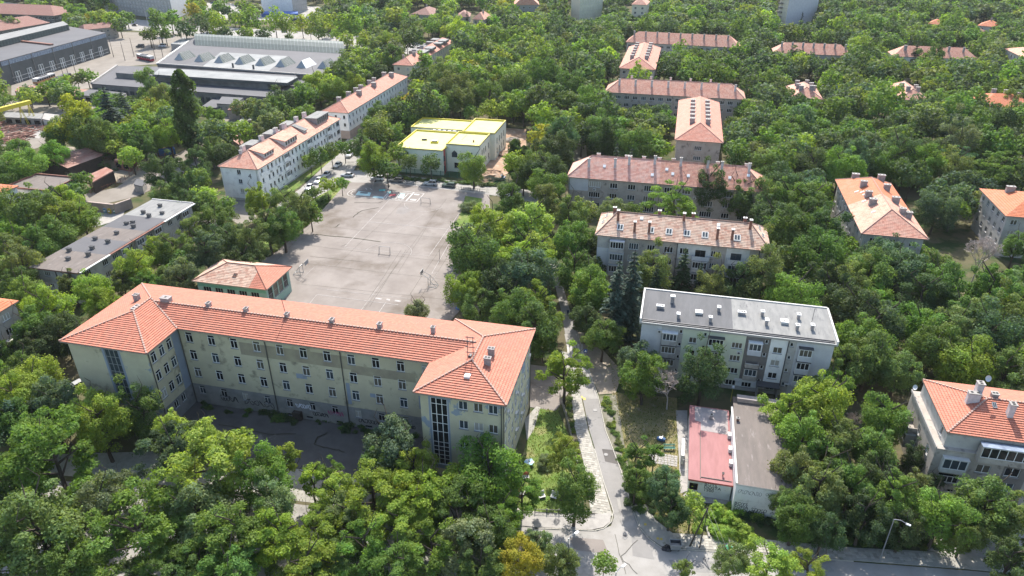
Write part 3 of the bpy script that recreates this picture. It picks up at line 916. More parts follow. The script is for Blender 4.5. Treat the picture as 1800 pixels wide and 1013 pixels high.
# loose slabs of the pavements, with weeds in the joints
def slab_field(name, pts, size, z, mat, ang=-13, drop=.06):
    W_ = pxpoly(pts); u, v = axes(ang); rd = random.Random(len(pts))
    us = [np.dot((*p, 0), u) for p in W_]; vs = [np.dot((*p, 0), v) for p in W_]
    b = MB(); a = min(us)
    while a < max(us):
        c = min(vs)
        while c < max(vs):
            q = u * a + v * c
            ok = False; n = len(W_)
            for i in range(n):
                x1_, y1_ = W_[i]; x2_, y2_ = W_[(i + 1) % n]
                if (y1_ > q[1]) != (y2_ > q[1]) and q[0] < (x2_ - x1_) * (q[1] - y1_) / (y2_ - y1_) + x1_: ok = not ok
            if ok and rd.random() > drop:
                b.obox((q[0], q[1], z), (size * .9, size * .9, .03 + rd.uniform(0, .02)), R(ang) + rd.uniform(-.04, .04), rd.choice((0, 0, 1)))
            c += size
        a += size
    b.build(name, mat, kind="stuff")
M['slab_a'] = noise_mat("slab_a", (0.44, 0.41, 0.36), (0.34, 0.32, 0.28), 1.5, rough=.95); M['slab_b'] = noise_mat("slab_b", (0.33, 0.31, 0.27), (0.27, 0.25, 0.22), 1.5, rough=.95)
slab_field("paving_slabs", [(1006, 692), (1012, 750), (1032, 832), (1040, 900), (1074, 903), (1056, 845), (1041, 790), (1031, 757), (1020, 702)], .52, .115, [M['slab_a'], M['slab_b']])
slab_field("paving_slabs", [(1184, 940), (1350, 952), (1500, 966), (1640, 974), (1640, 990), (1500, 984), (1350, 972), (1170, 961)], .5, .14, [M['slab_a'], M['slab_b']], ang=-4)
for x, y, r_ in ((1098, 945, .42), (1046, 722, .4), (1065, 800, .35), (1240, 985, .4)):
    b = MB(); q = G(x, y); b.tube((q[0], q[1], .1), (q[0], q[1], .125), r_, 14); b.build("manhole_cover", M['metal_dark'], label=["round manhole cover in the middle of the junction", "round manhole cover on the lane near its pale patch", "round manhole cover halfway down the lane", "round manhole cover on the street near the wooden pole"][[1098, 1046, 1065, 1240].index(x)], category="manhole cover")
patch("street_patch", [(1000, 945), (1060, 950), (1070, 975), (1010, 968)], 9, M['court'])
patch("street_patch", [(1175, 985), (1300, 990), (1310, 1010), (1185, 1005)], 9, M['road_new'])
patch("lane_patch", [(1058, 790), (1080, 792), (1090, 818), (1064, 812)], 7, M['yard'])
patch("worn_track", [(1083, 870), (1088, 870), (1098, 925), (1092, 925)], 9, M['road'])
patch("oil_stain", [(700, 366), (716, 362), (722, 370), (710, 378), (696, 376)], 11, M['court_dark'])
# zebra crossing on the lane
b = MB()
for i in range(5):
    x = 996 + i * 6.2
    b.face([(q[0], q[1], .012 * 8.4) for q in (G(x, 606), G(x + 3.4, 606), G(x + 5.4, 628), G(x + 2.0, 628))])
b.build("zebra_crossing", M['line_white'], kind="structure")
b = MB()
for x, y in ((1132, 921), (1154, 946), (1160, 947), (1020, 697), (1025, 700)):
    b.face([(q[0], q[1], .15 if x > 1100 else .012 * 8.8) for q in (G(x, y), G(x + 4, y), G(x + 5, y + 4), G(x, y + 4))])
b.build("yellow_marks", flat("yellow_mark", (0.5, 0.38, 0.08)), kind="structure")

# ------------------------------------------------------------------ the school
SW = [M['school_wall'], M['school_plinth'], M['school_wall_patched'], M['school_blue'], M['school_stain']]
H = House("school_building", "long yellow-green school with red tiled roof and two wings around a shaded yard", "school", (103, 600), 16.6, 77.6, 21.9, ov=.8)
sch = H
E = 16.6
zs3 = [14.5, 10.8, 7.05]
cols = [18.2 + 4.37 * k for k in range(11)]
K = dict(nx=2, tr=0.72, wall=M['school_wall'], ft=.085, dep=.12)
hm = []
for z in zs3:
    hm += H.win('f', cols, [z], 1.38, 2.08, fixed=8.8, **K)
hm += H.win('f', cols, [3.1], 1.2, 1.7, fixed=8.8, nx=2, tr=.72, wall=M['school_plinth'], frame=M['offwhite'], ft=.07)
for x in (35.5, 39.2, 45.0, 47.0, 50.5):
    hm += H.win('f', [x], [.55], 1.3, .45, fixed=8.8, nx=1, wall=M['school_plinth'], frame=M['metal_dark'], sill=False)
hlw = H.win('f', [9.1], [10.6], 2.7, 10.2, nx=3, tr=0, wall=M['school_blue'], frame=M['metal_grey'], ft=.12, glass=M['glass_blue'])
for z in (6.6, 8.0, 9.6, 11.1, 12.6, 14.1):
    g = MB(); g.box(7.8, .93, z, 10.4, .99, z + .12); g.build("glazing_bar", M['metal_grey'], H.root)
hrw = H.win('f', [66.75], [8.9], 2.7, 13.2, nx=3, tr=0, wall=M['school_blue'], frame=M['white_paint'], ft=.1, glass=M['glass'])
for z in (3.4, 4.2, 5.1, 5.9, 6.8, 8.9, 10.6, 12.3, 14.3):
    g = MB(); g.box(65.5, .93, z, 68.0, .99, z + .1); g.build("glazing_bar", M['white_paint'], H.root)
hrw += H.win('f', [70.6, 73.0, 75.3], [14.8, 11.1, 7.3, 3.6], 1.45, 1.6, nx=2, wall=M['school_wall_patched'])
hli = H.win('r', [2.1, 4.2, 6.2], zs3, 1.25, 2.05, fixed=16.2, **K)
hli += H.win('r', [2.1, 4.2, 6.2], [3.0], 1.1, 1.5, fixed=16.2, nx=2, wall=M['school_plinth'])
hri = H.win('l', [2.4, 5.2], zs3, 1.15, 1.95, fixed=63.8, **K)
hrr = H.win('r', [2.6 + 2.35 * k for k in range(8)], [14.5, 10.8, 7.05, 3.3], 1.2, 1.8, **K)
segs = [('f', 8.8, 16.2, 63.8), ('f', .8, .8, 16.2), ('f', .8, 63.8, 76.8), ('r', 16.2, .8, 8.8), ('l', 63.8, .8, 8.8),
        ('r', 76.8, .8, 21.1), ('l', .8, .8, 20.2), ('b', 20.2, .8, 63.8), ('b', 21.1, 63.8, 76.8)]
holes = {0: hm, 1: hlw, 2: hrw, 3: hli, 4: hri, 5: hrr}
zones = {0: [(16.2, 63.8, 0, 4.4, 1), (28, 48.5, 12.4, 15.0, 4), (48.5, 60, 11.6, 13.4, 4), (38, 40, 9.0, 10, 3), (47.2, 47.9, 5, 9.5, 3), (51.5, 53, 7.2, 8, 3), (60.3, 61.8, 6.2, 9, 3)],
         1: [(.8, 7.5, 0, 4.2, 1), (7.3, 10.9, 4.0, 16.5, 3), (10.9, 16.2, 0, 16.5, 2)], 2: [(65.1, 68.4, 1.5, 16.5, 3), (68.4, 76.8, 0, 16.5, 2), (63.8, 65.1, 2, 16.5, 2)],
         3: [(.8, 8.8, 0, 4.2, 1), (7.0, 8.8, 4.2, 16.5, 3)], 4: [(.8, 8.8, 0, 4.4, 1)], 5: [(.8, 21, 4.4, 16.4, 2)]}
H.walls(SW, segs, holes, zones)
r1, r2 = E + 1.9, E + 2.15
RP = [[(0, 0, E), (0, 21, E), (8.5, 13.2, r2), (8.5, 8.5, r2)], [(0, 0, E), (17, 0, E), (8.5, 8.5, r2)],
      [(17, 0, E), (17, 8, E), (9.3, 12.7, r1), (8.5, 13.2, r2), (8.5, 8.5, r2)], [(17, 8, E), (63, 8, E), (69.6, 12.7, r1), (9.3, 12.7, r1)],
      [(0, 21, E), (63, 21, E), (69.6, 12.7, r1), (9.3, 12.7, r1)], [(0, 21, E), (9.3, 12.7, r1), (8.5, 13.2, r2)],
      [(63, 0, E), (77.6, 0, E), (70.3, 7.3, r2)], [(77.6, 0, E), (77.6, 21.9, E), (70.3, 14.2, r2), (70.3, 7.3, r2)],
      [(63, 0, E), (70.3, 7.3, r2), (70.3, 14.2, r2), (69.6, 12.7, r1), (63, 8, E)], [(63, 21.9, E), (77.6, 21.9, E), (70.3, 14.2, r2)],
      [(63, 21.9, E), (70.3, 14.2, r2), (69.6, 12.7, r1), (63, 21, E)]]
b = MB()
for p in RP: courses(b, p, .46, .11)
H.roof = b.build("roof", M['tile_new'], H.root)
H.eaves([(0, 0), (17, 0), (17, 8), (63, 8), (63, 0), (77.6, 0), (77.6, 21.9), (63, 21.9), (63, 21), (0, 21)])
# ridge and hip tiles, laid one by one with mortar
hb = MB(); hb.box(-.19, -.13, -.02, .19, .13, .1)
ridge_me = hb.mesh("ridge_tile", [M['mortar']])
nr = 0
for p, q in ((RP[3][3], RP[3][2]), (RP[0][0], RP[0][3]), (RP[0][3], RP[0][2]), ((17, 0, E), RP[0][3]), ((9.3, 12.7, r1), (8.5, 13.2, r2)), ((0, 21, E), (8.5, 13.2, r2)), ((17, 8, E), (9.3, 12.7, r1)),
             ((63, 0, E), (70.3, 7.3, r2)), ((77.6, 0, E), (70.3, 7.3, r2)), ((70.3, 7.3, r2), (70.3, 14.2, r2)), ((70.3, 14.2, r2), (77.6, 21.9, E)), ((70.3, 14.2, r2), (63, 21.9, E))):
    p, q = Vector(p), Vector(q); d = q - p; n = int(d.length / .62)
    eul = d.to_track_quat('X', 'Z').to_euler()
    for k in range(n):
        c = p + d * ((k + .5) / n) + Vector((0, 0, .1))
        if nr < 290:
            place("ridge_tile", ridge_me, H.roof, c, rot=(eul.x + random.uniform(-.06, .06), eul.y, eul.z + random.uniform(-.05, .05)), scale=(1.3, 1, 1)); nr += 1
        else:
            pass
def rz_at(x, y):
    return E + 1.0
for x, y, w, d, up in ((5.6, 13.0, 1.1, .9, 1.2), (8.0, 9.6, .7, 1.9, .75), (11.6, 13.2, 2.0, 1.3, 1.3), (20.0, 13.4, .8, 1.0, 1.1), (27.5, 13.2, .7, 1.0, 1.1), (35.4, 13.2, .7, 1.0, 1.1), (43.8, 13.2, .8, 1.0, 1.1), (52.4, 13.5, .8, 1.0, 1.3), (61.6, 14.2, .75, .8, 1.5), (72.6, 10.4, 1.2, .8, 1.3), (72.7, 7.7, 1.2, .8, 1.3)):
    H.chimney(x, y, w * .85, d * .85, up * .72, M['chimney_grey'], 2 if x != 11.6 else 1, cap=M['chimney_grey'], base=E + 1.7)
g = MB()
for dx in (0, .9):
    g.tube((69.3 + dx, 8.4, r2 - .4), (69.3 + dx, 8.4, r2 + 3.6), .06)
for z in (.6, 1.6, 2.6, 3.4): g.tube((69.0, 8.4, r2 + z), (70.5, 8.4, r2 + z), .07)
g.tube((69.7, 8.1, r2 - .1), (69.7, 8.8, r2 - .1), .3)
g.build("aerial_mast", M['metal_dark'], H.roof)
g = MB(); g.tube((35.4, 13.0, E + 1.6), (35.0, 13.0, E + 5.6), .05); g.build("aerial_mast", M['metal_dark'], H.roof)
g = MB(); g.box(70.0, 3.7, E + .95, 70.9, 4.6, E + 1.5); g.build("roof_hatch", M['white_paint'], H.roof)
for q in (34.5 * .96, 48.4 * .97): H.pipe('f', q, 0, E - .2, fixed=8.8)
H.pipe('f', 16.45, 0, E - .2, fixed=8.8); H.pipe('r', .95, 0, E - .2, fixed=16.2); H.pipe('f', 76.6, 0, E - .2); H.pipe('r', .95, 0, E - .2); H.pipe('r', 20.8, 0, E - .2)
for q, z in ((9.4, 11.8), (14, 8), (9.2, 7.9), (13.6, 4.4), (9.4, 4.2), (3.7, 12.5), (19.5, 12.4)): H.unit('r', q, z)
mg = [flat("spray_black", (0.03, 0.03, 0.035)), flat("spray_white", (0.7, 0.7, 0.75)), flat("spray_magenta", (0.3, 0.06, 0.14))]
for s, z, w, h, k, sd in ((23.5, 2.0, 3.5, 1.2, 0, 1), (29.5, 2.0, 6.0, 1.3, 0, 2), (38.3, 2.9, 3.0, .9, 1, 3), (44.5, 2.4, 3.0, .9, 2, 4), (41.5, 1.6, 3.0, .8, 0, 5), (50.5, 1.7, 3.5, .8, 0, 6), (53.5, 1.5, 2.5, .9, 0, 7), (58, 2, 2.5, .8, 0, 8)):
    scrawl(H.root, 'f', 8.8, s, z, w, h, mg[k], sd, 6, r=.07)
b = MB(); b.box(36.3, 8.0, 0, 37.9, 8.79, 1.7); b.build("cellar_hatch", M['dark_wood'], H.root)

# ------------------------------------------------------------------ the other buildings
# gym hall behind the school
H = House("gym_hall", "low green-walled hall with old brown hip roof between the school and the court", "hall", (337, 494), 6.4, 18.6, 11.6, ov=.7)
H.hip(M['tile_old'], 2.4, cap=.1, ridge=M['brick_red'], tile2=M['tile_new'], split=14.2)
ho = {'f': H.win('f', [3, 6, 9, 12, 15], [3.9], 2.0, 2.0, nx=3, wall=M['green_paint'], frame=M['metal_grey']), 'r': H.win('r', [2.4, 4.6, 6.8, 9.0], [3.9], 1.8, 3.2, nx=3, tr=.5, wall=M['gym_green'], frame=M['metal_grey'], ft=.06)}
H.walls([M['gym_green'], M['green_paint']], holes=ho, zones={'f': [(0, 20, 4.9, 6.6, 1)]})
H.skylight(9.5, 2.6, .9, .9, M['brick_red'], M['soot'])

# grey flat-roofed block right of the lane
H = House("grey_apartment_block", "grey flat-roofed apartment block with patchwork facade of green, white and grey panels", "apartment block", (1124, 566.7), 12.6, 34.9, 12.2, ov=.45)
H.flat(M['felt'], slope=.06, zones=[(16.9, 22.9, M['felt_light']), (22.9, 34.9, M['felt_light'])], trim=M['concrete'])
b = MB()
b.box(.5, .45, 12.66, 34.4, .62, 12.8, 0); b.box(.5, .95, 12.68, 34.4, 1.1, 12.84, 0)
b.build("roof_gutter", M['metal_dark'], H.roof)
b = MB(); b.box(0, 0, 12.6, .32, 12.2, 13.5, 0); b.box(34.6, 0, 12.6, 34.9, 12.2, 13.35, 0); b.box(0.32, 11.9, 13.0, 34.6, 12.2, 13.5, 0); b.box(0.32, 0, 12.6, 34.6, .12, 12.72, 0)
b.build("parapet", M['offwhite'], H.roof)
Q = lambda x, y: (1100 + x / 4.5, 500 + y / 4.5)
for i, (x, y, w, d, up, mm) in enumerate(((272, 165, 1.3, .6, .55, 0), (367, 125, .7, .6, 1.4, 0), (415, 235, .5, .7, .9, 0), (578, 205, 1.2, 1.0, .35, 1), (668, 262, .5, .7, .9, 0), (733, 190, .5, .8, .9, 0), (916, 215, 1.3, .6, .5, 0), (1078, 225, .5, .7, .9, 0), (1111, 290, .5, .8, 1.0, 0), (1254, 280, 1.2, 1.1, .4, 1), (1363, 250, .5, .7, .9, 0), (1354, 330, .5, .7, 1.0, 0), (1473, 330, .5, .7, 1.0, 0))):
    x_, y_ = H.local(*Q(x, y + 22), 13.0)
    H.chimney(x_, y_, w, d, up, M['chimney_grey'] if not mm else M['offwhite'], 3 if w > 1 and not mm else 1, cap=M['white_paint'], name="roof_vent")
g = MB(); g.tube((31.2, 6.6, 12.9), (31.2, 6.6, 15.9), .04); g.build("aerial_mast", M['metal_dark'], H.roof)
F3 = [9.75, 6.95, 4.15]
k = dict(wall=M['green_plaster'])
hf = H.win('f', [10.05], [9.75, 6.95, 4.15, 1.4], 1.4, 1.25, nx=2, **k) + H.win('f', [18.0], [11.0 - 1.25, 6.95, 4.15, 1.4], 1.9, 1.25, nx=3, **k)
hf += H.win('f', [25.15], F3 + [1.5], 1.6, 1.3, nx=2, wall=M['blue_plaster'])
hf += H.win('f', [12.15], [11.3, 8.5, 5.7], .6, .8, nx=1, **k) + H.win('f', [7.75, 23.0, 27.35], [11.3, 8.5, 5.7, 2.6], .6, .8, nx=1, wall=M['grey_plaster'])
hf += H.win('f', [20.9, 30.0], [1.35], 1.8, 1.1, nx=3, wall=M['offwhite'])
H.walls([M['grey_plaster'], M['white_wall'], M['green_plaster'], M['dark_plaster'], M['blue_plaster'], M['concrete']], holes={'f': hf},
        zones={'f': [(.45, 4.2, 0, 13, 4), (4.2, 8.1, 0, 13, 0), (8.1, 19.4, .9, 13, 2), (19.4, 23.7, 2.6, 13, 3), (18.6, 24.2, .9, 2.6, 1), (23.7, 26.8, 2.6, 13, 1), (26.8, 34.5, 0, 13, 4), (26.8, 28.2, 0, 13, 0)], 'r': [(0, 13, 0, 13, 4)]})
for s0, s1, wl_ in ((4.4, 7.2, 'grey_plaster'), (12.7, 15.6, 'green_plaster'), (19.9, 22.3, 'blue_plaster'), (28.6, 31.0, 'blue_plaster')):
    for n_, z in enumerate((8.55, 5.75, 2.95)):
        if s0 == 19.9 and n_ == 1:
            H.bay('f', s0, s1, z, z + 2.6, .9, M['brown_plaster'], glazed=False, par=.9); continue
        H.bay('f', s0, s1, z, z + 2.65, .9, M[wl_] if not (s0 == 19.9 and n_ == 2) else M['brown_plaster'], nx=4 if s1 - s0 > 2.5 else 3, par=1.05, roof=M['white_paint'] if n_ == 0 and s0 in (4.4, 19.9) else M['metal_dark'])
H.pipe('f', 26.75, 0, 12.3, mat=M['metal_dark'])
for q, z in ((3.9, 11.0), (18.6, 8.4), (28.0, 2.6)): H.unit('f', q, z)
b = MB(); b.box(22.6, -1.4, 2.5, 26.6, .44, 2.7, 0); b.box(22.7, -1.2, 0, 22.9, .44, 2.5, 1); b.box(26.3, -1.2, 0, 26.5, .44, 2.5, 1)
b.build("entrance_canopy", [M['metal_dark'], M['concrete']], H.root)

# old tiled block
H = House("old_tiled_block", "block with weathered mottled tile roof, brick chimneys and white roof windows", "apartment block", (1045.7, 413), 13.9, 38.9, 13.0, ov=.6)
H.hip(M['tile_old'], 3.5, run=4.4, cap=.12, ridge=M['mortar_dark'])
Q = lambda x, y: (1060 + x / 5.806, 350 + y / 5.806)
for x, y, up in ((150, 240, 2.4), (322, 300, 2.2), (470, 310, 2.4), (818, 245, 1.7), (1167, 375, 2.4), (1318, 385, 2.3), (1492, 345, 2.0)):
    x_, y_ = H.local(*Q(x, y), 15.6); H.chimney(x_, min(max(y_, 2), 5.8), .55, .8, up, M['brick_red'], 1, cap=M['offwhite'])
for x in (3.6, 14.0, 21.7, 33.2): H.chimney(x, 7.4, .7, .6, 1.3, M['brick_red'], 1, cap=M['offwhite'])
for x in (5.5, 12.5, 16.6, 20.6, 24.6, 31.6): H.skylight(x, 2.4, 1.5, 1.5)
for x, y in ((10.1, 5.2), (27.4, 5.2)): H.skylight(x, y, .7, .7, M['white_paint'], M['white_paint'])
for x, y in ((1.7, 8.6), (1.2, 5.6), (36.8, 8.4), (37.4, 5.4)): H.skylight(x, y, .6, 1.8)
k = dict(wall=M['brown_plaster'])
fl = [11.6, 8.55, 5.5, 2.4]
hf = H.win('f', [9.0], fl, 2.2, 1.6, nx=4, **k) + H.win('f', [16.9], fl, 2.0, 1.5, nx=3, **k) + H.win('f', [20.4], fl, 2.0, 1.5, nx=3, wall=M['offwhite'])
hf += H.win('f', [27.3], fl, 2.0, 1.5, nx=4, **k) + H.win('f', [35.6], fl, 1.4, 1.5, nx=2, **k) + H.win('f', [24.0, 31.8], [11.3], 2.3, 1.9, nx=2, frame=M['metal_dark'], wall=M['offwhite'])
hf += H.win('f', [12.9], fl, 1.7, 1.5, nx=3, **k)
H.walls([M['brown_plaster'], M['offwhite'], M['blue_plaster'], M['grey_plaster']], holes={'f': hf}, zones={'f': [(.6, 3.5, 0, 10.6, 2), (.6, 3.5, 10.7, 14, 3), (18.9, 26.2, 9.8, 14, 1), (29.6, 34.6, 7.1, 14, 1), (18.9, 26.2, 7.0, 9.8, 3)]})
for z in (10.2, 7.15, 4.1): H.bay('f', 3.6, 6.9, z, z + 2.8, 1.3, M['grey_plaster'], nx=5, par=1.05, roof=M['blue_plaster'])
for z in (7.15, 4.1): H.bay('f', 22.4, 25.8, z, z + 2.7, 1.1, M['offwhite'], nx=5)
for z in (7.15, 4.1): H.bay('f', 30.2, 33.6, z, z + 2.7, 1.1, M['offwhite'], nx=4)
H.bay('f', 22.2, 26.0, 10.1, 12.8, 1.1, M['blue_plaster'], glazed=False, par=.9); H.bay('f', 30.0, 33.8, 10.1, 12.8, 1.1, M['offwhite'], glazed=False, par=.9)
H.pipe('f', 18.8, 0, 13.6); H.pipe('f', 36.6, 0, 13.6)

# pale red-tiled long block behind it
H = House("pink_tiled_block", "long block with pale pink and red tile roof and white chimneys", "apartment block", (996, 311), 10.5, 56.6, 13.0, ov=.6)
H.hip(M['tile_pale'], 4.9, run=6.5, cap=.1, ridge=M['mortar_dark'], tile2=M['tile_pink'], split=26.6)
Q = lambda x, y: (900 + x / 4, 253 + y / 4)
for x, y, up in ((540, 170, 2.2), (723, 180, 2.2), (820, 180, 2.2), (1000, 180, 2.2), (1180, 195, 2.2), (1368, 215, 2.2), (1467, 225, 2.2), (1658, 240, 2.4)):
    x_, y_ = H.local(*Q(x, y), 12.5); H.chimney(x_, min(max(y_, 2), 5.5), .7, .7, up, M['chimney_white'], 1)
for x in (8.2, 17, 21.5, 26, 30, 42.5, 50.5): H.chimney(x, 8.0, 1.0 if x != 17 else 2.0, .7, 1.3, M['chimney_white'] if x != 30 else M['chimney_grey'], 2)
for x, y in ((10.5, 3.6), (24.5, 2.2), (28.4, 4.0), (30.2, 2.9), (34.6, 2.7), (46, 3), (51, 4)): H.skylight(x, y, .8, .7, M['white_paint'], M['white_paint'])
fl = [8.6, 5.4, 2.2]
k = dict(wall=M['brown_plaster'])
hf = H.win('f', [8.3, 24.2, 40.5, 51.0], fl, 3.3, 1.7, nx=5, **k) + H.win('f', [13.8, 19, 29.4, 46.0], fl, 2.2, 1.6, nx=3, **k) + H.win('f', [34.5], fl, 2.4, 1.6, nx=3, **k)
H.walls([M['brown_plaster'], M['blue_plaster']], holes={'f': hf}, zones={'f': [(.6, 6.4, 6.4, 11, 1), (.6, 13, 10, 11, 1)]})
for q, z in ((8.3, 7.1), (25.5, 7.1), (37, 7)): H.unit('f', q, z)
H.pipe('f', 27, 0, 10); H.pipe('f', .8, 0, 10)

def simple_block(name, label, FL, h, W, D, rise, wall, tile, chims, cw=.9, cm='chimney_grey', tile2=None, split=None, fl=None, run=None, ov=.5, pitchx=3.4, nx=2, w=1.5, hh=1.4, ridge=None, group=None, up=1.6, ang=-13, cat="apartment block", sides='fr', step=.6):
    H = House(name, label, cat, FL, h, W, D, ang, ov, group)
    H.hip(tile, rise, run, step, ridge=ridge, cap=.1, tile2=tile2, split=split)
    fl = fl or [h - 1.9 - 3.0 * i for i in range(int((h - .8) / 3.0))]
    ho = {}
    for sd in sides:
        Ls = (W if sd in 'fb' else D) - 2 * ov
        n = max(1, int(Ls / pitchx))
        ho[sd] = H.win(sd, [ov + Ls * (i + .5) / n for i in range(n)], fl, w, hh, nx=nx, wall=wall)
    H.walls([wall], holes=ho)
    for c in chims:
        H.chimney(c[0], c[1], c[2] if len(c) > 2 else cw, c[3] if len(c) > 3 else cw, up, M[cm], 2)
    return H

# white block number 4
H = House("white_apartment_block", "white apartment block with pale red roof, dormers and the number 4 on its end wall", "apartment block", (382, 292.7), 10.7, 13.5, 58.0, ov=.5)
w4 = H
H.hip(M['tile_pink'], 3.4, run=6.8, cap=.12, ridge=M['mortar'])
fl = [9.2, 6.2, 3.2]
vs = [3.0, 6.6, 8.9, 11.4, 13.6, 19.6, 22, 24.5, 27, 29.4, 35.2, 37.6, 40, 42.4, 44.8, 50.6, 53]
k = dict(wall=M['white_wall'])
hr = H.win('r', vs, fl, 1.05, 1.5, nx=1, **k) + H.win('r', [16.6, 32.4, 47.6, 56.0], fl, 2.4, 1.5, nx=4, frame=M['metal_grey'], **k) + H.win('r', [8, 14, 22, 30, 38, 46, 52], [.95], 1.1, .5, nx=1, sill=False, **k)
hf = H.win('f', [6.6], fl, 1.3, 1.5, nx=2, **k)
H.walls([M['white_wall'], M['grey_plaster']], holes={'f': hf, 'r': hr}, zones={'f': [(0, 14, 0, .8, 1)], 'r': [(0, 60, 0, .6, 1)]})
place("lettering", text_mesh("4", 2.4, M['metal_dark']), H.root, (9.6, .47, 7.4), rot=(R(90), 0, 0))
H.bay('r', 1.8, 4.2, 7.9, 10.4, .45, M['white_wall'], glazed=False, par=1.0)
for v_ in (18.4, 34.0, 49.3):
    for z in (7.8, 4.8, 1.8): H.bay('r', v_ - 2.6, v_ - .1, z, z + 2.6, .5, M['white_wall'], nx=3, par=1.05)
for q, z in ((7.8, 7.6), (12.4, 4.7), (12.4, 7.6), (28.2, 7.8), (38.8, 6.5), (45.8, 7.7), (45.8, 4.6)): H.unit('r', q, z)
for q in (.7, 20.6, 36.0): H.pipe('r', q, 0, 10.4, mat=M['white_wall'])
H.pipe('f', .8, 0, 10.4, mat=M['white_wall']); H.pipe('f', 12.7, 0, 10.4, mat=M['grey_plaster'])
def dormer(H, y0, y1, xf, roof, depth, zt, nx=3, cheek=None, mi=None):
    """a shed dormer on the right-hand slope: front wall at x = xf, roof running back to the ridge"""
    zb = H.zf(xf, (y0 + y1) / 2)
    xb = H.W / 2 + .1
    zr = H.h + 3.4 + .05
    b = MB()
    ch = 1
    b.face([(xf, y0, zb - .3), (xf, y1, zb - .3), (xf, y1, zt), (xf, y0, zt)], ch)
    for y in (y0, y1): b.face([(xf, y, zb - .3), (xf, y, zt), (xb, y, zr)], ch)
    o = b.build("dormer", [roof, cheek or M['offwhite']], H.roof)
    c = MB()
    e = .35
    p = [(xf + e, y0 - e, zt - .05), (xf + e, y1 + e, zt - .05), (xb, y1 + e, zr), (xb, y0 - e, zr)]
    courses(c, [(a[0], a[1], a[2] + .16) for a in p], .6, .05)
    c.face(p, 0)
    for i in range(4):
        a, d = p[i], p[(i + 1) % 4]; c.face([a, d, (d[0], d[1], d[2] + .16), (a[0], a[1], a[2] + .16)], 0)
    c.build("dormer", [roof], H.roof)
    n = max(1, int((y1 - y0) / 1.5))
    g = MB()
    for i in range(n):
        yc = y0 + (y1 - y0) * (i + .5) / n
        g.box(xf + .01, yc - .5, zb + .35, xf + .05, yc + .5, zt - .25, 0)
        g.box(xf + .051, yc - .03, zb + .4, xf + .07, yc + .03, zt - .3, 1); g.box(xf + .051, yc - .5, zt - .31, xf + .07, yc + .5, zt - .25, 1); g.box(xf + .051, yc - .5, zb + .35, xf + .07, yc - .44, zt - .31, 1)
    g.build("dormer_window", [M['glass'], M['white_paint']], H.roof)
dormer(H, 7.5, 13.5, 11.6, M['tile_pink'], 5, 13.1)
dormer(H, 20.0, 28.0, 11.9, M['tile_pink'], 5, 13.3)
dormer(H, 44.0, 53.0, 11.2, M['felt_light'], 5, 14.3, cheek=M['metal_grey'])
dormer(H, 34.5, 36.2, 11.2, M['felt_light'], 2, 12.6)
for x, y in ((4.4, 8), (5, 18), (5, 27), (4.8, 33), (5, 41), (5, 47)): H.chimney(x, y, 1.0, 1.6, 2.0, M['chimney_white'], 2)
H.chimney(5.2, 5.5, .8, .8, 1.0, M['chimney_white'], 1)
for y0 in (12, 24, 35):
    b = MB(); b.box(1.6, y0, 12.3, 5.4, y0 + 5.5, 14.0, 0); b.build("rear_dormer", M['felt_light'], H.roof)

H = simple_block("orange_roof_block", "grey-white block with red hip roof and dark chimneys beyond the white one", (564.5, 196), 10.3, 11.2, 65.0, 2.9, M['white_wall'], M['tile_salmon'],
    [(4, 8, 1.6, 1.2), (4, 17, 1.8, 1.0), (4, 24, 1.6, 1), (3.6, 30, 1.8, 1), (3.6, 39, 1.6, 1), (3.6, 44, 1.6, 1), (3.8, 55, 1.8, 1.2), (7.2, 20, 1.8, 1.4), (7.3, 35, 1.8, 1.4), (7.3, 55, 1.8, 1.6)], run=5.8, ridge=M['mortar'], w=1.0, pitchx=3.2, nx=1)
H.walls([M['pinkish_plaster']], segs=[('f', .44, .44, 10.7), ('r', 10.76, .44, 60)], top=3.2, name="plinth")
H = simple_block("dormered_block", "dark-sided block with red roof broken by grey dormers at the end of the side street", (689.5, 114), 10.0, 10.7, 70.0, 2.8, M['cream_plaster'], M['tile_salmon'],
    [(3.5, 7, 1.0, .8), (3.6, 22, 2.2, 1), (6.5, 14, 1.6, 1), (5, 30, 1.8, 1)], run=5.4, ridge=M['mortar'], w=1.2)
b = MB()
for y0, l in ((19, 9), (31, 7), (46, 5), (54, 7)): b.box(5.6, y0, 11.4, 10.3, y0 + l, 12.7, 1, 0); b.box(1, y0 + 2, 11.4, 5.0, y0 + l, 12.9, 1, 0)
b.build("dormer", [M['felt_light'], M['dark_plaster']], H.roof)

# flat grey block at left
H = House("left_flat_block", "narrow flat-roofed grey block with patched felt roof at the left, worn tile edge", "apartment block", (50, 470), 8.4, 12.9, 43.0, ov=.5)
H.flat(M['felt_light'], 0.0, trim=M['brick_red'])
b = MB()
for y0, y1, m in ((0.02, 9.5, 0), (9.5, 17, 1), (17, 23.5, 2), (23.5, 31.5, 1), (31.5, 42.9, 3)): b.face([(.05, y0, 8.415), (12.85, y0, 8.415), (12.85, y1, 8.415), (.05, y1, 8.415)], m)
b.build("roof_sheet", [M['felt_brown'], M['factory_roof'], M['felt_brown'], M['felt_light']], H.roof)
b = MB(); b.box(12.9, .5, 8.1, 13.5, 10, 8.3, 0); b.box(12.9, 10, 8.1, 13.4, 30, 8.3, 1); b.box(12.9, 30, 8.1, 13.5, 43, 8.32, 0); b.box(0, 42.75, 8.43, 12.9, 43.0, 8.6, 0)
b.build("eaves_flashing", [M['offwhite'], M['brick_red']], H.roof)
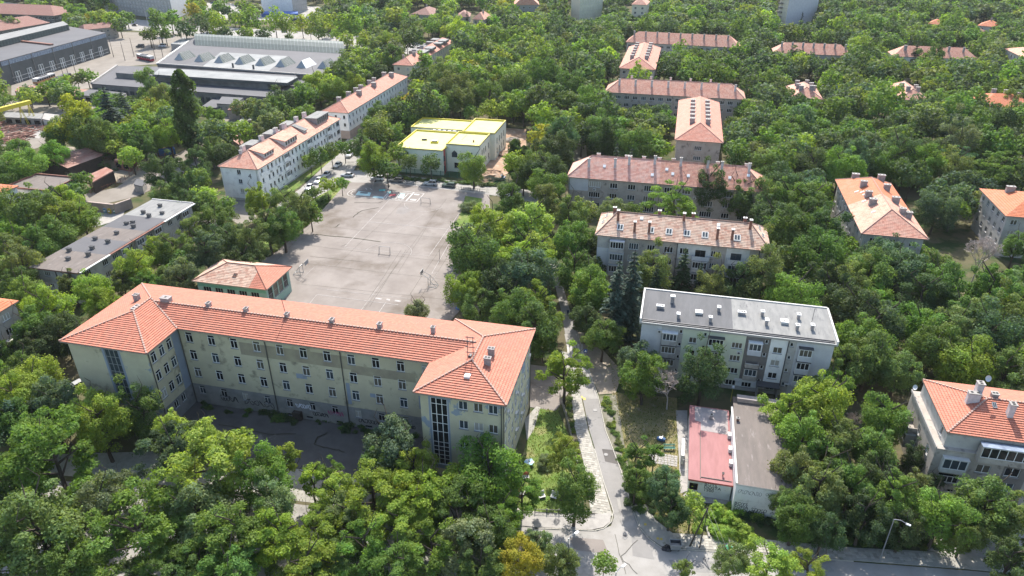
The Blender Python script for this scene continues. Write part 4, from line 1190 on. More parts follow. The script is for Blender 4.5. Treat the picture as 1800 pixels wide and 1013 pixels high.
for x, y in ((2.8, 9.2), (6.0, 5.3), (9.0, 8.2), (7.2, 11.5), (4, 16.3), (8.4, 15.4), (6.8, 20.4), (5.0, 26.2), (8.2, 24.8), (6, 27.3), (4.5, 33.4), (9.6, 34.2), (5.8, 38.5), (7.5, 31.7)):
    H.chimney(x, y, 1.0, .6, .5 + .3 * random.random(), M['dark_plaster'], 2, cap=M['metal_dark'], name="roof_vent")
k = dict(wall=M['grey_plaster'])
hr = H.win('r', [3.5, 9, 12.4, 17.6, 25, 29, 33, 36.6, 40.6], [6.6, 3.6, 1.0], 1.7, 1.4, nx=3, **k)
hf = H.win('f', [4, 9.5], [6.9, 3.8], 1.6, 1.2, nx=3, **k)
H.walls([M['grey_plaster'], M['blue_plaster']], holes={'f': hf, 'r': hr}, zones={'f': [(0, 13, 0, 4.6, 1)]})
H.pipe('f', 6.6, 0, 8); H.pipe('r', 38.6, 0, 8)
for v_, gz in ((15.0, True), (20.4, True), (22.6, False), (27.2, True), (38.6, True)):
    for z in (5.3, 2.3): H.bay('r', v_ - 1.4, v_ + 1.4, z, z + 2.5, .9, M['cream_plaster'] if v_ == 20.4 and z < 3 else M['grey_plaster'], nx=3, glazed=gz, roof=M['white_paint'])

# grey hip roofs to the right
H = simple_block("end_gable_block", "tall block end-on with bright red roof and two rows of grey chimneys", (1186, 246), 12.0, 15.6, 54.0, 4.0, M['brown_plaster'], M['tile_salmon'],
    [(5.2, 12 + 5.2 * i, 1.6, 1.6) for i in range(6)] + [(10.4, 12 + 5.2 * i, 1.6, 1.6) for i in range(6)], run=8.0, ridge=M['mortar'], up=1.7, ov=.7, sides='r', w=1.6)
b = MB(); b.box(5.4, .3, 0, 10.2, .69, 11.9); b.build("stair_projection", M['brown_plaster'], H.root)
for z in (9.6, 6.2, 2.8): add_window(H.root, 'f', .1, 7.8, z, 2.4, 1.4, 4, wall=M['brown_plaster'])
H = simple_block("mid_right_block", "long brown-walled block with faded roof and slim white chimneys behind the end-on one", (1063, 162), 12.0, 56.0, 13.0, 4.5, M['brown_plaster'], M['tile_pink'],
    [(5.5 + 6.6 * i, 3.6, .8, .8) for i in range(8)] + [(10 + 8 * i, 8.6, .8, .7) for i in range(5)], cm='chimney_white', run=6, ridge=M['mortar'], up=2.2, nx=3, w=2.0, sides='fl')
H = simple_block("rear_wing_block", "hip-roofed block with a double row of grey chimneys in front of the farthest block", (1088, 120), 11.0, 17.2, 58.0, 4.0, M['brown_plaster'], M['tile_salmon'],
    [(5, 12 + 7 * i, 1.8, 1.8) for i in range(6)] + [(12, 12 + 7 * i, 1.8, 1.8) for i in range(6)], run=8.0, ridge=M['mortar'], up=1.8)
H = simple_block("far_long_block", "farthest long red-roofed block with a row of dark chimneys on its ridge", (1100, 74), 11.0, 62.0, 13.0, 5.0, M['grey_plaster'], M['tile_pink'],
    [(4 + 6.4 * i, 4, .9, .9) for i in range(9)], cm='chimney_grey', run=6, up=2.4, ang=-17, nx=3, w=2)
H = simple_block("ridge_row_block", "long low red-roofed block among trees right of the farthest one", (1360, 93), 9.0, 39.9, 13.0, 4.6, M['grey_plaster'], M['tile_pink'], [(4 + 5.4 * i, 4, .9, .9) for i in range(7)], run=6, up=2.2)
H = simple_block("right_row_block", "long red-roofed block with white end wall among trees near the right edge", (1570, 99), 9.0, 41.0, 13.0, 4.6, M['white_wall'], M['tile_pink'], [(6, 4, 1.4, 1.2), (22, 5, .9, .9), (27, 4, .9, .9), (34, 4, .9, .9)], run=6, up=2.2)
H = simple_block("orange_hip_block", "block with half orange, half faded hip roof and eight pale chimneys between tall trees", (1514, 411), 11.5, 14.9, 38.5, 3.9, M['grey_plaster'], M['tile_orange'],
    [(4.6, 14, 1.7, 1.0), (10.4, 9, 1.4, 1.0), (12.0, 9, 1.4, 1.0), (10.6, 17, 1.8, 1.0), (4.6, 19.5, 1.6, 1.0), (4.8, 27, 1.6, 1.0), (10.4, 26, 1.6, 1.0), (4.4, 35.5, 1.8, 1.0), (10.8, 34.5, 1.8, 1.0)], run=7.5, ridge=M['mortar'], up=1.5, ov=.8, w=1.3, step=.45, sides='fl', tile2=M['tile_pink'], split=18.5)
for x, y in ((4.2, 21.5), (3, 25), (4, 23.5), (3.4, 17.5), (12.6, 22), (4, 9.5), (12.2, 12.5)): H.skylight(x, y, .9, .7, M['offwhite'], M['offwhite'], up=.15)
H = simple_block("small_hip_house", "small square house with red roof and a cluster of grey chimneys in the woods", (1391, 172), 9.0, 12.5, 22, 3.4, M['grey_plaster'], M['tile_pink'], [(4, 5, 1.7, 1.2), (8, 5, 1.7, 1.2), (3.4, 10, 1.6, 1.2), (9.6, 9, 1.6, 1.2), (9, 13, 1.6, 1.2), (3.6, 16, 1.6, 1.2), (8, 19, 1.4, 1.2)], run=6, ridge=M['mortar'], up=1.8)
H = simple_block("small_hip_house", "small red-roofed house half hidden by trees, right of the cluster-chimney one", (1581, 175), 9.0, 11.5, 26, 3.4, M['grey_plaster'], M['tile_pink'], [(4, 6, 1.5, 1.2), (8, 7, 1.5, 1.2), (3.4, 14, 1.5, 1.2), (9, 14, 1.5, 1.2)], run=5.5, ridge=M['mortar'], up=1.8)
H = simple_block("hidden_orange_house", "house with bright orange roof mostly hidden behind trees near the right edge", (1722, 186), 8.0, 22, 20, 3.2, M['grey_plaster'], M['tile_orange'], [(8, 12, 1.6, 1), (13, 13, 1.6, 1), (18, 12, 1.6, 1)], run=8, up=1.8)
H = simple_block("right_orange_block", "block with clean orange roof cut by the right edge of the view", (1768, 380), 11.5, 24, 20, 3.2, M['grey_plaster'], M['tile_orange'], [(5, 14, 2.0, 1.0), (11, 7, 2.0, 1.0)], run=9, up=1.4, ov=.8, sides='fl')
H = simple_block("grey_side_block", "stained grey block with red roof at the far right edge", (1797, 101), 14.0, 26, 24, 3.5, M['grey_plaster'], M['tile_pink'], [(8, 10, 1, 1)], run=9, sides='fl')
_br = G(33, 529, 13.0); _u, _v = axes(-13); _fl = _br - _v * 18.0 - _u * 13.0; LEB = proj(_fl)[:2]
H = simple_block("left_edge_block", "brown apartment block with orange roof cut by the left edge beside the school", LEB, 13.0, 13.0, 18.0, 2.5, M['brown_plaster'], M['tile_orange'], [(6, 5, 1, 1)], run=6, nx=3, w=1.9, sides='r', pitchx=4.5)
for z in (1.2, 4.2): H.bay('r', 11, 15.5, z, z + 2.6, 1.0, M['offwhite'], nx=3)
_br = G(33, 327, 8.5); _fl = _br - _v * 20.0 - _u * 14.0; LEO = proj(_fl)[:2]
H = simple_block("left_orange_house", "white house with orange roof at the left edge above the flat block", LEO, 8.5, 14.0, 20, 2.6, M['white_wall'], M['tile_orange'], [(9, 12, 1, 1)], run=6, sides='r')
H = House("left_flat_annexe", "low annexe with dark flat roof and red coping beside the left orange-roofed house", "annexe", (8, 330), 6.5, 15.5, 12.0, ov=.2)
H.flat(M['felt_brown']); H.walls([M['offwhite']])
b = MB()
for q in ((0, 0, 15.5, .35), (0, 11.65, 15.5, 12), (0, .35, .35, 11.65), (15.15, .35, 15.5, 11.65)): b.box(q[0], q[1], 6.5, q[2], q[3], 6.95)
b.build("coping", M['brick_red'], H.roof)

# corner house bottom right
H = House("corner_apartment_house", "cream-grey corner house with bright tile roof, white chimneys and glazed balconies at the lower right", "apartment house", (1665, 760.7), 12.6, 25, 13.6, ov=.25)
rb = H
b = MB()
RPc = [[(0, 0, 12.6), (25, 0, 12.6), (18.3, 6.8, 14.9), (6.8, 6.8, 14.9)], [(0, 0, 12.6), (6.8, 6.8, 14.9), (0, 13.6, 12.6)], [(0, 13.6, 12.6), (6.8, 6.8, 14.9), (18.3, 6.8, 14.9), (25, 13.6, 12.6)], [(25, 0, 12.6), (25, 13.6, 12.6), (18.3, 6.8, 14.9)]]
H.hip(M['tile_new'], 2.4, run=6.8, step=.42, lift=.11)
rt = [((0, 0, 12.6), (6.8, 6.8, 15.0)), ((0, 13.6, 12.6), (6.8, 6.8, 15.0)), ((6.8, 6.8, 15.0), (18.2, 6.8, 15.0))]
for p, q in rt:
    p, q = Vector(p), Vector(q); d = q - p; n = int(d.length / .5); eul = d.to_track_quat('X', 'Z').to_euler()
    for i in range(n): place("ridge_tile", ridge_me, H.roof, p + d * ((i + .5) / n) + Vector((0, 0, .08)), rot=(eul.x + random.uniform(-.08, .08), eul.y, eul.z))
hf = H.win('f', [6.3], [7.0, 4.2, 1.4], 1.9, 1.5, nx=2, wall=M['brown_plaster'], fixed=-.3) + H.win('f', [2.2], [4.3, 1.3], 3.0, 1.8, nx=4, tr=.65, wall=M['brown_plaster'], fixed=-.3)
hf += H.win('f', [10.2], [7.1, 4.2, 1.4], 2.0, 1.6, nx=2, wall=M['dark_plaster'], fixed=-.3) + H.win('f', [15, 19], [7.1, 4.2, 1.4], 1.9, 1.5, nx=2, wall=M['brown_plaster'], fixed=-.3)
hl = H.win('l', [2.4, 7.2], [7.2, 4.2, 1.4], 1.2, 1.5, nx=2, wall=M['brown_plaster'], fixed=-.75)
H.walls([M['brown_plaster'], M['dark_plaster']], segs=[('f', -.3, -.75, 25), ('l', -.75, -.3, 14), ('b', 14, -.75, 25)], holes={0: hf, 1: hl}, zones={0: [(8.9, 12.2, 0, 9.6, 1)]}, top=9.7)
H.walls([M['grey_plaster']], segs=[('f', .25, .25, 24), ('l', .25, .25, 13.3), ('b', 13.3, .25, 24)], z0=9.7, holes={0: H.win('f', [13, 17], [11.2], 1.8, 1.5, nx=2), 1: H.win('l', [2.4], [11.1], .9, 1.5, nx=1)}, name="attic_wall")
b = MB(); b.prism([(-.95, -.5), (25, -.5), (25, 14.1), (-.95, 14.1)], 9.7, 9.85, 0, bottom=True); b.box(-.95, -.5, 9.85, -.8, 14.1, 10.15, 1)
b.build("terrace", [M['brown_plaster'], M['concrete']], H.root)
H.bay('f', .4, 3.9, 5.9, 8.6, .7, M['offwhite'], nx=3, par=.75, fixed=-.3, roof=M['offwhite']); H.bay('f', 4.6, 12.6, 9.0, 12.0, 1.1, M['brown_plaster'], nx=7, par=1.0, fixed=-.3, roof=M['band_blue'])
H.bay('f', 12.8, 17.6, 9.0, 11.2, .9, M['brown_plaster'], glazed=False, fixed=-.3); H.bay('l', 7.5, 10.5, 6.0, 8.6, 1.4, M['brown_plaster'], nx=3, fixed=-.75, glazed=False); H.bay('l', 7.5, 10.5, 3.0, 5.6, 1.4, M['brown_plaster'], nx=3, fixed=-.75)
for x, y, w, d, up in ((4.7, 6.4, 1.7, .8, 1.7), (5.6, 7.6, .9, 1.0, 2.5), (9.2, 4.3, .8, .9, 2.1), (14.4, 4.2, .8, .9, 2.2)): H.chimney(x, y, w, d, up, M['chimney_white'], 2)
H.chimney(8.0, 7.6, .9, .8, .8, M['chimney_grey'], 2); H.skylight(7.5, 5.6, .6, .9, M['metal_grey'])
def dish(parent, p, r=.5, yaw=0.3):
    b = MB()
    prev = None
    for k in range(4):
        rr, zz = r * k / 3, .18 * (k / 3) ** 2 * r * 2
        ring = [(math.cos(a) * rr, -zz, math.sin(a) * rr) for a in np.linspace(0, 2 * math.pi, 13)[:-1]]
        if prev:
            for i in range(12): b.face([prev[i], prev[(i + 1) % 12], ring[(i + 1) % 12], ring[i]])
        prev = ring
    b.tube((0, 0, 0), (0, .3, -.5), .03)
    b.build("satellite_dish", M['lamp_glass'], parent, loc=p, rot=(R(-25), 0, yaw))
dish(H.roof, (6.2, 7.6, 18.1)); dish(H.root, (-.9, 12.8, 11.4), .45, -1.2)

# yellow-roofed kindergarten
def vol(H, x0, y0, x1, y1, h, par=.5, skip=(), z0=0, holes={}):
    b = MB()
    for sd, fx, a, c in (('f', y0, x0, x1), ('r', x1, y0, y1), ('b', y1, x0, x1), ('l', x0, y0, y1)):
        if sd not in skip: wall_seg(b, sd, fx, a, c, z0, h + par, holes.get(sd, []))
    b.build("wall", M['pale_green'], H.root)
    r = MB(); r.face([(x0 + .3, y0 + .3, h), (x1 - .3, y0 + .3, h), (x1 - .3, y1 - .3, h), (x0 + .3, y1 - .3, h)])
    ro = r.build("roof", M['yellow_roof'], H.root)
    p = MB()
    for q in ((x0, y0, x1, y0 + .3), (x0, y1 - .3, x1, y1), (x0, y0 + .3, x0 + .3, y1 - .3), (x1 - .3, y0 + .3, x1, y1 - .3)): p.box(q[0], q[1], h - .05, q[2], q[3], h + par + .06)
    p.build("parapet", M['yellow_trim'], H.root)
    return ro
H = House("kindergarten", "new kindergarten with bright yellow flat roofs, pale green walls and a red entrance", "kindergarten", (784, 255), 9.2, 11.6, 33, ov=0)
kg = H
def lp(x, y, h): return H.local(x, y, h)
k = dict(wall=M['pale_green'], frame=M['metal_dark'])
h3f = H.win('f', [8.4], [6.3], 1.5, 1.6, fixed=0, nx=1, **k) + H.win('f', [3.6, 7.0, 9.8], [2.3], 1.9, 1.9, fixed=0, nx=2, **k)
h3r = H.win('r', [3.6, 5.9, 8.2, 12], [6.3, 2.6], 1.0, 1.9, fixed=11.6, nx=1, **k)
vol(H, 0, 0, 11.6, 14.6, 9.2, skip='b', holes={'f': h3f, 'r': h3r})
# house-shaped window
b = MB()
for i, (r_, y, m) in enumerate(((1.0, -.03, 1), (.86, -.06, 0))):
    b.face([(-r_, y, -1.0 * r_), (r_, y, -1.0 * r_), (r_, y, .5 * r_), (0, y, 1.45 * r_), (-r_, y, .5 * r_)], m)
b.build("window", [M['glass_blue'], M['metal_dark']], H.root, loc=(2.9, 0, 6.1))
h4r = H.win('r', [18, 21.5, 24.5, 28], [6.3, 2.6], 1.1, 2.0, fixed=13.2, nx=1, **k)
r4 = vol(H, 1.4, 14.6, 13.2, 31.8, 9.4, holes={'r': h4r})
x1, y1 = lp(694, 261, 8.2); x2, y2 = lp(769.6, 267, 8.2); _, y3 = lp(717, 229, 8.2)
h1f = H.win('f', [x1 + 3.4], [5.8], 1.4, 1.4, fixed=y1, nx=1, **k)
vol(H, x1, y1, x2 + 1.5, y3, 8.2, .45, holes={'f': h1f})
vol(H, x2 + 1.5, y1 + 3.0, 0, y3, 8.2, .45)
x4, y4 = lp(722, 225, 7.6); _, y5 = lp(745, 208.5, 7.6)
r2_ = vol(H, x4, y4, 1.4, y5, 7.6, .45)
b = MB(); b.box(x2 + 1.52, y1 + 1.0, 0, -.02, y1 + 2.99, 8.3); b.build("entrance_front", M['red_paint'], H.root)
for z in (5.6, 2.2):
    g = MB(); g.box(x2 + 1.9, y1 + .94, z - 1.0, -.4, y1 + .99, z + .9, 0); g.box((x2 + 1.5) / 2 - .05, y1 + .9, z - 1, (x2 + 1.5) / 2 + .05, y1 + .935, z + .9, 1); g.build("window", [M['glass_blue'], M['metal_dark']], H.root)
g = MB(); g.tube((-2.3, y1 + .8, 5.6), (-.2, y1 + .9, 8.9), .09); g.build("cable_trunk", M['yellow_trim'], H.root)
for i in range(5):
    g = MB(); g.box(-10.8 + i * 1.9, y3 + .9, 7.6, -9.6 + i * 1.9, y3 + 1.7, 8.7, 0); g.build("roof_unit", M['metal_grey'], H.root)
g = MB(); g.obox((-5.6, y1 + 9, 8.25), (2.6, 1.6, .5), .2, 0); g.obox((-5.6, y1 + 9, 8.75), (2.0, 1.1, .3), .2, 1); g.build("roof_hatch", [M['yellow_trim'], M['metal_grey']], H.root)
g = MB(); g.obox((-10, y1 + 11, 8.25), (1.8, .6, .5), .2, 0); g.build("roof_unit", M['metal_dark'], H.root)
g = MB(); g.tube((8.2, 5.2, 9.2), (8.2, 5.2, 9.9), .3); g.build("roof_vent", M['brick_red'], H.root)
g = MB(); g.box(3.4, 7, 9.21, 3.6, 13, 9.32); g.build("roof_pipe", M['metal_dark'], H.root)

# kiosk and its taller neighbour at the crossing
H = House("red_roof_kiosk", "low white shop with faded red flat roof, black scrawled lettering on its front", "kiosk", (1210, 842), 3.3, 6.7, 18.8, ov=.15)
H.flat(M['felt_red'], zones=[(0, 1.7, M['felt_red'])], trim=M['red_paint'])
b = MB(); b.face([(1.9, 12.2, 3.32), (6.4, 12.0, 3.32), (6.4, 18.5, 3.32), (.9, 18.5, 3.32), (.9, 14.6, 3.32), (1.9, 14.4, 3.32)]); b.build("roof_sheet", M['concrete_roof'], H.roof)
b = MB(); b.box(1.75, .5, 3.31, 1.85, 12.0, 3.42, 0); b.box(1.9, .75, 3.31, 6.5, .85, 3.42, 0); b.build("roof_seam", M['felt_brown'], H.roof)
H.walls([M['white_wall']], holes={'f': H.win('f', [.95], [1.75], 1.3, 1.5, nx=1, wall=M['white_wall'], frame=M['brick_red'])})
H.chimney(3.6, 15.6, .5, .5, .9, M['chimney_grey'], 1); H.chimney(5.2, 1.8, .15, .15, .5, M['brick_red'], 1, name="roof_pipe")
for y in (4.2, 7.5, 11.0):
    g = MB(); g.box(6.2, y, 3.3, 6.75, y + 1.0, 4.0); g.build("air_conditioner", M['offwhite'], H.root)
sp = mg[0]
place("lettering", text_mesh("BOYS\nDOSTA\n1500", .78, sp), H.root, (2.5, .13, 2.4), rot=(R(90), 0, 0))
g = MB()
for y in (2.5, 5, 7.5, 10): g.tube((-.9, y, 2.6), (.2, y, 2.9), .04)
g.box(-1.1, 6.2, 0.6, -.6, 10.6, 2.4); g.build("awning_frame", M['offwhite'], H.root)
H = House("brown_roof_hall", "taller white hall with brown felt roof, graffiti on its front, right of the red-roofed shop", "hall", (1294, 851), 5.8, 8.3, 18.5, ov=.1)
H.flat(M['felt_brown'], trim=M['offwhite']); H.walls([M['white_wall']])
b = MB(); b.box(-.06, 0, 5.8, .22, 18.5, 6.05); b.build("parapet", M['offwhite'], H.roof)
H.chimney(.9, 15.2, .4, .4, .5, M['brick_red'], 1, name="roof_vent")
place("lettering", text_mesh("BOYS\nSOFIA\nHOOLIGANS", .8, sp), H.root, (.3, .08, 1.7), rot=(R(90), 0, 0))
scrawl(H.root, 'f', .1, 4.0, 1.2, 2.2, .7, sp, 21, 5, r=.035); scrawl(H.root, 'f', .1, 6.4, 1.1, 1.6, .5, sp, 22, 4, r=.035); scrawl(H.root, 'f', .1, 2.2, 4.4, 3.4, .8, mg[0], 23, 8, r=.02); scrawl(H.root, 'f', .1, 5.6, 4.6, 2.4, .6, sp, 24, 6, r=.02)
H = House("low_annexe", "low concrete annexe with a raised rim behind the brown-roofed hall", "annexe", (1290, 724), 3.4, 8.5, 4.5, ov=.1)
H.flat(M['felt_brown'], trim=M['brick_red']); H.walls([M['concrete']])
b = MB(); b.box(.6, 3.0, 3.42, 8.4, 4.2, 4.2); b.build("roof_rim", M['concrete_roof'], H.roof)

# ------------------------------------------------------------------ works halls, sheds and far buildings
def poly_house(name, label, cat, pts, h, wall, roof, basepx=False, group=None, bands=(), z0=0, parent=None, sub=None):
    P2 = pxpoly(pts, 0 if basepx else h)
    FOOT.append(list(P2) + [h])
    o = P2[0]
    L2 = [(p[0] - o[0], p[1] - o[1]) for p in P2]
    root = parent or thing(name, label, cat, (o[0], o[1], 0), 0, group)
    if parent: L2 = [(p[0] - parent.location.x, p[1] - parent.location.y) for p in P2]
    b = MB()
    n = len(L2)
    for i in range(n):
        p, q = L2[i], L2[(i + 1) % n]
        b.face([(p[0], p[1], z0), (q[0], q[1], z0), (q[0], q[1], h - .01), (p[0], p[1], h - .01)])
    b.build("wall" if not sub else sub, [wall], root)
    cx = sum(p[0] for p in L2) / n; cy = sum(p[1] for p in L2) / n
    big = [(cx + (p[0] - cx) * 1.006, cy + (p[1] - cy) * 1.006) for p in L2]
    r = MB(); r.prism(big, h - .35, h, bottom=True)
    ro = r.build("roof", [roof], root)
    return root, L2, ro

def along(p, q, t, out=0.0):
    """point and heading on an edge p>q; out steps to its right-hand side"""
    dx, dy = q[0] - p[0], q[1] - p[1]
    l = math.hypot(dx, dy)
    return p[0] + dx * t + dy / l * out, p[1] + dy * t - dx / l * out, math.atan2(dy, dx), l

def edge_windows(root, p, q, zs, n, w, h, nx=2, wall=None, frame=None, t0=0.0, t1=1.0, sub=True):
    for z in zs:
        for i in range(n):
            x, y, a, l = along(p, q, t0 + (t1 - t0) * (i + .5) / n, .17)
            o = place("window", window_mesh(w, h, nx, 0, wall, frame, .1, .16, True), root, (x, y, z), a)
            if sub: place("pane", pane_mesh(w, h, _wr.choice([M['glass'], M['glass'], M['glass_blue']])), o)

# big hall on the left
rt, L2, ro = poly_house("dark_works_hall", "huge dark-walled works hall with glazed ridge strip and white door frames", "works hall",
                        [(0, 108), (185, 58), (122, 47), (0, 78), (-130, 108), (-150, 150)], 12, M['factory_dark'], M['factory_roof'])
p, q = L2[0], L2[1]
p = (L2[5][0], L2[5][1])
b = MB()
for i in range(46):
    x, y, a, l = along(L2[0], q, i / 46 + .01, .12)
    b.obox((x, y, 9.6), (l / 46 * .93, .18, 2.0), a, 0)
b.build("glazed_band", [M['band_blue']], rt)
for i in range(9):
    t = .1 + i * .1
    x, y, a, l = along(L2[0], q, t, .2)
    for dx in (-.7, .7):
        g = MB(); g.box(-.75, -.1, 0, -.6, .1, 5.2); g.box(.6, -.1, 0, .75, .1, 5.2); g.box(-.6, -.1, 5.05, .6, .1, 5.2); g.box(-.6, -.1, 2.5, .6, .1, 2.62)
        g.build("door_frame", M['white_paint'], rt, loc=(x + math.cos(a) * dx * 1.3, y + math.sin(a) * dx * 1.3, .3), rz=a)
for z in (1.2, 3.0):
    g = MB(); x, y, a, l = along(L2[0], q, .5, .16); g.box(-l * .45, -.06, 0, l * .48, .06, .18); g.build("wall_rail", M['offwhite'], rt, loc=(x, y, z), rz=a)
for t in (.06, .25, .44, .63, .82):
    x, y, a, l = along(L2[0], q, t, .25); g = MB(); g.box(-.2, -.15, 0, .2, .15, 11.9); g.build("pier", M['factory_wall'], rt, loc=(x, y, 0), rz=a)
P2 = pxpoly([(-90, 98), (-60, 78), (112, 41), (121, 47)], 14)
ox, oy = rt.location.x, rt.location.y
pp = [(a[0] - ox, a[1] - oy) for a in P2]
b = MB(); b.prism(pp, 12, 15.2, 1, top=0); b.build("ridge_lantern", [M['felt_light'], M['factory_dark']], ro)
b = MB()
for i in range(40):
    for z in (12.4, 13.8):
        x, y, a, l = along(pp[0], pp[3], (i + .5) / 40, .12)
        b.obox((x, y, z), (l / 40 * .72, .1, 1.1), a, 0)
b.build("lantern_glazing", [M['sky_glass']], ro)
b = MB(); w1 = pxpoly([(20, 72), (92, 80)], 12); x, y, a, l = along((w1[0][0] - ox, w1[0][1] - oy), (w1[1][0] - ox, w1[1][1] - oy), .5); b.box(-l / 2, -.8, 0, l / 2, .8, .8); b.build("fire_wall", M['brick_red'], ro, loc=(x, y, 12), rz=a)

# depot hall with pyramid rooflights
rt, L2, ro = poly_house("rooflight_depot", "wide flat depot with pyramid rooflights and a long glass vault", "depot",
                        [(276, 113), (560, 134), (604, 97), (600, 80), (345, 66), (332, 73)], 8, M['factory_wall'], M['factory_roof'])
ox, oy = rt.location.x, rt.location.y
def lq(x, y, h): g = G(x, y, h); return g[0] - ox, g[1] - oy
b = MB(); pts = [lq(*a, 8) for a in ((356, 117), (388, 92), (505, 99), (470, 127))]
b.face([(a[0], a[1], 8.02) for a in pts]); b.build("roof_sheet", M['factory_pale'], ro)
ua, va = axes(-16)
for i, (x, y) in enumerate(((314, 106), (349, 109), (384, 111), (420, 113.5), (456, 116), (492, 118), (529, 120), (566, 121))):
    cx, cy = lq(x, y, 8)
    b = MB()
    w, d, hh = 5.6, 11.0, 3.4
    A = [(-w / 2, 0, 0), (w / 2, 0, 0), (w / 2, d, 0), (-w / 2, d, 0)]
    T0, T1 = (0, 1.5, hh), (0, d - 1.5, hh)
    b.face([A[0], A[1], T0], 1); b.face([A[2], A[3], T1], 1)
    b.face([A[1], A[2], T1, T0], 0); b.face([A[3], A[0], T0, T1], 0)
    for k in range(1, 8):
        y_ = 1.5 + (d - 3) * k / 8
        for sx in (-1, 1):
            b.face([(sx * w / 2 * 1.01, y_ - .09, .05), (sx * w / 2 * 1.01, y_ + .09, .05), (sx * .05, y_ + .09, hh + .06), (sx * .05, y_ - .09, hh + .06)], 2)
    b.build("rooflight", [M['sky_glass'] if i != 6 else M['white_paint'], M['metal_grey'], M['offwhite']], ro, loc=(cx, cy, 8), rz=R(-15))
# glass vault: a run of separate panes on ribs
A0, A1 = lq(343, 80, 8), lq(606, 95, 8)
B0, B1 = lq(345, 67, 8), lq(604, 81, 8)
NV = 44
pv = [MB() for _ in range(NV)]
for i in range(NV):
    for k in range(5):
        def pt(t, s):
            x = (A0[0] * (1 - t) + A1[0] * t) * (1 - s) + (B0[0] * (1 - t) + B1[0] * t) * s
            y = (A0[1] * (1 - t) + A1[1] * t) * (1 - s) + (B0[1] * (1 - t) + B1[1] * t) * s
            return x, y, 8.1 + 4.0 * math.sin(math.pi * min(1, s * 1.0) * .9)
        t0, t1 = (i + .04) / NV, (i + .96) / NV
        s0, s1 = k / 5, (k + 1) / 5
        pv[i].face([pt(t0, s0), pt(t1, s0), pt(t1, s1), pt(t0, s1)])
        if i == 0: pv[i].face([pt(t0, s0), pt(t0, s1), (pt(t0, s1)[0], pt(t0, s1)[1], 8), (pt(t0, s0)[0], pt(t0, s0)[1], 8)])
    pv[i].build("pane", M['sky_glass'], ro)
b = MB()
for k in range(5):
    s0, s1 = k / 5, (k + 1) / 5
    a_, b_, c_, d_ = pt.__call__(0, s0), None, None, None
    P0, P1 = (A0, B0), (A1, B1)
    f = lambda t, s: ((A0[0] * (1 - t) + A1[0] * t) * (1 - s) + (B0[0] * (1 - t) + B1[0] * t) * s, (A0[1] * (1 - t) + A1[1] * t) * (1 - s) + (B0[1] * (1 - t) + B1[1] * t) * s, 8.0 + 4.0 * math.sin(math.pi * s * .9))
    b.face([f(0, s0), f(1, s0), f(1, s1), f(0, s1)])
b.build("vault_frame", M['metal_grey'], ro)
b = MB(); x, y, a, l = along(B0, B1, .5); b.box(-l / 2, -.4, 8, l / 2, .4, 9.6); b.build("vault_kerb", M['tile_orange'], ro, loc=(x, y, 0), rz=a)
b = MB(); x, y, a, l = along(L2[5], L2[0], .5); b.box(-l / 2, -.4, 8.01, l / 2, .4, 8.5); b.build("coping", M['offwhite'], ro, loc=(x, y, 0), rz=a)
b = MB(); x, y, a, l = along(L2[0], L2[1], .5); b.box(-l / 2, .1, 8.01, l / 2, .9, 8.5); b.build("coping", M['concrete'], ro, loc=(x, y, 0), rz=a)
for x, y in ((410, 119), (446, 122)):
    g = MB(); cx, cy = lq(x, y, 8); g.tube((cx, cy, 8), (cx, cy, 10.2), .5, 8); g.build("roof_vent", M['metal_dark'], ro)

rt, L2, ro = poly_house("low_depot", "lower grey-roofed depot with a long pale raised clerestory in front of the rooflight depot", "depot",
                        [(160, 147), (476, 171), (518, 158), (556, 135), (300, 118), (205, 116)], 6, M['factory_wall'], M['factory_roof'])
ox, oy = rt.location.x, rt.location.y
b = MB(); P_ = [lq(*a, 8.4) for a in ((203, 128), (470, 148), (524, 137), (520, 133), (250, 117), (222, 117))]
b.prism(P_, 6, 8.4, 1, top=0); b.build("clerestory", [M['factory_roof'], M['factory_wall']], ro)
b = MB(); P_ = [lq(*a, 9.6) for a in ((268, 131), (505, 146), (523, 136), (300, 121), (280, 121))]
b.prism(P_, 8.4, 9.6, 1, top=0); b.build("clerestory", [M['factory_pale'], M['factory_dark']], ro)
b = MB(); x, y, a, l = along(L2[5], L2[0], .5); b.box(-l / 2, -.2, 6.01, l / 2, .7, 6.6); b.build("coping", M['concrete'], ro, loc=(x, y, 0), rz=a)
b = MB()
for i in range(28): x, y, a, l = along(L2[0], L2[1], (i + .5) / 28, .1); b.obox((x, y, 1.2), (l / 28 * .6, .12, 2.6), a)
b.build("window_band", M['glass_blue'], rt)

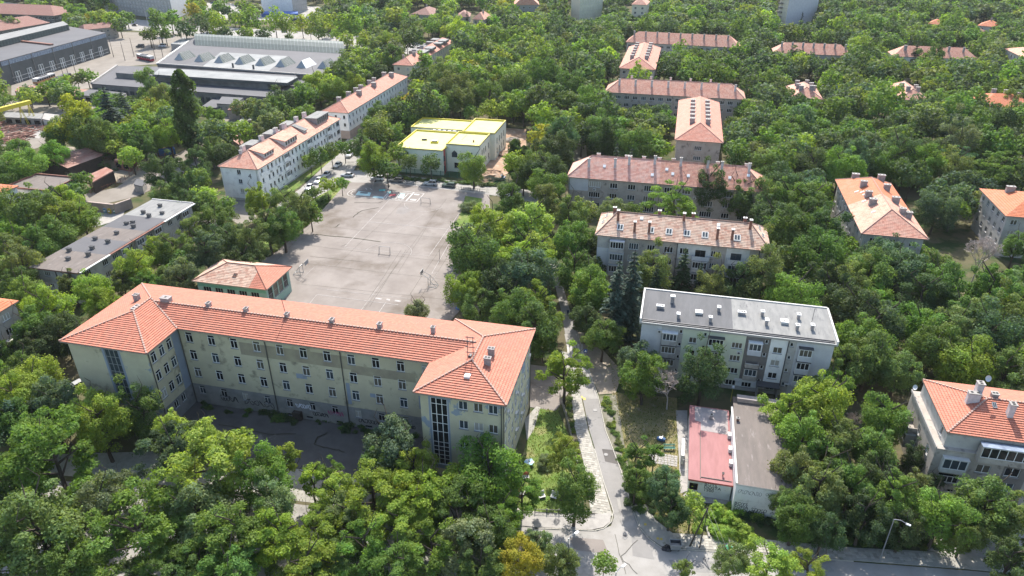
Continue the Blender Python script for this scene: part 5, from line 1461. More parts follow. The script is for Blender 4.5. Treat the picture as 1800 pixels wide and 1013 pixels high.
rows = [("rusty_lean_to", "long low shed with rusty brown roof along the tram yard", [(26, 160), (60, 168), (136, 168), (160, 158), (52, 150), (32, 153)], 3.6, 'factory_wall', 'rust'),
        ("grey_lean_to", "small shed with white-edged grey roof at the end of the rusty one", [(134, 167), (212, 173), (222, 164), (160, 156)], 3.8, 'grey_plaster', 'factory_roof'),
        ("booth_row", "small yard hut with ochre front beside the rooflight depot", [(300, 77), (322, 79), (345, 69), (322, 66)], 4, 'concrete', 'factory_pale'),
        ("rear_shed", "low dark flat roof lean-to in front of the low depot", [(355, 187), (382, 190), (470, 180), (428, 170), (380, 170)], 3.6, 'factory_wall', 'factory_roof'),
        ("rear_shed", "raised grey square roof on brown walls in front of the low depot", [(381, 182), (413, 184), (428, 172), (390, 170)], 5.2, 'brown_plaster', 'factory_roof'),
        ("striped_roof_shed", "shed with rust-striped corrugated roof behind the white apartment block", [(400, 193), (438, 195), (446, 185), (412, 183)], 4.6, 'brown_plaster', 'rust'),
        ("boundary_store", "long grey roof of a store running along the works boundary behind the white block", [(386, 240), (406, 243), (446, 208), (430, 204)], 3.2, 'grey_plaster', 'felt_light'),
        ("striped_roof_shed", "rust-striped lean-to beside the long grey store", [(408, 246), (422, 256), (435, 245), (416, 236)], 3, 'brown_plaster', 'rust'),
        ("rusty_shed", "open shed with small rusty roof between bushes, nearest of the rusty ones", [(152, 309), (163, 320), (199, 300), (186, 294)], 4, 'dark_wood', 'rust'),
        ("rusty_shed", "rusty shed at the end of the works track, left of the blue container", [(200, 281), (226, 286), (238, 273), (206, 275)], 3.4, 'brick_red', 'rust'),
        ("edge_shed", "pale metal-roofed shed at the left edge", [(-40, 300), (0, 312), (20, 304), (8, 285), (-40, 275)], 5, 'metal_grey', 'factory_pale'),
        ("gate_hut", "small dark-roofed hut beside the works track", [(235, 324), (250, 328), (256, 318), (240, 314)], 2.6, 'concrete', 'felt'),
        ("long_hut", "long dark-roofed hut with a strip of windows behind the yellow crane", [(6, 206), (72, 209), (76, 200), (10, 197)], 3.2, 'concrete', 'felt_light'),
        ("concrete_hut", "pale concrete hut at the end of the long hut behind the crane", [(74, 209), (92, 213), (104, 202), (78, 199)], 3.0, 'offwhite', 'concrete'),
        ("corner_ruin", "roofless pale ruin between trees right of the rooflight depot", [(622, 92), (640, 100), (660, 88), (650, 80), (630, 84)], 5, 'factory_wall', 'concrete_roof')]
for n_, lb, pts, h_, wm, rm in rows:
    rt, L2, ro = poly_house(n_, lb, "hut" if "hut" in n_ or n_ == "booth_row" else "ruin" if n_ == "corner_ruin" else "shed", pts, h_, M[wm], M[rm])
    if n_ in ("rusty_lean_to", "grey_lean_to", "long_hut", "rusty_shed"):
        g = MB(); x, y, a, l = along(L2[0], L2[1], .5, .05); n = max(2, int(l / 4))
        for i in range(n): g.box(-l / 2 + l * (i + .2) / n, -.1, .9, -l / 2 + l * (i + .8) / n, .1, h_ - .8)
        g.build("window_band", M['glass'], rt, loc=(x, y, 0), rz=a)

# barn with rusty gable roof
o0 = G(65, 286, 4.5)
H = House("rusty_barn", "old dark timber barn with streaked rusty gable roof in the works yard", "barn", (65, 288), 4.6, 13.5, 14.5, ang=-20, ov=.5)
b = MB()
courses(b, [(0, 0, 4.6), (0, 14.5, 4.6), (6.75, 14.5, 6.6), (6.75, 0, 6.6)], 1.2, .04); courses(b, [(13.5, 0, 4.6), (13.5, 14.5, 4.6), (6.75, 14.5, 6.6), (6.75, 0, 6.6)], 1.2, .04)
H.roof = b.build("roof", M['rust'], H.root)
H.walls([M['dark_wood']])
b = MB(); b.face([(.5, .5, 4.57), (13, .5, 4.57), (6.75, .5, 6.45)]); b.box(2, .3, 0, 11, .49, 3.2); b.build("gable_board", M['dark_wood'], H.root)
b = MB()
for i in range(16): b.box(.6 + i * .78, .34, 0, 1.26 + i * .78, .47, 2.9 + (i % 3) * .03)
b.build("plank_front", noise_mat("weathered_wood", (0.13, 0.105, 0.085), (0.08, 0.065, 0.05), 1.5), H.root)

# retaining wall by the bins
def wall_run(name, label, pts, h, th, mat, cat="wall", cap=None):
    Pp = [G(*p) for p in pts]
    root = thing(name, label, cat, (Pp[0][0], Pp[0][1], 0))
    b = MB()
    for i in range(len(Pp) - 1):
        p, q = Pp[i], Pp[i + 1]
        x, y, a, l = along((p[0] - Pp[0][0], p[1] - Pp[0][1]), (q[0] - Pp[0][0], q[1] - Pp[0][1]), .5)
        b.obox((x, y, 0), (l + th, th, h), a)
    b.build("masonry", [mat], root)
    return root
wall_run("retaining_wall", "crumbling brown retaining wall behind the recycling bins", [(150, 370), (205, 376), (232, 366)], 3.0, .6, M['pinkish_plaster'])
wall_run("boundary_wall", "low pale wall along the lane side of the kiosk hedge", [(1236, 905), (1246, 945)], .4, .3, M['concrete'])

def far_house(name, label, FL, FR, depth, h, rise, wall, tile, cat="house", chim=(), fl=None, w=1.3, n=None, hh=1.5, run=None, sides='fr'):
    a, c = G(*FL, h), G(*FR, h)
    ang = math.degrees(math.atan2(c[1] - a[1], c[0] - a[0]))
    W = math.hypot(c[0] - a[0], c[1] - a[1])
    return simple_block(name, label, FL, h, W, depth, rise, wall, tile, chim, run=run, fl=fl, w=w, hh=hh, cat=cat, ang=ang, pitchx=3.6, sides=sides, step=.8)
far_house("brown_roof_hall", "long hall with dusky brown roof and slit vents at the top left corner", (-60, 22), (95, 28), 30, 8, 5, M['factory_wall'], M['tile_brown'], "hall", w=2.4, run=15)
far_house("brown_roof_hall", "wide low dusky-brown roof directly behind the dark works hall", (-80, 68), (88, 40), 34, 8, 4, M['factory_wall'], M['tile_brown'], "hall", run=2)
far_house("brown_roof_hall", "small brown-roofed hall right of the dark works hall", (148, 53), (207, 47), 14, 7, 2.5, M['brown_plaster'], M['tile_brown'], "hall", run=2)
far_house("old_villa", "brown-red-roofed villa between dark trees, left one of the pair at the top", (722, 25), (757, 27), 22, 9, 4, M['grey_plaster'], M['tile_brown'], chim=[(7, 12)])
far_house("pink_villa", "pink-walled villa with two-part red roof, right one of the pair at the top", (830, 34), (851, 35), 16, 12, 4, M['pinkish_plaster'], M['tile_pink'], chim=[(5, 8)])
far_house("villa_wing", "lower brown-roofed wing on the left of the pink villa", (803, 30), (826, 30), 18, 10, 3, M['brown_plaster'], M['tile_brown'])
far_house("garden_shed", "small brown roof peeking out of the trees right of the pink villa", (897, 39), (921, 40), 12, 5, 2, M['offwhite'], M['tile_brown'], "shed")
far_house("red_roof_cottage", "small red-roofed house among the trees at the top right, left one of two", (1630, 42), (1655, 44), 14, 6, 2.5, M['offwhite'], M['tile_orange'])
far_house("red_roof_cottage", "red-roofed house with a lower annexe at the top right, right one of two", (1718, 45), (1752, 48), 16, 7, 3, M['offwhite'], M['tile_orange'], chim=[(6, 8)])
far_house("cottage_annexe", "low brown-red annexe in front of the right red-roofed house", (1716, 56), (1736, 57), 8, 4, 1.5, M['brown_plaster'], M['tile_brown'], "annexe")
far_house("grey_gabled_house", "plain grey gabled wall of a house at the top, left of the green building", (904, 9), (948, 9), 20, 13, 8, M['metal_grey'], M['tile_pink'], run=.5)
far_house("beige_school_block", "beige four-storey block with pink roof behind trees at the top", (1110, 8), (1137, 9), 20, 15, 4, M['cream_plaster'], M['tile_pink'], "building", fl=[12.6, 9.4, 6.2], w=1.5)

def tower(name, label, base, h, walls, faces, roof='felt', cat="tower block"):
    rt, L2, ro = poly_house(name, label, cat, base, h, M[walls[0]], M[roof], basepx=True)
    for (i, j, n, w, hh, z0, dz, nz, wm, nx) in faces:
        p, q = L2[i], L2[j]
        if wm:
            g = MB(); x, y, a, l = along(p, q, .5, .1); g.box(-l / 2, -.02, .5, l / 2, .1, h - .6); g.build("wall_panel", M[wm], rt, loc=(x, y, 0), rz=a)
        edge_windows(rt, p, q, [z0 + k * dz for k in range(nz)], n, w, hh, nx, M[walls[0]], sub=False)
    return rt, L2
tower("long_tower_block", "long grey panel tower block with rows of balconies at the top left", [(185, 20), (306, 36), (332, 24), (215, 6)], 36, ['grey_plaster'], [(0, 1, 22, 1.6, 1.5, 3.5, 2.9, 11, None, 2), (1, 2, 1, .8, .8, 3, 30, 1, 'blue_plaster', 1)])
rt, L2 = tower("white_slab_tower", "white windowless end wall of a tower block with grey balconies on its right", [(462, 23), (516, 23.5), (541, 19), (495, 16)], 34, ['white_wall'], [(1, 2, 6, 2.2, 1.6, 3.5, 2.9, 10, 'grey_plaster', 2)])
rt, L2 = tower("green_office", "pale green and cream office with narrow window columns at the top", [(1003, 37), (1018, 40), (1058, 34), (1052, 18), (1005, 18)], 17, ['green_plaster'], [(1, 2, 9, 1.2, 2.6, 4.5, 4.6, 3, None, 1), (0, 1, 1, 1.4, 1.4, 6, 8, 1, 'cream_plaster', 1)], cat="office")
rt, L2 = tower("cream_tower", "tall tower block with cream striped balcony side and blank pale grey right side", [(1363, 50), (1378, 53), (1432, 38), (1412, 26)], 42, ['grey_plaster'], [(0, 1, 3, 2.0, 1.6, 3.5, 2.9, 13, 'cream_plaster', 2), (1, 2, 1, .5, .5, 3, 30, 1, 'blue_plaster', 1)])
g = MB()
for k in range(13): x, y, a, l = along(L2[0], L2[1], .25, .9); g.obox((x, y, 2.2 + 2.9 * k), (l * .4, 1.4, 1.0), a)
g.build("balcony_stack", M['dark_plaster'], rt)
tower("corner_tower", "grey tower block in the top right corner", [(1752, 8), (1815, 18), (1860, 5), (1800, -4)], 24, ['blue_plaster'], [(0, 1, 8, 1.8, 1.5, 3.5, 2.9, 7, None, 2)])
tower("blue_tower", "grey housing block peeking above trees right of the top centre", [(1258, 8), (1282, 9), (1290, 3), (1262, 2)], 16, ['grey_plaster'], [(0, 1, 5, 1.8, 1.5, 3.5, 2.9, 4, None, 2)])
poly_house("site_hoarding", "blue hoarding around the foot of the white slab tower", "hoarding", [(460, 30), (524, 30), (524, 26), (460, 26)], 2.6, flat("hoarding_blue", (0.03, 0.11, 0.38)), flat("hoarding_blue_top", (0.03, 0.11, 0.38)), basepx=True)
poly_house("site_hoarding", "dark blue hoarding right of the white slab tower", "hoarding", [(512, 38), (552, 38), (552, 35), (512, 35)], 2.4, flat("hoarding_navy", (0.03, 0.05, 0.13)), flat("hoarding_navy_top", (0.03, 0.05, 0.13)), basepx=True)

# ------------------------------------------------------------------ vehicles and street furniture
M['car_paint'] = None
def paint_mat():
    m, nt, p = newmat("car_paint")
    oi = nt.nodes.new("ShaderNodeObjectInfo")
    nt.links.new(oi.outputs["Color"], p.inputs["Base Color"])
    p.inputs["Roughness"].default_value = 0.25
    p.inputs["Metallic"].default_value = 0.25
    p.inputs["Coat Weight"].default_value = 0.6
    return m
M['car_paint'] = paint_mat()
M['head_glass'] = flat("head_glass", (0.7, 0.72, 0.75), rough=.15)
M['tail_red'] = flat("tail_red", (0.35, 0.02, 0.02), rough=.2)

def loft(secs, mat):
    """closed body from cross-sections (x, half width low, half width high, z low, z mid, z high)"""
    b = MB()
    rings = []
    for x, wl_, wh, z0, zm, z1 in secs:
        rings.append([(x, -wl_ * .96, z0), (x, -wl_, zm), (x, -wh, z1 - .04), (x, -wh * .86, z1), (x, wh * .86, z1), (x, wh, z1 - .04), (x, wl_, zm), (x, wl_ * .96, z0)])
    for a, c in zip(rings, rings[1:]):
        for i in range(8):
            j = (i + 1) % 8
            b.face([a[i], a[j], c[j], c[i]])
    b.face(rings[0][::-1]); b.face(rings[-1])
    return b

CAR = {}
def car_parts(kind):
    if kind in CAR: return CAR[kind]
    L_, Wd, hood, roof, prof = {'hatch': (4.1, .86, .92, 1.47, (-.30, .02, .62, .96)), 'sedan': (4.5, .88, .88, 1.42, (-.36, -.02, .50, .78)), 'wagon': (4.6, .88, .92, 1.47, (-.34, -.02, .80, .98)),
                                'suv': (4.5, .92, 1.05, 1.7, (-.32, -.05, .78, .98)), 'van': (5.0, .97, 1.25, 2.05, (-.55, -.32, .90, .99))}[kind]
    h = L_ / 2
    body = loft([(-h, Wd * .82, Wd * .72, .34, .55, hood * .74), (-h * .92, Wd * .96, Wd * .86, .24, .55, hood * .86), (-h * .5, Wd, Wd * .9, .22, .6, hood * .96), (-h * .3, Wd, Wd * .92, .22, .6, hood),
                 (h * .6, Wd, Wd * .92, .22, .6, hood), (h * .92, Wd * .97, Wd * .86, .24, .6, hood * .97), (h, Wd * .86, Wd * .76, .36, .6, hood * .84)], 0)
    a, c, d, e = [q * h for q in prof]
    g = MB()
    wl_, wt = Wd * .88, Wd * .70
    zb, zt = hood - .03, roof - .05
    B = [(a, -wl_, zb), (e, -wl_, zb), (e, wl_, zb), (a, wl_, zb)]
    T = [(c, -wt, zt), (d, -wt, zt), (d, wt, zt), (c, wt, zt)]
    for i in range(4): g.face([B[i], B[(i + 1) % 4], T[(i + 1) % 4], T[i]])
    r = MB()
    r.prism([(c - .05, -wt - .02), (d + .05, -wt - .02), (d + .05, wt + .02), (c - .05, wt + .02)], zt - .01, roof, bottom=True)
    for sy in (-1, 1):
        for p, q in (((a, wl_, zb), (c, wt, zt)), ((e, wl_, zb), (d, wt, zt)), (((a + e) / 2, wl_, zb), ((c + d) / 2, wt, zt))):
            r.tube((p[0], sy * (p[1] + .005), p[2]), (q[0], sy * (q[1] + .005), q[2]), .045, 4)
    w = MB(); w.tube((0, -.11, 0), (0, .11, 0), .31, 12); w.tube((0, -.125, 0), (0, .125, 0), .19, 8, mi=1)
    hl = MB(); hl.box(-.05, -.2, -.09, .05, .2, .09)
    wi = "tyre"
    parts = [("body", body.mesh("body", [M['car_paint']]), (0, 0, 0)), ("window", g.mesh("window", [M['glass']]), (0, 0, 0)), ("roof", r.mesh("roof", [M['car_paint']]), (0, 0, 0))]
    wm = w.mesh("wheel", [M['tyre'], M['metal_grey']])
    for sx in (-.62, .6):
        for sy in (-1, 1): parts.append(("wheel", wm, (sx * h, sy * (Wd - .08), .31)))
    hm_ = hl.mesh("headlight", [M['head_glass']]); tm = hl.mesh("tail_light", [M['tail_red']])
    for sy in (-1, 1):
        parts.append(("headlight", hm_, (-h * .965, sy * Wd * .66, hood * .68))); parts.append(("tail_light", tm, (h * .985, sy * Wd * .68, hood * .72)))
    CAR[kind] = parts
    return parts

def car(x, y, ang, kind, col, label, group=None, cat=None, z=.11):
    q = G(x, y)
    root = thing("parked_car" if kind != 'van' else "parked_van", label, cat or ("car" if kind != 'van' else "van"), (q[0], q[1], z), R(ang), group)
    for n, me, loc in car_parts(kind):
        o = place(n, me, root, loc)
        o.color = (*col, 1)
WHITE, SILV, GREY, DARK, BLUE, RED, GREEN = (.75, .75, .76), (.48, .49, .5), (.2, .2, .21), (.03, .03, .035), (.03, .13, .4), (.4, .03, .03), (.05, .09, .07)
g1 = "cars parked along the side street"
car(544, 333, 77, 'hatch', WHITE, "white hatchback, nearest car in the row beside the white apartment block", g1)
car(560, 321, 77, 'hatch', WHITE, "white hatchback, second from the near end of the row beside the white block", g1)
car(574, 310, 77, 'sedan', SILV, "silver grey sedan, third in the row beside the white apartment block", g1)
car(594, 293, 75, 'sedan', WHITE, "white sedan parked alone past the silver one on the side street", g1)
car(616, 275, 80, 'van', WHITE, "white van at the far end of the side street row", g1)
g2 = "cars parked along the lane behind the court"
car(611, 311, -9, 'sedan', SILV, "beige silver sedan under the bare tree at the street corner", g2)
car(664, 317, -9, 'suv', WHITE, "white car parked left of the tree behind the painted play carpet", g2)
car(697, 320, -9, 'wagon', (.3, .27, .24), "brown-silver estate parked right of the tree behind the painted play carpet", g2)
car(757, 326, -9, 'suv', SILV, "silver estate with a pale bonnet in the middle of the lane behind the court", g2)
car(789, 329, -9, 'wagon', GREEN, "dark green estate right of the silver one behind the court", g2)
car(877, 315, -12, 'sedan', (.05, .08, .12), "dark blue car behind the green fence near the earth mound", g2)
car(744, 303, -13, 'hatch', (.03, .2, .6), "bright blue car in front of the pale green kindergarten wall")
for i, (x, y, c, kd) in enumerate(((966, 262, DARK, 'hatch'), (974, 254, SILV, 'sedan'), (982, 262, DARK, 'wagon'), (990, 255, GREY, 'sedan'), (998, 248, WHITE, 'hatch'), (976, 246, GREY, 'hatch'))):
    car(x, y, 70, kd, c, ["black hatchback nearest in the shaded cluster right of the dug earth", "silver sedan behind the black hatchback in the shaded cluster", "black estate at the front right of the shaded cluster", "dark grey sedan in the middle right of the shaded cluster", "white hatchback at the far right of the shaded cluster", "dark grey hatchback at the back of the shaded cluster"][i], "cars in the shaded cluster right of the dug earth")
car(247, 84, 10, 'van', DARK, "black van in the tram yard beside the rooflight depot")
car(286, 83, -10, 'van', WHITE, "white box van beside the ochre hut in the tram yard")
for i, (x, y, a, c, kd, lb) in enumerate(((237, 46, -16, DARK, 'sedan', "dark car on the boulevard at the top left"), (266, 34, -16, WHITE, 'van', "white van in front of the long tower block"), (374, 7, -16, BLUE, 'sedan', "blue car in the car park at the top, leftmost there"),
        (388, 12, -16, SILV, 'suv', "silver car in the car park at the top, second from the left"), (402, 9, -16, WHITE, 'sedan', "white car in the car park at the top, third from the left"), (448, 17, -16, WHITE, 'van', "white van at the right end of the car park at the top"),
        (350, 42, -16, WHITE, 'hatch', "white car on the boulevard between the roadside trees"), (500, 57, -16, SILV, 'sedan', "silver car on the boulevard behind the glass vault"), (539, 17, -16, WHITE, 'sedan', "white car right of the white slab tower"), (1027, 55, 80, 'w', 'van', "white van on the path below the green office"),
        (1066, 56, 70, RED, 'hatch', "red car half under trees right of the green office"), (1420, 100, 10, DARK, 'sedan', "dark car on the path behind the ridge row block"), (1753, 90, 60, WHITE, 'sedan', "white car beside the grey block at the right edge"), (1760, 84, 60, SILV, 'hatch', "silver car behind the white one near the right edge"),
        (130, 688, 60, (.5, .5, .5), 'wagon', "grey car in the shade left of the school end wall"), (178, 55, 5, WHITE, 'van', "white van near the hall corner at the top left"))):
    car(x, y, a, kd, WHITE if c == 'w' else c, lb)

def bus(x0, y0, x1, y1, roofc, body, label, open_=False):
    p, q = G(x0, y0), G(x1, y1)
    a = math.atan2(q[1] - p[1], q[0] - p[0]); c = (p + q) / 2
    root = thing("trolleybus", label, "bus", (c[0], c[1], .1), a, "trolleybuses in the tram yard")
    L_ = 14.0; W = 1.25
    b = MB(); b.box(-L_ / 2, -W, .35, L_ / 2, W, 1.5, 0); b.box(-L_ / 2, -W, 2.45, L_ / 2, W, 3.0, 1); b.build("body", [body, roofc], root)
    b = MB(); b.box(-L_ / 2 + .05, -W + .03, 1.5, L_ / 2 - .05, W - .03, 2.45, 0); b.build("window", M['glass'], root)
    b = MB()
    for i in range(9): b.box(-L_ / 2 + i * L_ / 8 - .07, -W - .01, 1.5, -L_ / 2 + i * L_ / 8 + .07, W + .01, 2.45)
    b.build("window_post", roofc, root)
    b = MB(); b.box(-3.5, -.8, 3.0, 2.5, .8, 3.3); b.tube((0, -.4, 3.3), (6.5, -.6, 4.4), .04); b.tube((0, .4, 3.3), (6.5, .2, 4.4), .04); b.build("roof_gear", M['metal_dark'], root)
    w = MB(); w.tube((0, -1.27, 0), (0, 1.27, 0), .48, 10)
    wm = w.mesh("wheel", [M['tyre']])
    for x in (-4.6, 3.0, 4.8): place("wheel", wm, root, (x, 0, .48))
tr_red = flat("tram_red", (0.36, 0.03, 0.05)); tr_w = flat("tram_cream", (0.62, 0.6, 0.58)); tr_o = flat("tram_ochre", (0.4, 0.2, 0.08))
bus(92, 152, 128, 137, M['metal_dark'], tr_red, "red and white trolleybus with black roof, right one of the pair outside the dark hall")
bus(60, 151, 98, 138, tr_w, tr_o, "ochre trolleybus with white roof, left one of the pair outside the dark hall")
bus(240, 103, 274, 110, tr_w, tr_red, "red trolleybus with pale roof standing by the rooflight depot")

def pole(name, label, base, h, r=.12, mat=None, cat="pole", group=None, lean=(0, 0), extra=None):
    q = G(*base)
    root = thing(name, label, cat, (q[0], q[1], 0), 0, group)
    b = MB(); b.tube((0, 0, 0), (lean[0], lean[1], h), r, 7, r * .6); b.build("shaft", mat or M['bark'], root)
    if extra: extra(root, lean[0], lean[1], h)
    return root
ords = ["first", "second", "third", "fourth", "fifth", "sixth", "seventh", "eighth", "ninth", "tenth"]
for i, (x, y) in enumerate(((118, 155), (127, 155), (137, 142), (200, 101), (220, 107), (236, 100), (272, 87), (274, 106), (287, 102), (321, 77))):
    pole("wire_pole", ords[i] + " from the left of the brown overhead-wire poles in the tram yard", (x, y), 10.5, .17, M['bark'], group="overhead wire poles in the tram yard")
def lamp_head(root, x, y, h, dx=1.8, dy=-.4):
    b = MB(); b.tube((x, y, h), (x + dx * .5, y + dy * .5, h + .3), .05); b.tube((x + dx * .5, y + dy * .5, h + .3), (x + dx, y + dy, h + .1), .05); b.build("arm", M['metal_grey'], root)
    b = MB(); b.obox((x + dx * 1.1, y + dy * 1.1, h), (.62, .28, .13), math.atan2(dy, dx)); b.build("lamp_shade", M['lamp_glass'], root)
pole("street_lamp", "grey street lamp with a hooked arm on the pavement at the lower right", (1546, 985), 8.0, .1, M['metal_grey'], "street lamp", extra=lambda r, x, y, h: lamp_head(r, x, y, h, 1.3, -.9))
q1 = G(1015, 936, 8)
r_ = thing("street_lamp", "street lamp with white head over the left corner pavement of the junction", "street lamp", (q1[0] - 1.2, q1[1] - 1.0, 0))
b = MB(); b.tube((0, 0, 0), (0, 0, 8), .09, 7, .06); b.build("shaft", M['metal_grey'], r_); lamp_head(r_, 0, 0, 7.9, 1.0, .9)
q1 = G(1098, 994, 8)
r_ = thing("street_lamp", "street lamp with white head over the junction at the bottom", "street lamp", (q1[0] - 1.2, q1[1] - 1.0, 0))
b = MB(); b.tube((0, 0, 0), (0, 0, 8), .09, 7, .06); b.build("shaft", M['metal_grey'], r_); lamp_head(r_, 0, 0, 7.9, 1.0, .9)
def globe(root, x, y, h):
    b = MB()
    for k in range(6):
        a0, a1 = math.pi * k / 6 - math.pi / 2, math.pi * (k + 1) / 6 - math.pi / 2
        for j in range(10):
            t0, t1 = j * .6283, (j + 1) * .6283
            f = lambda a, t: (.3 * math.cos(a) * math.cos(t), .3 * math.cos(a) * math.sin(t), h + .28 + .3 * math.sin(a))
            b.face([f(a0, t0), f(a0, t1), f(a1, t1), f(a1, t0)])
    b.build("lamp_globe", M['lamp_glass'], root)
pole("globe_lamp", "park lamp with white globe in front of the grey flat-roofed block", (1284, 706), 3.0, .05, M['yellow_trim'], "street lamp", extra=globe)
for i, (x, y) in enumerate(((261, 47), (418, 46), (486, 50))):
    pole("boulevard_lamp", ["leftmost tall pale lamp pole along the boulevard", "middle tall pale lamp pole along the boulevard", "rightmost tall pale lamp pole along the boulevard"][i], (x, y), 13, .14, M['offwhite'], "street lamp", "lamp poles along the boulevard", extra=lambda r, x, y, h: lamp_head(r, x, y, h))
# strut-braced wooden pole with wires
q = G(1212, 962); t = G(1245, 892, 6.2) - q; q2 = G(1229, 965) - q
root = thing("utility_pole", "leaning wooden utility pole with a second strut at the kerb of the crossing", "pole", (q[0], q[1], 0))
b = MB(); b.tube((0, 0, 0), (t[0], t[1], 6.2), .13, 7, .09); b.build("shaft", M['bark'], root)
b = MB(); b.tube((q2[0], q2[1], 0), (t[0], t[1] - .05, 6.0), .09, 6, .06); b.build("strut", M['bark'], root)
b = MB()
for dx in (-.3, .3):
    prev = None
    for k in range(11):
        s = k / 10
        pnt = (t[0] + dx + s * 3, t[1] - s * 40, 6.1 - 1.2 * math.sin(math.pi * s) + s * 1.5)
        if prev: b.tube(prev, pnt, .018, 4, cap=False)
        prev = pnt
b.build("wire", M['metal_dark'], root)
# blue crossing sign
def sign(root, x, y, h):
    b = MB(); b.box(-.35, -.03, h - .35, .35, .03, h + .35, 0); b.face([(0, -.04, h + .25), (-.24, -.04, h - .2), (.24, -.04, h - .2)], 1); b.build("sign_plate", [flat("sign_blue", (.02, .1, .4)), M['white_paint']], root)
pole("crossing_sign", "blue square pedestrian crossing sign beside the zebra crossing", (1028, 636), 2.6, .04, M['metal_grey'], "road sign", extra=sign)

# basketball stands and goals
def hoop(base, face, label):
    q = G(*base)
    root = thing("basketball_stand", label, "basketball stand", (q[0], q[1], .16), face, "basketball stands on the court")
    b = MB()
    for y in (-.8, .8):
        b.tube((0, y, 0), (0, y, 2.4), .06); b.tube((0, y, 2.4), (1.7, y * .7, 3.4), .06); b.tube((-2.0, y, 0), (0, y, 2.4), .045); b.tube((-2, y, .04), (0, y, .04), .05); b.tube((0, y, 1.2), (-1, y, 1.2), .04)
    b.tube((-2, -.8, .04), (-2, .8, .04), .05); b.tube((0, -.8, 2.4), (0, .8, 2.4), .05)
    b.build("frame", M['metal_grey'], root)
    b = MB(); b.box(1.7, -.9, 2.9, 1.76, .9, 4.0); b.build("backboard", M['metal_grey'], root)
    b = MB()
    for k in range(12):
        a0, a1 = k * math.pi / 6, (k + 1) * math.pi / 6
        b.tube((2.1 + .25 * math.cos(a0), .25 * math.sin(a0), 3.05), (2.1 + .25 * math.cos(a1), .25 * math.sin(a1), 3.05), .02, 4, cap=False)
    b.build("ring", M['brick_red'], root)
hoop((755, 503), R(167), "basketball stand on the right side of the court, facing left")
hoop((531, 483), R(-13), "basketball stand on the left side of the court, beside the gym hall")
def goal(base, ang, label):
    q = G(*base)
    root = thing("handball_goal", label, "goal", (q[0], q[1], .16), ang, "goals painted court")
    b = MB(); b.tube((-1.5, 0, 0), (-1.5, 0, 2), .05); b.tube((1.5, 0, 0), (1.5, 0, 2), .05); b.tube((-1.5, 0, 2), (1.5, 0, 2), .05); b.build("goal_frame", M['metal_grey'], root)
    b = MB()
    for x in (-1.5, 1.5): b.tube((x, 0, 2), (x, .9, 0), .03); b.tube((x, .05, .03), (x, .9, .03), .03)
    b.tube((-1.5, .9, .03), (1.5, .9, .03), .03); b.build("net_stay", M['metal_dark'], root)
goal((677, 447), R(167), "thin-framed goal in the middle of the court")
goal((748, 360), R(-13), "thin-framed goal at the far end of the court beside the painted carpet")
pole("net_post", "single dark post standing on the right side of the court", (773, 457), 3.0, .06, M['metal_dark'])

# bins
def bell(x, y, col, label):
    q = G(x, y)
    root = thing("recycling_bell", label, "recycling bin", (q[0], q[1], .1), 0, "recycling bells by the retaining wall")
    b = MB()
    prof = [(.62, 0), (.75, .5), (.72, 1.1), (.5, 1.5), (.18, 1.65)]
    for (r0, z0), (r1, z1) in zip(prof, prof[1:]):
        for k in range(12):
            a0, a1 = k * math.pi / 6, (k + 1) * math.pi / 6
            b.face([(r0 * math.cos(a0), r0 * math.sin(a0), z0), (r0 * math.cos(a1), r0 * math.sin(a1), z0), (r1 * math.cos(a1), r1 * math.sin(a1), z1), (r1 * math.cos(a0), r1 * math.sin(a0), z1)])
    b.tube((0, 0, 1.63), (0, 0, 1.8), .1, 8)
    b.build("shell", col, root)
    g = MB(); g.box(-.25, -.76, .6, .25, -.7, 1.0); g.build("sticker", M['white_paint'], root)
    g = MB(); g.box(-.2, -.68, 1.15, .2, -.6, 1.3); g.build("slot", M['soot'], root)
bell(187, 374, flat("bell_blue", (.2, .33, .42)), "pale blue recycling bell, left of the three by the retaining wall")
bell(195, 375, flat("bell_yellow", (.6, .42, .03)), "yellow recycling bell between the blue and green ones")
bell(204, 375, flat("bell_green", (.03, .22, .12)), "green recycling bell, right of the three by the retaining wall")
bell(1279, 976, flat("bell_green_two", (.03, .28, .15)), "green recycling bell hidden under the tree on the near pavement")
q = G(1186, 966)
root = thing("rubbish_container", "open grey metal rubbish container on the street at the kerb", "container", (q[0], q[1], .1), R(-4))
b = MB()
pr = [(-.62, -.42), (.62, -.42), (.62, .42), (-.62, .42)]; pt_ = [(-.78, -.55), (.78, -.55), (.78, .55), (-.78, .55)]
for i in range(4):
    j = (i + 1) % 4
    b.face([(*pr[i], .2), (*pr[j], .2), (*pt_[j], 1.25), (*pt_[i], 1.25)]); b.face([(pr[i][0] * .95, pr[i][1] * .95, .35), (pr[j][0] * .95, pr[j][1] * .95, .35), (pt_[j][0] * .93, pt_[j][1] * .93, 1.26), (pt_[i][0] * .93, pt_[i][1] * .93, 1.26)], 1)
b.face([(*p, .2) for p in pr]); b.face([(p[0] * .97, p[1] * .97, .7) for p in pt_], 2)
b.build("tub", [M['metal_grey'], M['metal_dark'], M['brown_plaster']], root)
b = MB()
for i in range(4): p, q_ = pt_[i], pt_[(i + 1) % 4]; b.tube((*p, 1.27), (*q_, 1.27), .05, 5)
b.build("rim", M['metal_grey'], root)
w = MB(); w.tube((0, -.05, 0), (0, .05, 0), .1, 8); wm = w.mesh("wheel", [M['tyre']])
for x in (-.5, .5):
    for y in (-.35, .35): place("wheel", wm, root, (x, y, .1))
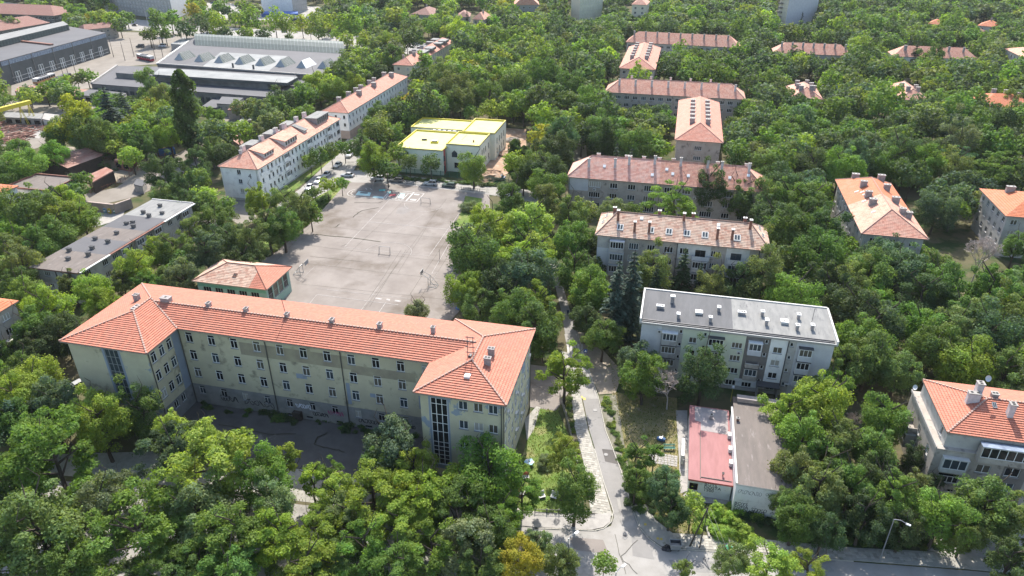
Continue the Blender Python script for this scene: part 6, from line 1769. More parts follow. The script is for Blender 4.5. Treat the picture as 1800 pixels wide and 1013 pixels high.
def lump(name, label, cat, x, y, r, mat, seed, sz=.8, z=.1, group=None, kind=None, n=14, rough=.25):
    rd = random.Random(seed); q = G(x, y)
    b = MB(); pts = []
    for i in range(7):
        a = math.pi / 2 * i / 6; row = []
        for k in range(n):
            t = 2 * math.pi * k / n
            rr = r * math.cos(a) * (1 + rd.uniform(-rough, rough))
            row.append((rr * math.cos(t), rr * math.sin(t), r * sz * math.sin(a) * (1 + rd.uniform(-rough, rough) * .5)))
        pts.append(row)
    for A_, B_ in zip(pts, pts[1:]):
        for k in range(n): b.face([A_[k], A_[(k + 1) % n], B_[(k + 1) % n], B_[k]])
    o = b.build(name, mat, None, loc=(q[0], q[1], z))
    if kind: o["kind"] = kind
    else:
        o["label"] = label; o["category"] = cat
        if group: o["group"] = group
blk = flat("bin_bag_black", (.02, .02, .022), rough=.35)
for i, (x, y) in enumerate(((1168, 966), (1173, 963), (1175, 968))): lump("bin_bag", ["black bin bag, leftmost beside the grey container", "black bin bag at the kerb side of the grey container", "black bin bag closest to the grey container"][i], "bin bag", x, y, .42, blk, i, group="bin bags by the container")
lump("earth_mound", "reddish brown earth mound at the near end of the dug ground", "mound", 866, 312, 4.2, M['earth'], 5, .55, .1, n=22)
lump("earth_mound", "rough heap of dug soil beside the kindergarten wall", "mound", 888, 272, 3.0, M['earth'], 8, .4, .1, n=20)
lump("rubble_heap", "pale rubble heap at the far end of the dug ground", "mound", 900, 248, 3.0, M['dust'], 9, .4, .1, n=20)

# bench, lawn seats, toys
q = G(1176, 791)
root = thing("park_bench", "green wooden bench on the paved spot left of the red-roofed shop", "bench", (q[0], q[1], .05), R(0))
for y, z in ((-.2, .45), (0, .46), (.2, .45)):
    b = MB(); b.box(-1.0, y - .08, z, 1.0, y + .08, z + .05); b.build("seat_slat", M['green_paint'], root)
for z in (.65, .85): b = MB(); b.box(-1.0, .3, z, 1.0, .35, z + .13); b.build("back_slat", M['green_paint'], root)
for x in (-.8, .8): b = MB(); b.box(x - .05, -.25, 0, x + .05, .35, .45); b.box(x - .05, .28, .45, x + .05, .36, .95); b.build("leg", M['metal_dark'], root)
pv_ = MB()
cA = G(1150, 806); 
sl = MB(); sl.box(-.24, -.24, 0, .24, .24, .05); slab_me = sl.mesh("paving_slab", [M['concrete']])
root = place("bench_paving", None, None, (G(1158, 803)[0], G(1158, 803)[1], .04), R(-13), kind="structure")
for i in range(9):
    for j in range(5): place("paving_slab", slab_me, root, (i * .54 - 1.5, j * .54 - 1.6, random.uniform(-.01, .01)), random.uniform(-.02, .02))
def flower_table(x, y):
    q = G(x, y)
    root = thing("play_table", "blue and white petal-shaped play table on the lawn", "play table", (q[0], q[1], .06))
    b = MB(); b.tube((0, 0, 0), (0, 0, .6), .12); b.build("leg", M['offwhite'], root)
    for k in range(6):
        a = k * math.pi / 3
        b = MB(); b.tube((.5 * math.cos(a), .5 * math.sin(a), .55 + .05 * (k % 2)), (.5 * math.cos(a), .5 * math.sin(a), .66 + .05 * (k % 2)), .34, 9); b.build("petal", [flat("petal_blue" + str(k), (.3, .5, .62) if k % 2 else (.7, .72, .75))], root)
flower_table(930, 818)
def play_chair(x, y, col, label, a=0):
    q = G(x, y)
    root = thing("garden_chair", label, "seat", (q[0], q[1], .06), a, "play seats on the lawn")
    b = MB(); b.box(-.55, -.4, .3, .55, .4, .4); b.build("seat", M['offwhite'], root)
    b = MB(); b.box(-.55, .4, .3, .55, .5, 1.0); b.build("backrest", col, root)
    for sx in (-.5, .5):
        b = MB(); b.box(sx - .05, -.4, 0, sx + .05, .45, .3); b.build("leg", col, root)
orr = flat("play_orange", (.5, .16, .07))
play_chair(924, 842, orr, "white seat with orange back nearest the school wing on the lawn", .1)
play_chair(952, 875, M['offwhite'], "small white seat between bushes at the lawn's near end", .3)
play_chair(918, 869, orr, "orange seat half under the big tree by the school corner", 1.0)
play_chair(974, 876, M['offwhite'], "white seat right of the small one near the lower fence", -.4)
def toy_car(x, y, mat, label):
    q = G(x, y)
    root = thing("spring_toy", label, "play equipment", (q[0], q[1], .08), R(-20), "play equipment in the shade")
    o = place("body", loft([(-1.1, .4, .3, .2, .4, .55), (-.6, .55, .45, .15, .5, .75), (.3, .55, .45, .15, .5, .8), (1.0, .45, .35, .2, .5, .7)], 0).mesh("body", [mat]), root)
    b = MB(); b.box(-.5, -.35, .75, .2, .35, .8); b.box(.2, -.35, .75, .3, .35, 1.15); b.build("seat", M['white_paint'], root)
toy_car(875, 560, flat("toy_red", (.6, .02, .03)), "bright red play car on the sandy play area behind the school")
toy_car(851, 521, M['offwhite'], "small white and orange play seat under the trees beside the court")
toy_car(883, 526, orr, "orange play figure under the trees behind the red play car")
toy_car(807, 545, flat("toy_blue", (.08, .15, .5)), "small blue play seat in the tree shadow at the court edge")
toy_car(1162, 775, flat("toy_blue2", (.06, .13, .26)), "small blue play seat in the dry grass left of the shop")
for o_ in [q for q in COL.objects if q.name.startswith("spring_toy")]: o_.scale = (.7, .7, .8)

# gantry crane and scrap
a_, c_ = G(-40, 204, 8.5), G(53, 180, 8.5)
root = thing("gantry_crane", "yellow gantry crane over the scrap in the works yard", "crane", (a_[0], a_[1], 0))
d = c_ - a_
b = MB(); x, y, an, l = along((0, 0), (d[0], d[1]), .5); b.obox((x, y, 7.9), (l, 1.6, 1.5), an); b.build("girder", M['yellow_trim'], root)
for t in (.18, .78, .95):
    for s in (-2.2, 2.2):
        x, y, an, l = along((0, 0), (d[0], d[1]), t)
        b = MB(); fx, fy = x - math.sin(an) * s, y + math.cos(an) * s
        for e in (-.35, .35):
            b.tube((fx + math.cos(an) * e, fy + math.sin(an) * e, 0), (x + math.cos(an) * e * .5, y + math.sin(an) * e * .5, 7.9), .1, 5)
        for k in range(8):
            z0, z1 = k, k + 1; f = lambda z, e: (fx + (x - fx) * z / 7.9 + math.cos(an) * e * (1 - z / 16), fy + (y - fy) * z / 7.9 + math.sin(an) * e * (1 - z / 16), z)
            b.tube(f(z0, -.35 if k % 2 else .35), f(min(z1, 7.9), .35 if k % 2 else -.35), .05, 4, cap=False)
        b.build("leg", M['yellow_trim'], root)
b = MB(); rd = random.Random(4)
for i in range(420):
    x, y = rd.uniform(-5, 84), rd.uniform(214, 254)
    if y > 262 - (84 - x) * .1 or (x > 60 and y > 232) or (x > 45 and y > 244): continue
    q = G(x, y); a = rd.uniform(0, 3.14) if rd.random() < .5 else R(60); l = rd.uniform(1, 4.5)
    b.obox((q[0], q[1], rd.uniform(.05, .9)), (l, rd.uniform(.08, .3), rd.uniform(.1, .35)), a)
b.build("scrap_metal", M['rust'], kind="stuff")
b = MB()
for i in range(60):
    x, y = rd.uniform(150, 262), rd.uniform(262, 284); q = G(x, y); b.obox((q[0], q[1], rd.uniform(.03, .4)), (rd.uniform(1, 3), rd.uniform(.2, .8), rd.uniform(.1, .5)), rd.uniform(0, 3))
b.build("yard_debris", M['rust'], kind="stuff")
q = G(293, 272)
root = thing("skip_container", "blue open container at the end of the works track", "container", (q[0], q[1], .1), R(30))
b = MB(); b.box(-3, -1.2, 0, 3, 1.2, .1)
for w_ in ((-3, -1.2, 3, -1.1), (-3, 1.1, 3, 1.2), (-3, -1.1, -2.9, 1.1), (2.9, -1.1, 3, 1.1)): b.box(w_[0], w_[1], .1, w_[2], w_[3], 2.0)
b.box(-2.9, -1.1, 1.5, 2.9, 1.1, 1.55); b.build("tub", flat("container_blue", (.03, .13, .35)), root)
b = MB()
for x in np.linspace(-2.8, 2.8, 9): b.box(x - .05, -1.28, 0, x + .05, -1.201, 2.0)
b.build("rib", flat("container_blue_rib", (.03, .11, .3)), root)

# fences: each panel and post on its own
def fence(name, label, pts, h, mat, pitch=2.0, pick=.12, rail=True, gap=.25, thick=.04, cat="fence"):
    Pp = [G(*p) for p in pts]
    root = thing(name, label, cat, (Pp[0][0], Pp[0][1], 0))
    pm = {}
    for i in range(len(Pp) - 1):
        p = (Pp[i][0] - Pp[0][0], Pp[i][1] - Pp[0][1]); q = (Pp[i + 1][0] - Pp[0][0], Pp[i + 1][1] - Pp[0][1])
        l = math.hypot(q[0] - p[0], q[1] - p[1]); n = max(1, round(l / pitch))
        for k in range(n):
            x, y, a, _ = along(p, q, (k + .5) / n); w = l / n
            b = MB()
            for z in (h * .15, h * .85): b.box(-w / 2, -.02, z, w / 2, .02, z + .06)
            m = int(w / gap)
            for j in range(m): xx = -w / 2 + w * (j + .5) / m; b.box(xx - thick / 2, -.04, .05, xx + thick / 2, -.02, h)
            b.build("fence_panel", mat, root, loc=(x, y, 0), rz=a)
            x, y, a, _ = along(p, q, k / n)
            if 'post' not in pm:
                c = MB(); c.box(-.06, -.06, 0, .06, .06, h + .1); pm['post'] = c.mesh("post", [mat])
            place("post", pm['post'], root, (x, y, 0), a)
    return root
fence("picket_fence", "weathered grey picket fence between the lawn and the lane", [(984, 700), (995, 735), (1003, 768), (1020, 850)], 1.3, noise_mat("grey_wood", (.4, .37, .33), (.25, .22, .19), 2.0), gap=.22, thick=.1)
fence("green_fence", "green wire fence along the front of the kindergarten plot", [(640, 300), (700, 305), (790, 312), (860, 320), (945, 334)], 2.0, M['green_mesh'], 3.0, gap=.22, thick=.05)
fence("green_fence_two", "green fence along the far and left side of the kindergarten plot", [(640, 300), (672, 240), (700, 205)], 2.4, M['green_mesh'], 3.5, gap=.2, thick=.08)
bpy.data.objects["green_fence_two"].name = "green_fence.001"
fence("yard_fence", "low rusty wire fence along the works track", [(160, 342), (205, 327), (250, 296), (300, 272)], 1.5, M['brick_red'], 3.0, gap=.6, thick=.05)
fence("low_fence", "dark low railing along the pavement left of the junction", [(940, 902), (1046, 906)], .9, M['metal_dark'], 2.0, gap=.2, thick=.03)
fence("court_fence", "thin grey posts and rail along the far side of the court", [(700, 322), (860, 339)], 1.0, M['metal_dark'], 3.0, gap=1.5, thick=.05)

# one pedestrian on the lane
def person(x, y, label):
    q = G(x, y)
    V = [(0, 0, .95), (0, 0, 1.2), (0, 0, 1.45), (0, .02, 1.56), (0, .02, 1.68), (.1, 0, .9), (.12, .1, .5), (.12, .02, .08), (.12, -.12, .04), (-.1, 0, .9), (-.12, -.08, .5), (-.12, -.1, .08), (-.12, -.24, .04),
         (.2, 0, 1.42), (.26, .08, 1.12), (.25, 0, .86), (-.2, 0, 1.42), (-.26, -.06, 1.12), (-.25, -.14, .88)]
    E_ = [(0, 1), (1, 2), (2, 3), (3, 4), (0, 5), (5, 6), (6, 7), (7, 8), (0, 9), (9, 10), (10, 11), (11, 12), (2, 13), (13, 14), (14, 15), (2, 16), (16, 17), (17, 18)]
    r_ = [.15, .14, .15, .06, .11, .1, .07, .05, .04, .1, .07, .05, .04, .07, .05, .035, .07, .05, .035]
    me = bpy.data.meshes.new("person"); me.from_pydata(V, E_, [])
    o = bpy.data.objects.new("person", me); COL.objects.link(o)
    m = o.modifiers.new("skin", 'SKIN')
    for i, s in enumerate(me.skin_vertices[0].data): s.radius = (r_[i], r_[i])
    me.skin_vertices[0].data[0].use_root = True
    o.modifiers.new("sub", 'SUBSURF').levels = 1
    dg = bpy.context.evaluated_depsgraph_get()
    nm = bpy.data.meshes.new_from_object(o.evaluated_get(dg)); bpy.data.objects.remove(o)
    nm.materials.clear()
    for c in ((.03, .05, .12), (.45, .28, .2), (.05, .06, .1)): nm.materials.append(flat("person_cloth", c))
    for f in nm.polygons: f.material_index = 1 if f.center.z > 1.53 else (2 if f.center.z < .95 else 0)
    o = place("person", nm, None, (q[0], q[1], .1), .4, label=label, category="person")
person(998, 556, "person in dark blue clothes walking on the lane under the trees")

# ------------------------------------------------------------------ trees
def mesh_from_quads(name, V, C, mat, quad=True):
    """V: (n, 4 or 3, 3) corners, C: (n, 3) colour of each leaf"""
    n, k = V.shape[0], V.shape[1]
    me = bpy.data.meshes.new(name)
    me.vertices.add(n * k)
    me.vertices.foreach_set("co", V.reshape(-1).astype(np.float32))
    me.loops.add(n * k)
    me.loops.foreach_set("vertex_index", np.arange(n * k, dtype=np.int32))
    me.polygons.add(n)
    me.polygons.foreach_set("loop_start", np.arange(0, n * k, k, dtype=np.int32))
    me.polygons.foreach_set("loop_total", np.full(n, k, dtype=np.int32))
    at = me.attributes.new("leafcol", 'FLOAT_COLOR', 'POINT')
    cc = np.ones((n, k, 4), np.float32); cc[:, :, :3] = C[:, None, :]
    at.data.foreach_set("color", cc.reshape(-1))
    me.materials.append(mat)
    me.update(calc_edges=True)
    return me

def unit(v): return v / (np.linalg.norm(v, axis=-1, keepdims=True) + 1e-9)

def crown(seed, nlobe=22, nleaf=5200, leaf=.055, hz=1.0, lobe_r=(.24, .42), spread=.68, flatl=.8, cut=.75, low=-.55, fill=.12, asp=1.6, up=.25):
    """leaves scattered over overlapping lobes; returns corners and colours for a crown of radius 1"""
    g = np.random.default_rng(seed)
    d = unit(g.normal(size=(nlobe * 3, 3)))
    d = d[d[:, 2] > low][:nlobe]
    rad = spread * (g.uniform(.35, 1.12, size=(len(d), 1)) ** .5)
    # asymmetry of the whole crown
    ph = g.uniform(0, 6.28); az = np.arctan2(d[:, 1], d[:, 0])
    rad[:, 0] *= 1 + .22 * np.sin(az * 2 + ph) + .14 * np.sin(az * 3 + ph * 2)
    c = d * rad; c[:, 2] *= hz
    r = g.uniform(*lobe_r, size=len(d)); r *= 1 - .25 * np.clip(d[:, 2], 0, 1)
    w = r ** 2; idx = g.choice(len(d), size=nleaf * 2, p=w / w.sum())
    ld = unit(g.normal(size=(nleaf * 2, 3)) + np.array([0, 0, up]))
    rr = g.uniform(.62, 1.06, size=(nleaf * 2, 1)) + (g.random((nleaf * 2, 1)) < .16) * g.uniform(.05, .38, size=(nleaf * 2, 1))
    fr = g.normal(size=(len(d), 3)) * 2.2
    rr[:, 0] *= 1 + .2 * np.sin((ld * fr[idx]).sum(1) * 2.6 + idx)
    P = ld * rr * r[idx, None]; P[:, 2] *= flatl; P += c[idx]
    keep = np.ones(len(P), bool)
    for j in range(len(c)):
        q = (P - c[j]); q[:, 2] /= flatl
        keep &= ~((np.linalg.norm(q, axis=1) < r[j] * cut) & (idx != j))
    P, ld, idx = P[keep][:nleaf], ld[keep][:nleaf], idx[keep][:nleaf]
    n = len(P)
    nn = unit(ld * .7 + np.array([0, 0, .5]) + g.normal(size=(n, 3)) * .55)
    t = unit(np.cross(nn, g.normal(size=(n, 3)))); b = np.cross(nn, t)
    s = (leaf * g.uniform(.6, 1.35, size=(n, 1)))
    V = np.stack([P - t * s * asp * .5, P - b * s * .5 + t * s * .1, P + t * s * asp * .5, P + b * s * .5 + t * s * .1], 1)
    lobe_t = g.uniform(.8, 1.2, size=len(c))[idx]
    br = lobe_t * g.uniform(.88, 1.36, size=n)
    yel = g.uniform(-.1, .1, size=n) + (g.uniform(-.08, .12, size=len(c))[idx])
    C = np.stack([br * (1 + yel), br * (1 + yel * .3), br * (1 - yel)], 1)
    return V, C

def conifer(seed, nleaf=4200, tiers=17, leaf=.05):
    """height 1, base radius about .24"""
    g = np.random.default_rng(seed)
    Vs, Cs = [], []
    for k in range(tiers):
        z = .10 + .88 * (k / tiers) ** .95
        rt = .25 * (1 - z) ** .8 * g.uniform(.85, 1.12)
        nb = max(4, int(15 * (1 - z) + 4))
        for j in range(nb):
            a = g.uniform(0, 6.28); L_ = rt * g.uniform(.7, 1.15)
            m = max(5, int(nleaf / tiers / nb * (1.6 - z)))
            u = g.random(m) ** .7
            dirv = np.array([math.cos(a), math.sin(a), 0])
            P = dirv * (u * L_)[:, None]
            P[:, 2] = z - .25 * L_ * u ** 1.5 + .05 * u * L_ + g.normal(size=m) * .004
            sd = np.array([-math.sin(a), math.cos(a), 0])
            P += sd * (g.normal(size=m) * .035 * (1.2 - u) * (rt / .25 + .2))[:, None]
            nn = unit(np.array([0, 0, 1.0]) + g.normal(size=(m, 3)) * .45)
            t = unit(dirv + sd * g.normal(size=(m, 1)) * .8 + np.array([0, 0, -.3])); b = unit(np.cross(nn, t))
            s = leaf * g.uniform(.5, 1.1, size=(m, 1)) * (.5 + .5 * (1 - z))
            Vs.append(np.stack([P - t * s * .8, P - b * s * .28, P + t * s * .8, P + b * s * .28], 1))
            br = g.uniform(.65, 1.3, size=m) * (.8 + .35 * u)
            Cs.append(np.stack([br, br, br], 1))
    return np.concatenate(Vs), np.concatenate(Cs)

def poplar(seed, n=5200):
    g = np.random.default_rng(seed)
    z = g.random(n); a = g.uniform(0, 6.28, n)
    prof = .135 * np.minimum(1, (1.0 - z) * 5) ** .5 * np.minimum(1, .45 + z * 2.2) * (1 + .25 * np.sin(a * 3 + z * 22) + .12 * np.sin(a * 5 - z * 37))
    r = prof * g.uniform(.7, 1.05, n)
    P = np.stack([r * np.cos(a) + .02 * np.sin(z * 5), r * np.sin(a), .06 + z * .94], 1)
    out = np.stack([np.cos(a), np.sin(a), .5 + 0 * a], 1)
    nn = unit(out + g.normal(size=(n, 3)) * .6); t = unit(np.cross(nn, g.normal(size=(n, 3)))); b = np.cross(nn, t)
    s = .019 * g.uniform(.6, 1.3, size=(n, 1))
    V = np.stack([P - t * s, P - b * s * .7, P + t * s, P + b * s * .7], 1)
    br = g.uniform(.65, 1.3, n) * (1 + .2 * np.sin(a * 3 + z * 22))
    return V, np.stack([br, br, br * .9], 1)

def branches(b, p, d, l, r, lev, rd, up=.15):
    r = max(r, .0021)
    q = p + d * l
    b.tube(p, q, r, 5 if lev > 1 else 3, r * .62, cap=False)
    if lev == 0: return
    for k in range(rd.choice((2, 3, 3)) if lev > 1 else 3):
        e = (d + Vector((rd.uniform(-.95, .95), rd.uniform(-.95, .95), rd.uniform(-.3, .5) + up))).normalized()
        branches(b, q - d * l * rd.uniform(0, .35), e, l * rd.uniform(.6, .85), r * .66, lev - 1, rd, up)

def bare(seed, lev=7):
    rd = random.Random(seed); b = MB()
    branches(b, Vector((0, 0, 0)), Vector((rd.uniform(-.05, .05), rd.uniform(-.05, .05), 1)).normalized(), .22, .011, lev, rd)
    return b

def trunk_mesh(seed):
    """height 1 up to the crown's centre, limbs reaching into it; widths for a crown of radius 1"""
    rd = random.Random(seed); b = MB()
    pts = [Vector((0, 0, 0)), Vector((rd.uniform(-.04, .04), rd.uniform(-.04, .04), .35)), Vector((rd.uniform(-.08, .08), rd.uniform(-.08, .08), .75)), Vector((rd.uniform(-.1, .1), rd.uniform(-.1, .1), 1.25))]
    rr = [.075, .055, .045, .018]
    for i in range(3): b.tube(pts[i], pts[i + 1], rr[i], 7, rr[i + 1], cap=False)
    for k in range(7):
        t = rd.uniform(.4, .95); i = 1 if t < .75 else 2
        p = pts[i].lerp(pts[i + 1], rd.random())
        a = k * .9 + rd.uniform(-.3, .3); q = p + Vector((math.cos(a) * rd.uniform(.4, .7), math.sin(a) * rd.uniform(.4, .7), rd.uniform(.15, .5)))
        b.tube(p, q, .028, 5, .012, cap=False)
        q2 = q + Vector((rd.uniform(-.2, .2), rd.uniform(-.2, .2), .2)); b.tube(q, q2, .012, 4, .005, cap=False)
    return b.mesh("trunk", [M['bark']])
TR = [trunk_mesh(i) for i in range(4)]
CR = {
    'round': [crown(10 + i, 62 - 9 * i, 13500, .042, 1.02 + .1 * i, lobe_r=(.15, .31), spread=.8, low=-.85) for i in range(4)],
    'tall': [crown(20 + i, 70, 13500, .042, 1.4 + .15 * i, lobe_r=(.15, .3), spread=.76, low=-.92) for i in range(3)],
    'airy': [crown(30 + i, 52, 13000, .035, .95, lobe_r=(.13, .25), spread=.88, flatl=.34, cut=.6, low=-.7, asp=2.0) for i in range(4)],
    'dense': [crown(40 + i, 46, 13000, .046, 1.0 + .07 * i, lobe_r=(.2, .36), spread=.74, asp=1.3, low=-.85) for i in range(3)],
    'willow': [crown(50 + i, 24, 9000, .042, .95, lobe_r=(.26, .4), flatl=1.3, asp=2.6, up=0) for i in range(2)],
    'thin': [crown(60 + i, 18, 3200, .055, 1.15, lobe_r=(.16, .3), spread=.72, cut=.4, asp=2.0, low=-.7) for i in range(2)],
}
CM = {k: [mesh_from_quads("crown", V, C, M['leaf']) for V, C in v] for k, v in CR.items()}
CONE = [mesh_from_quads("crown", *conifer(70 + i), M['needle']) for i in range(3)]
POP = [mesh_from_quads("crown", *poplar(80 + i), M['leaf']) for i in range(2)]
BARE = [bare(90 + i).mesh("branches", [M['dead_bark']]) for i in range(2)]
BROWN = mesh_from_quads("crown", *crown(95, 26, 1500, .05, 1.1, lobe_r=(.15, .3), cut=.3), M['leaf'])

# leaf colours (albedo) and the words for them
HUE = {'bright': ((.175, .235, .040), "bright yellow-green"), 'lime': ((.21, .30, .06), "lime green"), 'green': ((.092, .152, .040), "mid green"), 'fresh': ((.122, .198, .042), "fresh green"),
       'dark': ((.062, .098, .040), "dark green"), 'blue': ((.078, .125, .068), "cool bluish green"), 'olive': ((.122, .162, .055), "olive green"), 'yellow': ((.235, .225, .030), "yellowing"), 'grey': ((.135, .175, .088), "grey-green")}

LAND = [("the school's left wing", 200, 600), ("the school's main roof", 480, 570), ("the school's right wing", 830, 680), ("the shaded school yard", 520, 770), ("the gym hall", 430, 490), ("the court", 660, 430), ("the painted play carpet", 675, 345),
        ("the white block number 4", 490, 280), ("the left flat-roofed block", 190, 420), ("the kindergarten", 785, 255), ("the lane's lower end", 1080, 850), ("the zebra crossing", 1010, 615), ("the junction", 1090, 960), ("the lawn beside the school", 960, 770),
        ("the grey flat-roofed block", 1300, 600), ("the red-roofed shop", 1248, 790), ("the brown-roofed hall", 1335, 800), ("the old tiled block", 1200, 430), ("the pink-roofed block", 1170, 310), ("the end-on block", 1228, 220), ("the orange hip block", 1550, 370),
        ("the corner house at lower right", 1720, 760), ("the rusty barn", 100, 290), ("the rooflight depot", 450, 95), ("the low depot", 340, 145), ("the red hip-roofed block", 640, 170), ("the dormered block", 745, 90), ("the mid-right block", 1180, 155), ("the rear wing block", 1125, 95), ("the small hip house", 1418, 155),
        ("the ridge row block", 1430, 85), ("the right row block", 1645, 92), ("the right orange block", 1770, 355), ("the gantry crane", 40, 200), ("the dark works hall", 90, 90), ("the near pavement at lower left", 150, 850), ("the bottom edge of the view", 500, 1010), ("the bottom right garage apron", 1720, 950), ("the dug earth", 890, 270),
        ("the pink villa", 830, 30), ("the hidden orange house", 1765, 165), ("the open gap in the right-hand woods", 1700, 310), ("the street lamp at lower right", 1560, 950), ("the hedge by the shop", 1280, 920), ("the lane's upper end", 950, 420), ("the bottom left corner", 20, 960), ("the dead tree at the right", 1705, 440)]
TREES = []          # dicts: kind, px, py, rpx, hue, world x y, r, hc
def solve(px, py, rpx, kfac=1.25, hz=1.0):
    r = 4.0
    for _ in range(6):
        hc = r * kfac * hz + 1.6
        q = G(px, py, hc); z = (q - _C) @ _F
        r = rpx * z / FPX
    return q, r, hc, z
def add_tree(px, py, rpx, kind='round', hue='green', hand=True):
    hz = {'tall': 1.3, 'airy': .95, 'willow': 1.0}.get(kind, 1.0)
    q, r, hc, z = solve(px, py, rpx, 1.1 if kind in ('bush',) else 1.3, .5 if kind == 'bush' else hz)
    if kind == 'bush': hc = r * .6
    q = G(px, py, hc)
    TREES.append(dict(kind=kind, px=px, py=py, rpx=rpx, hue=hue, x=float(q[0]), y=float(q[1]), r=float(r), hc=float(hc), z=float(z), hand=hand))

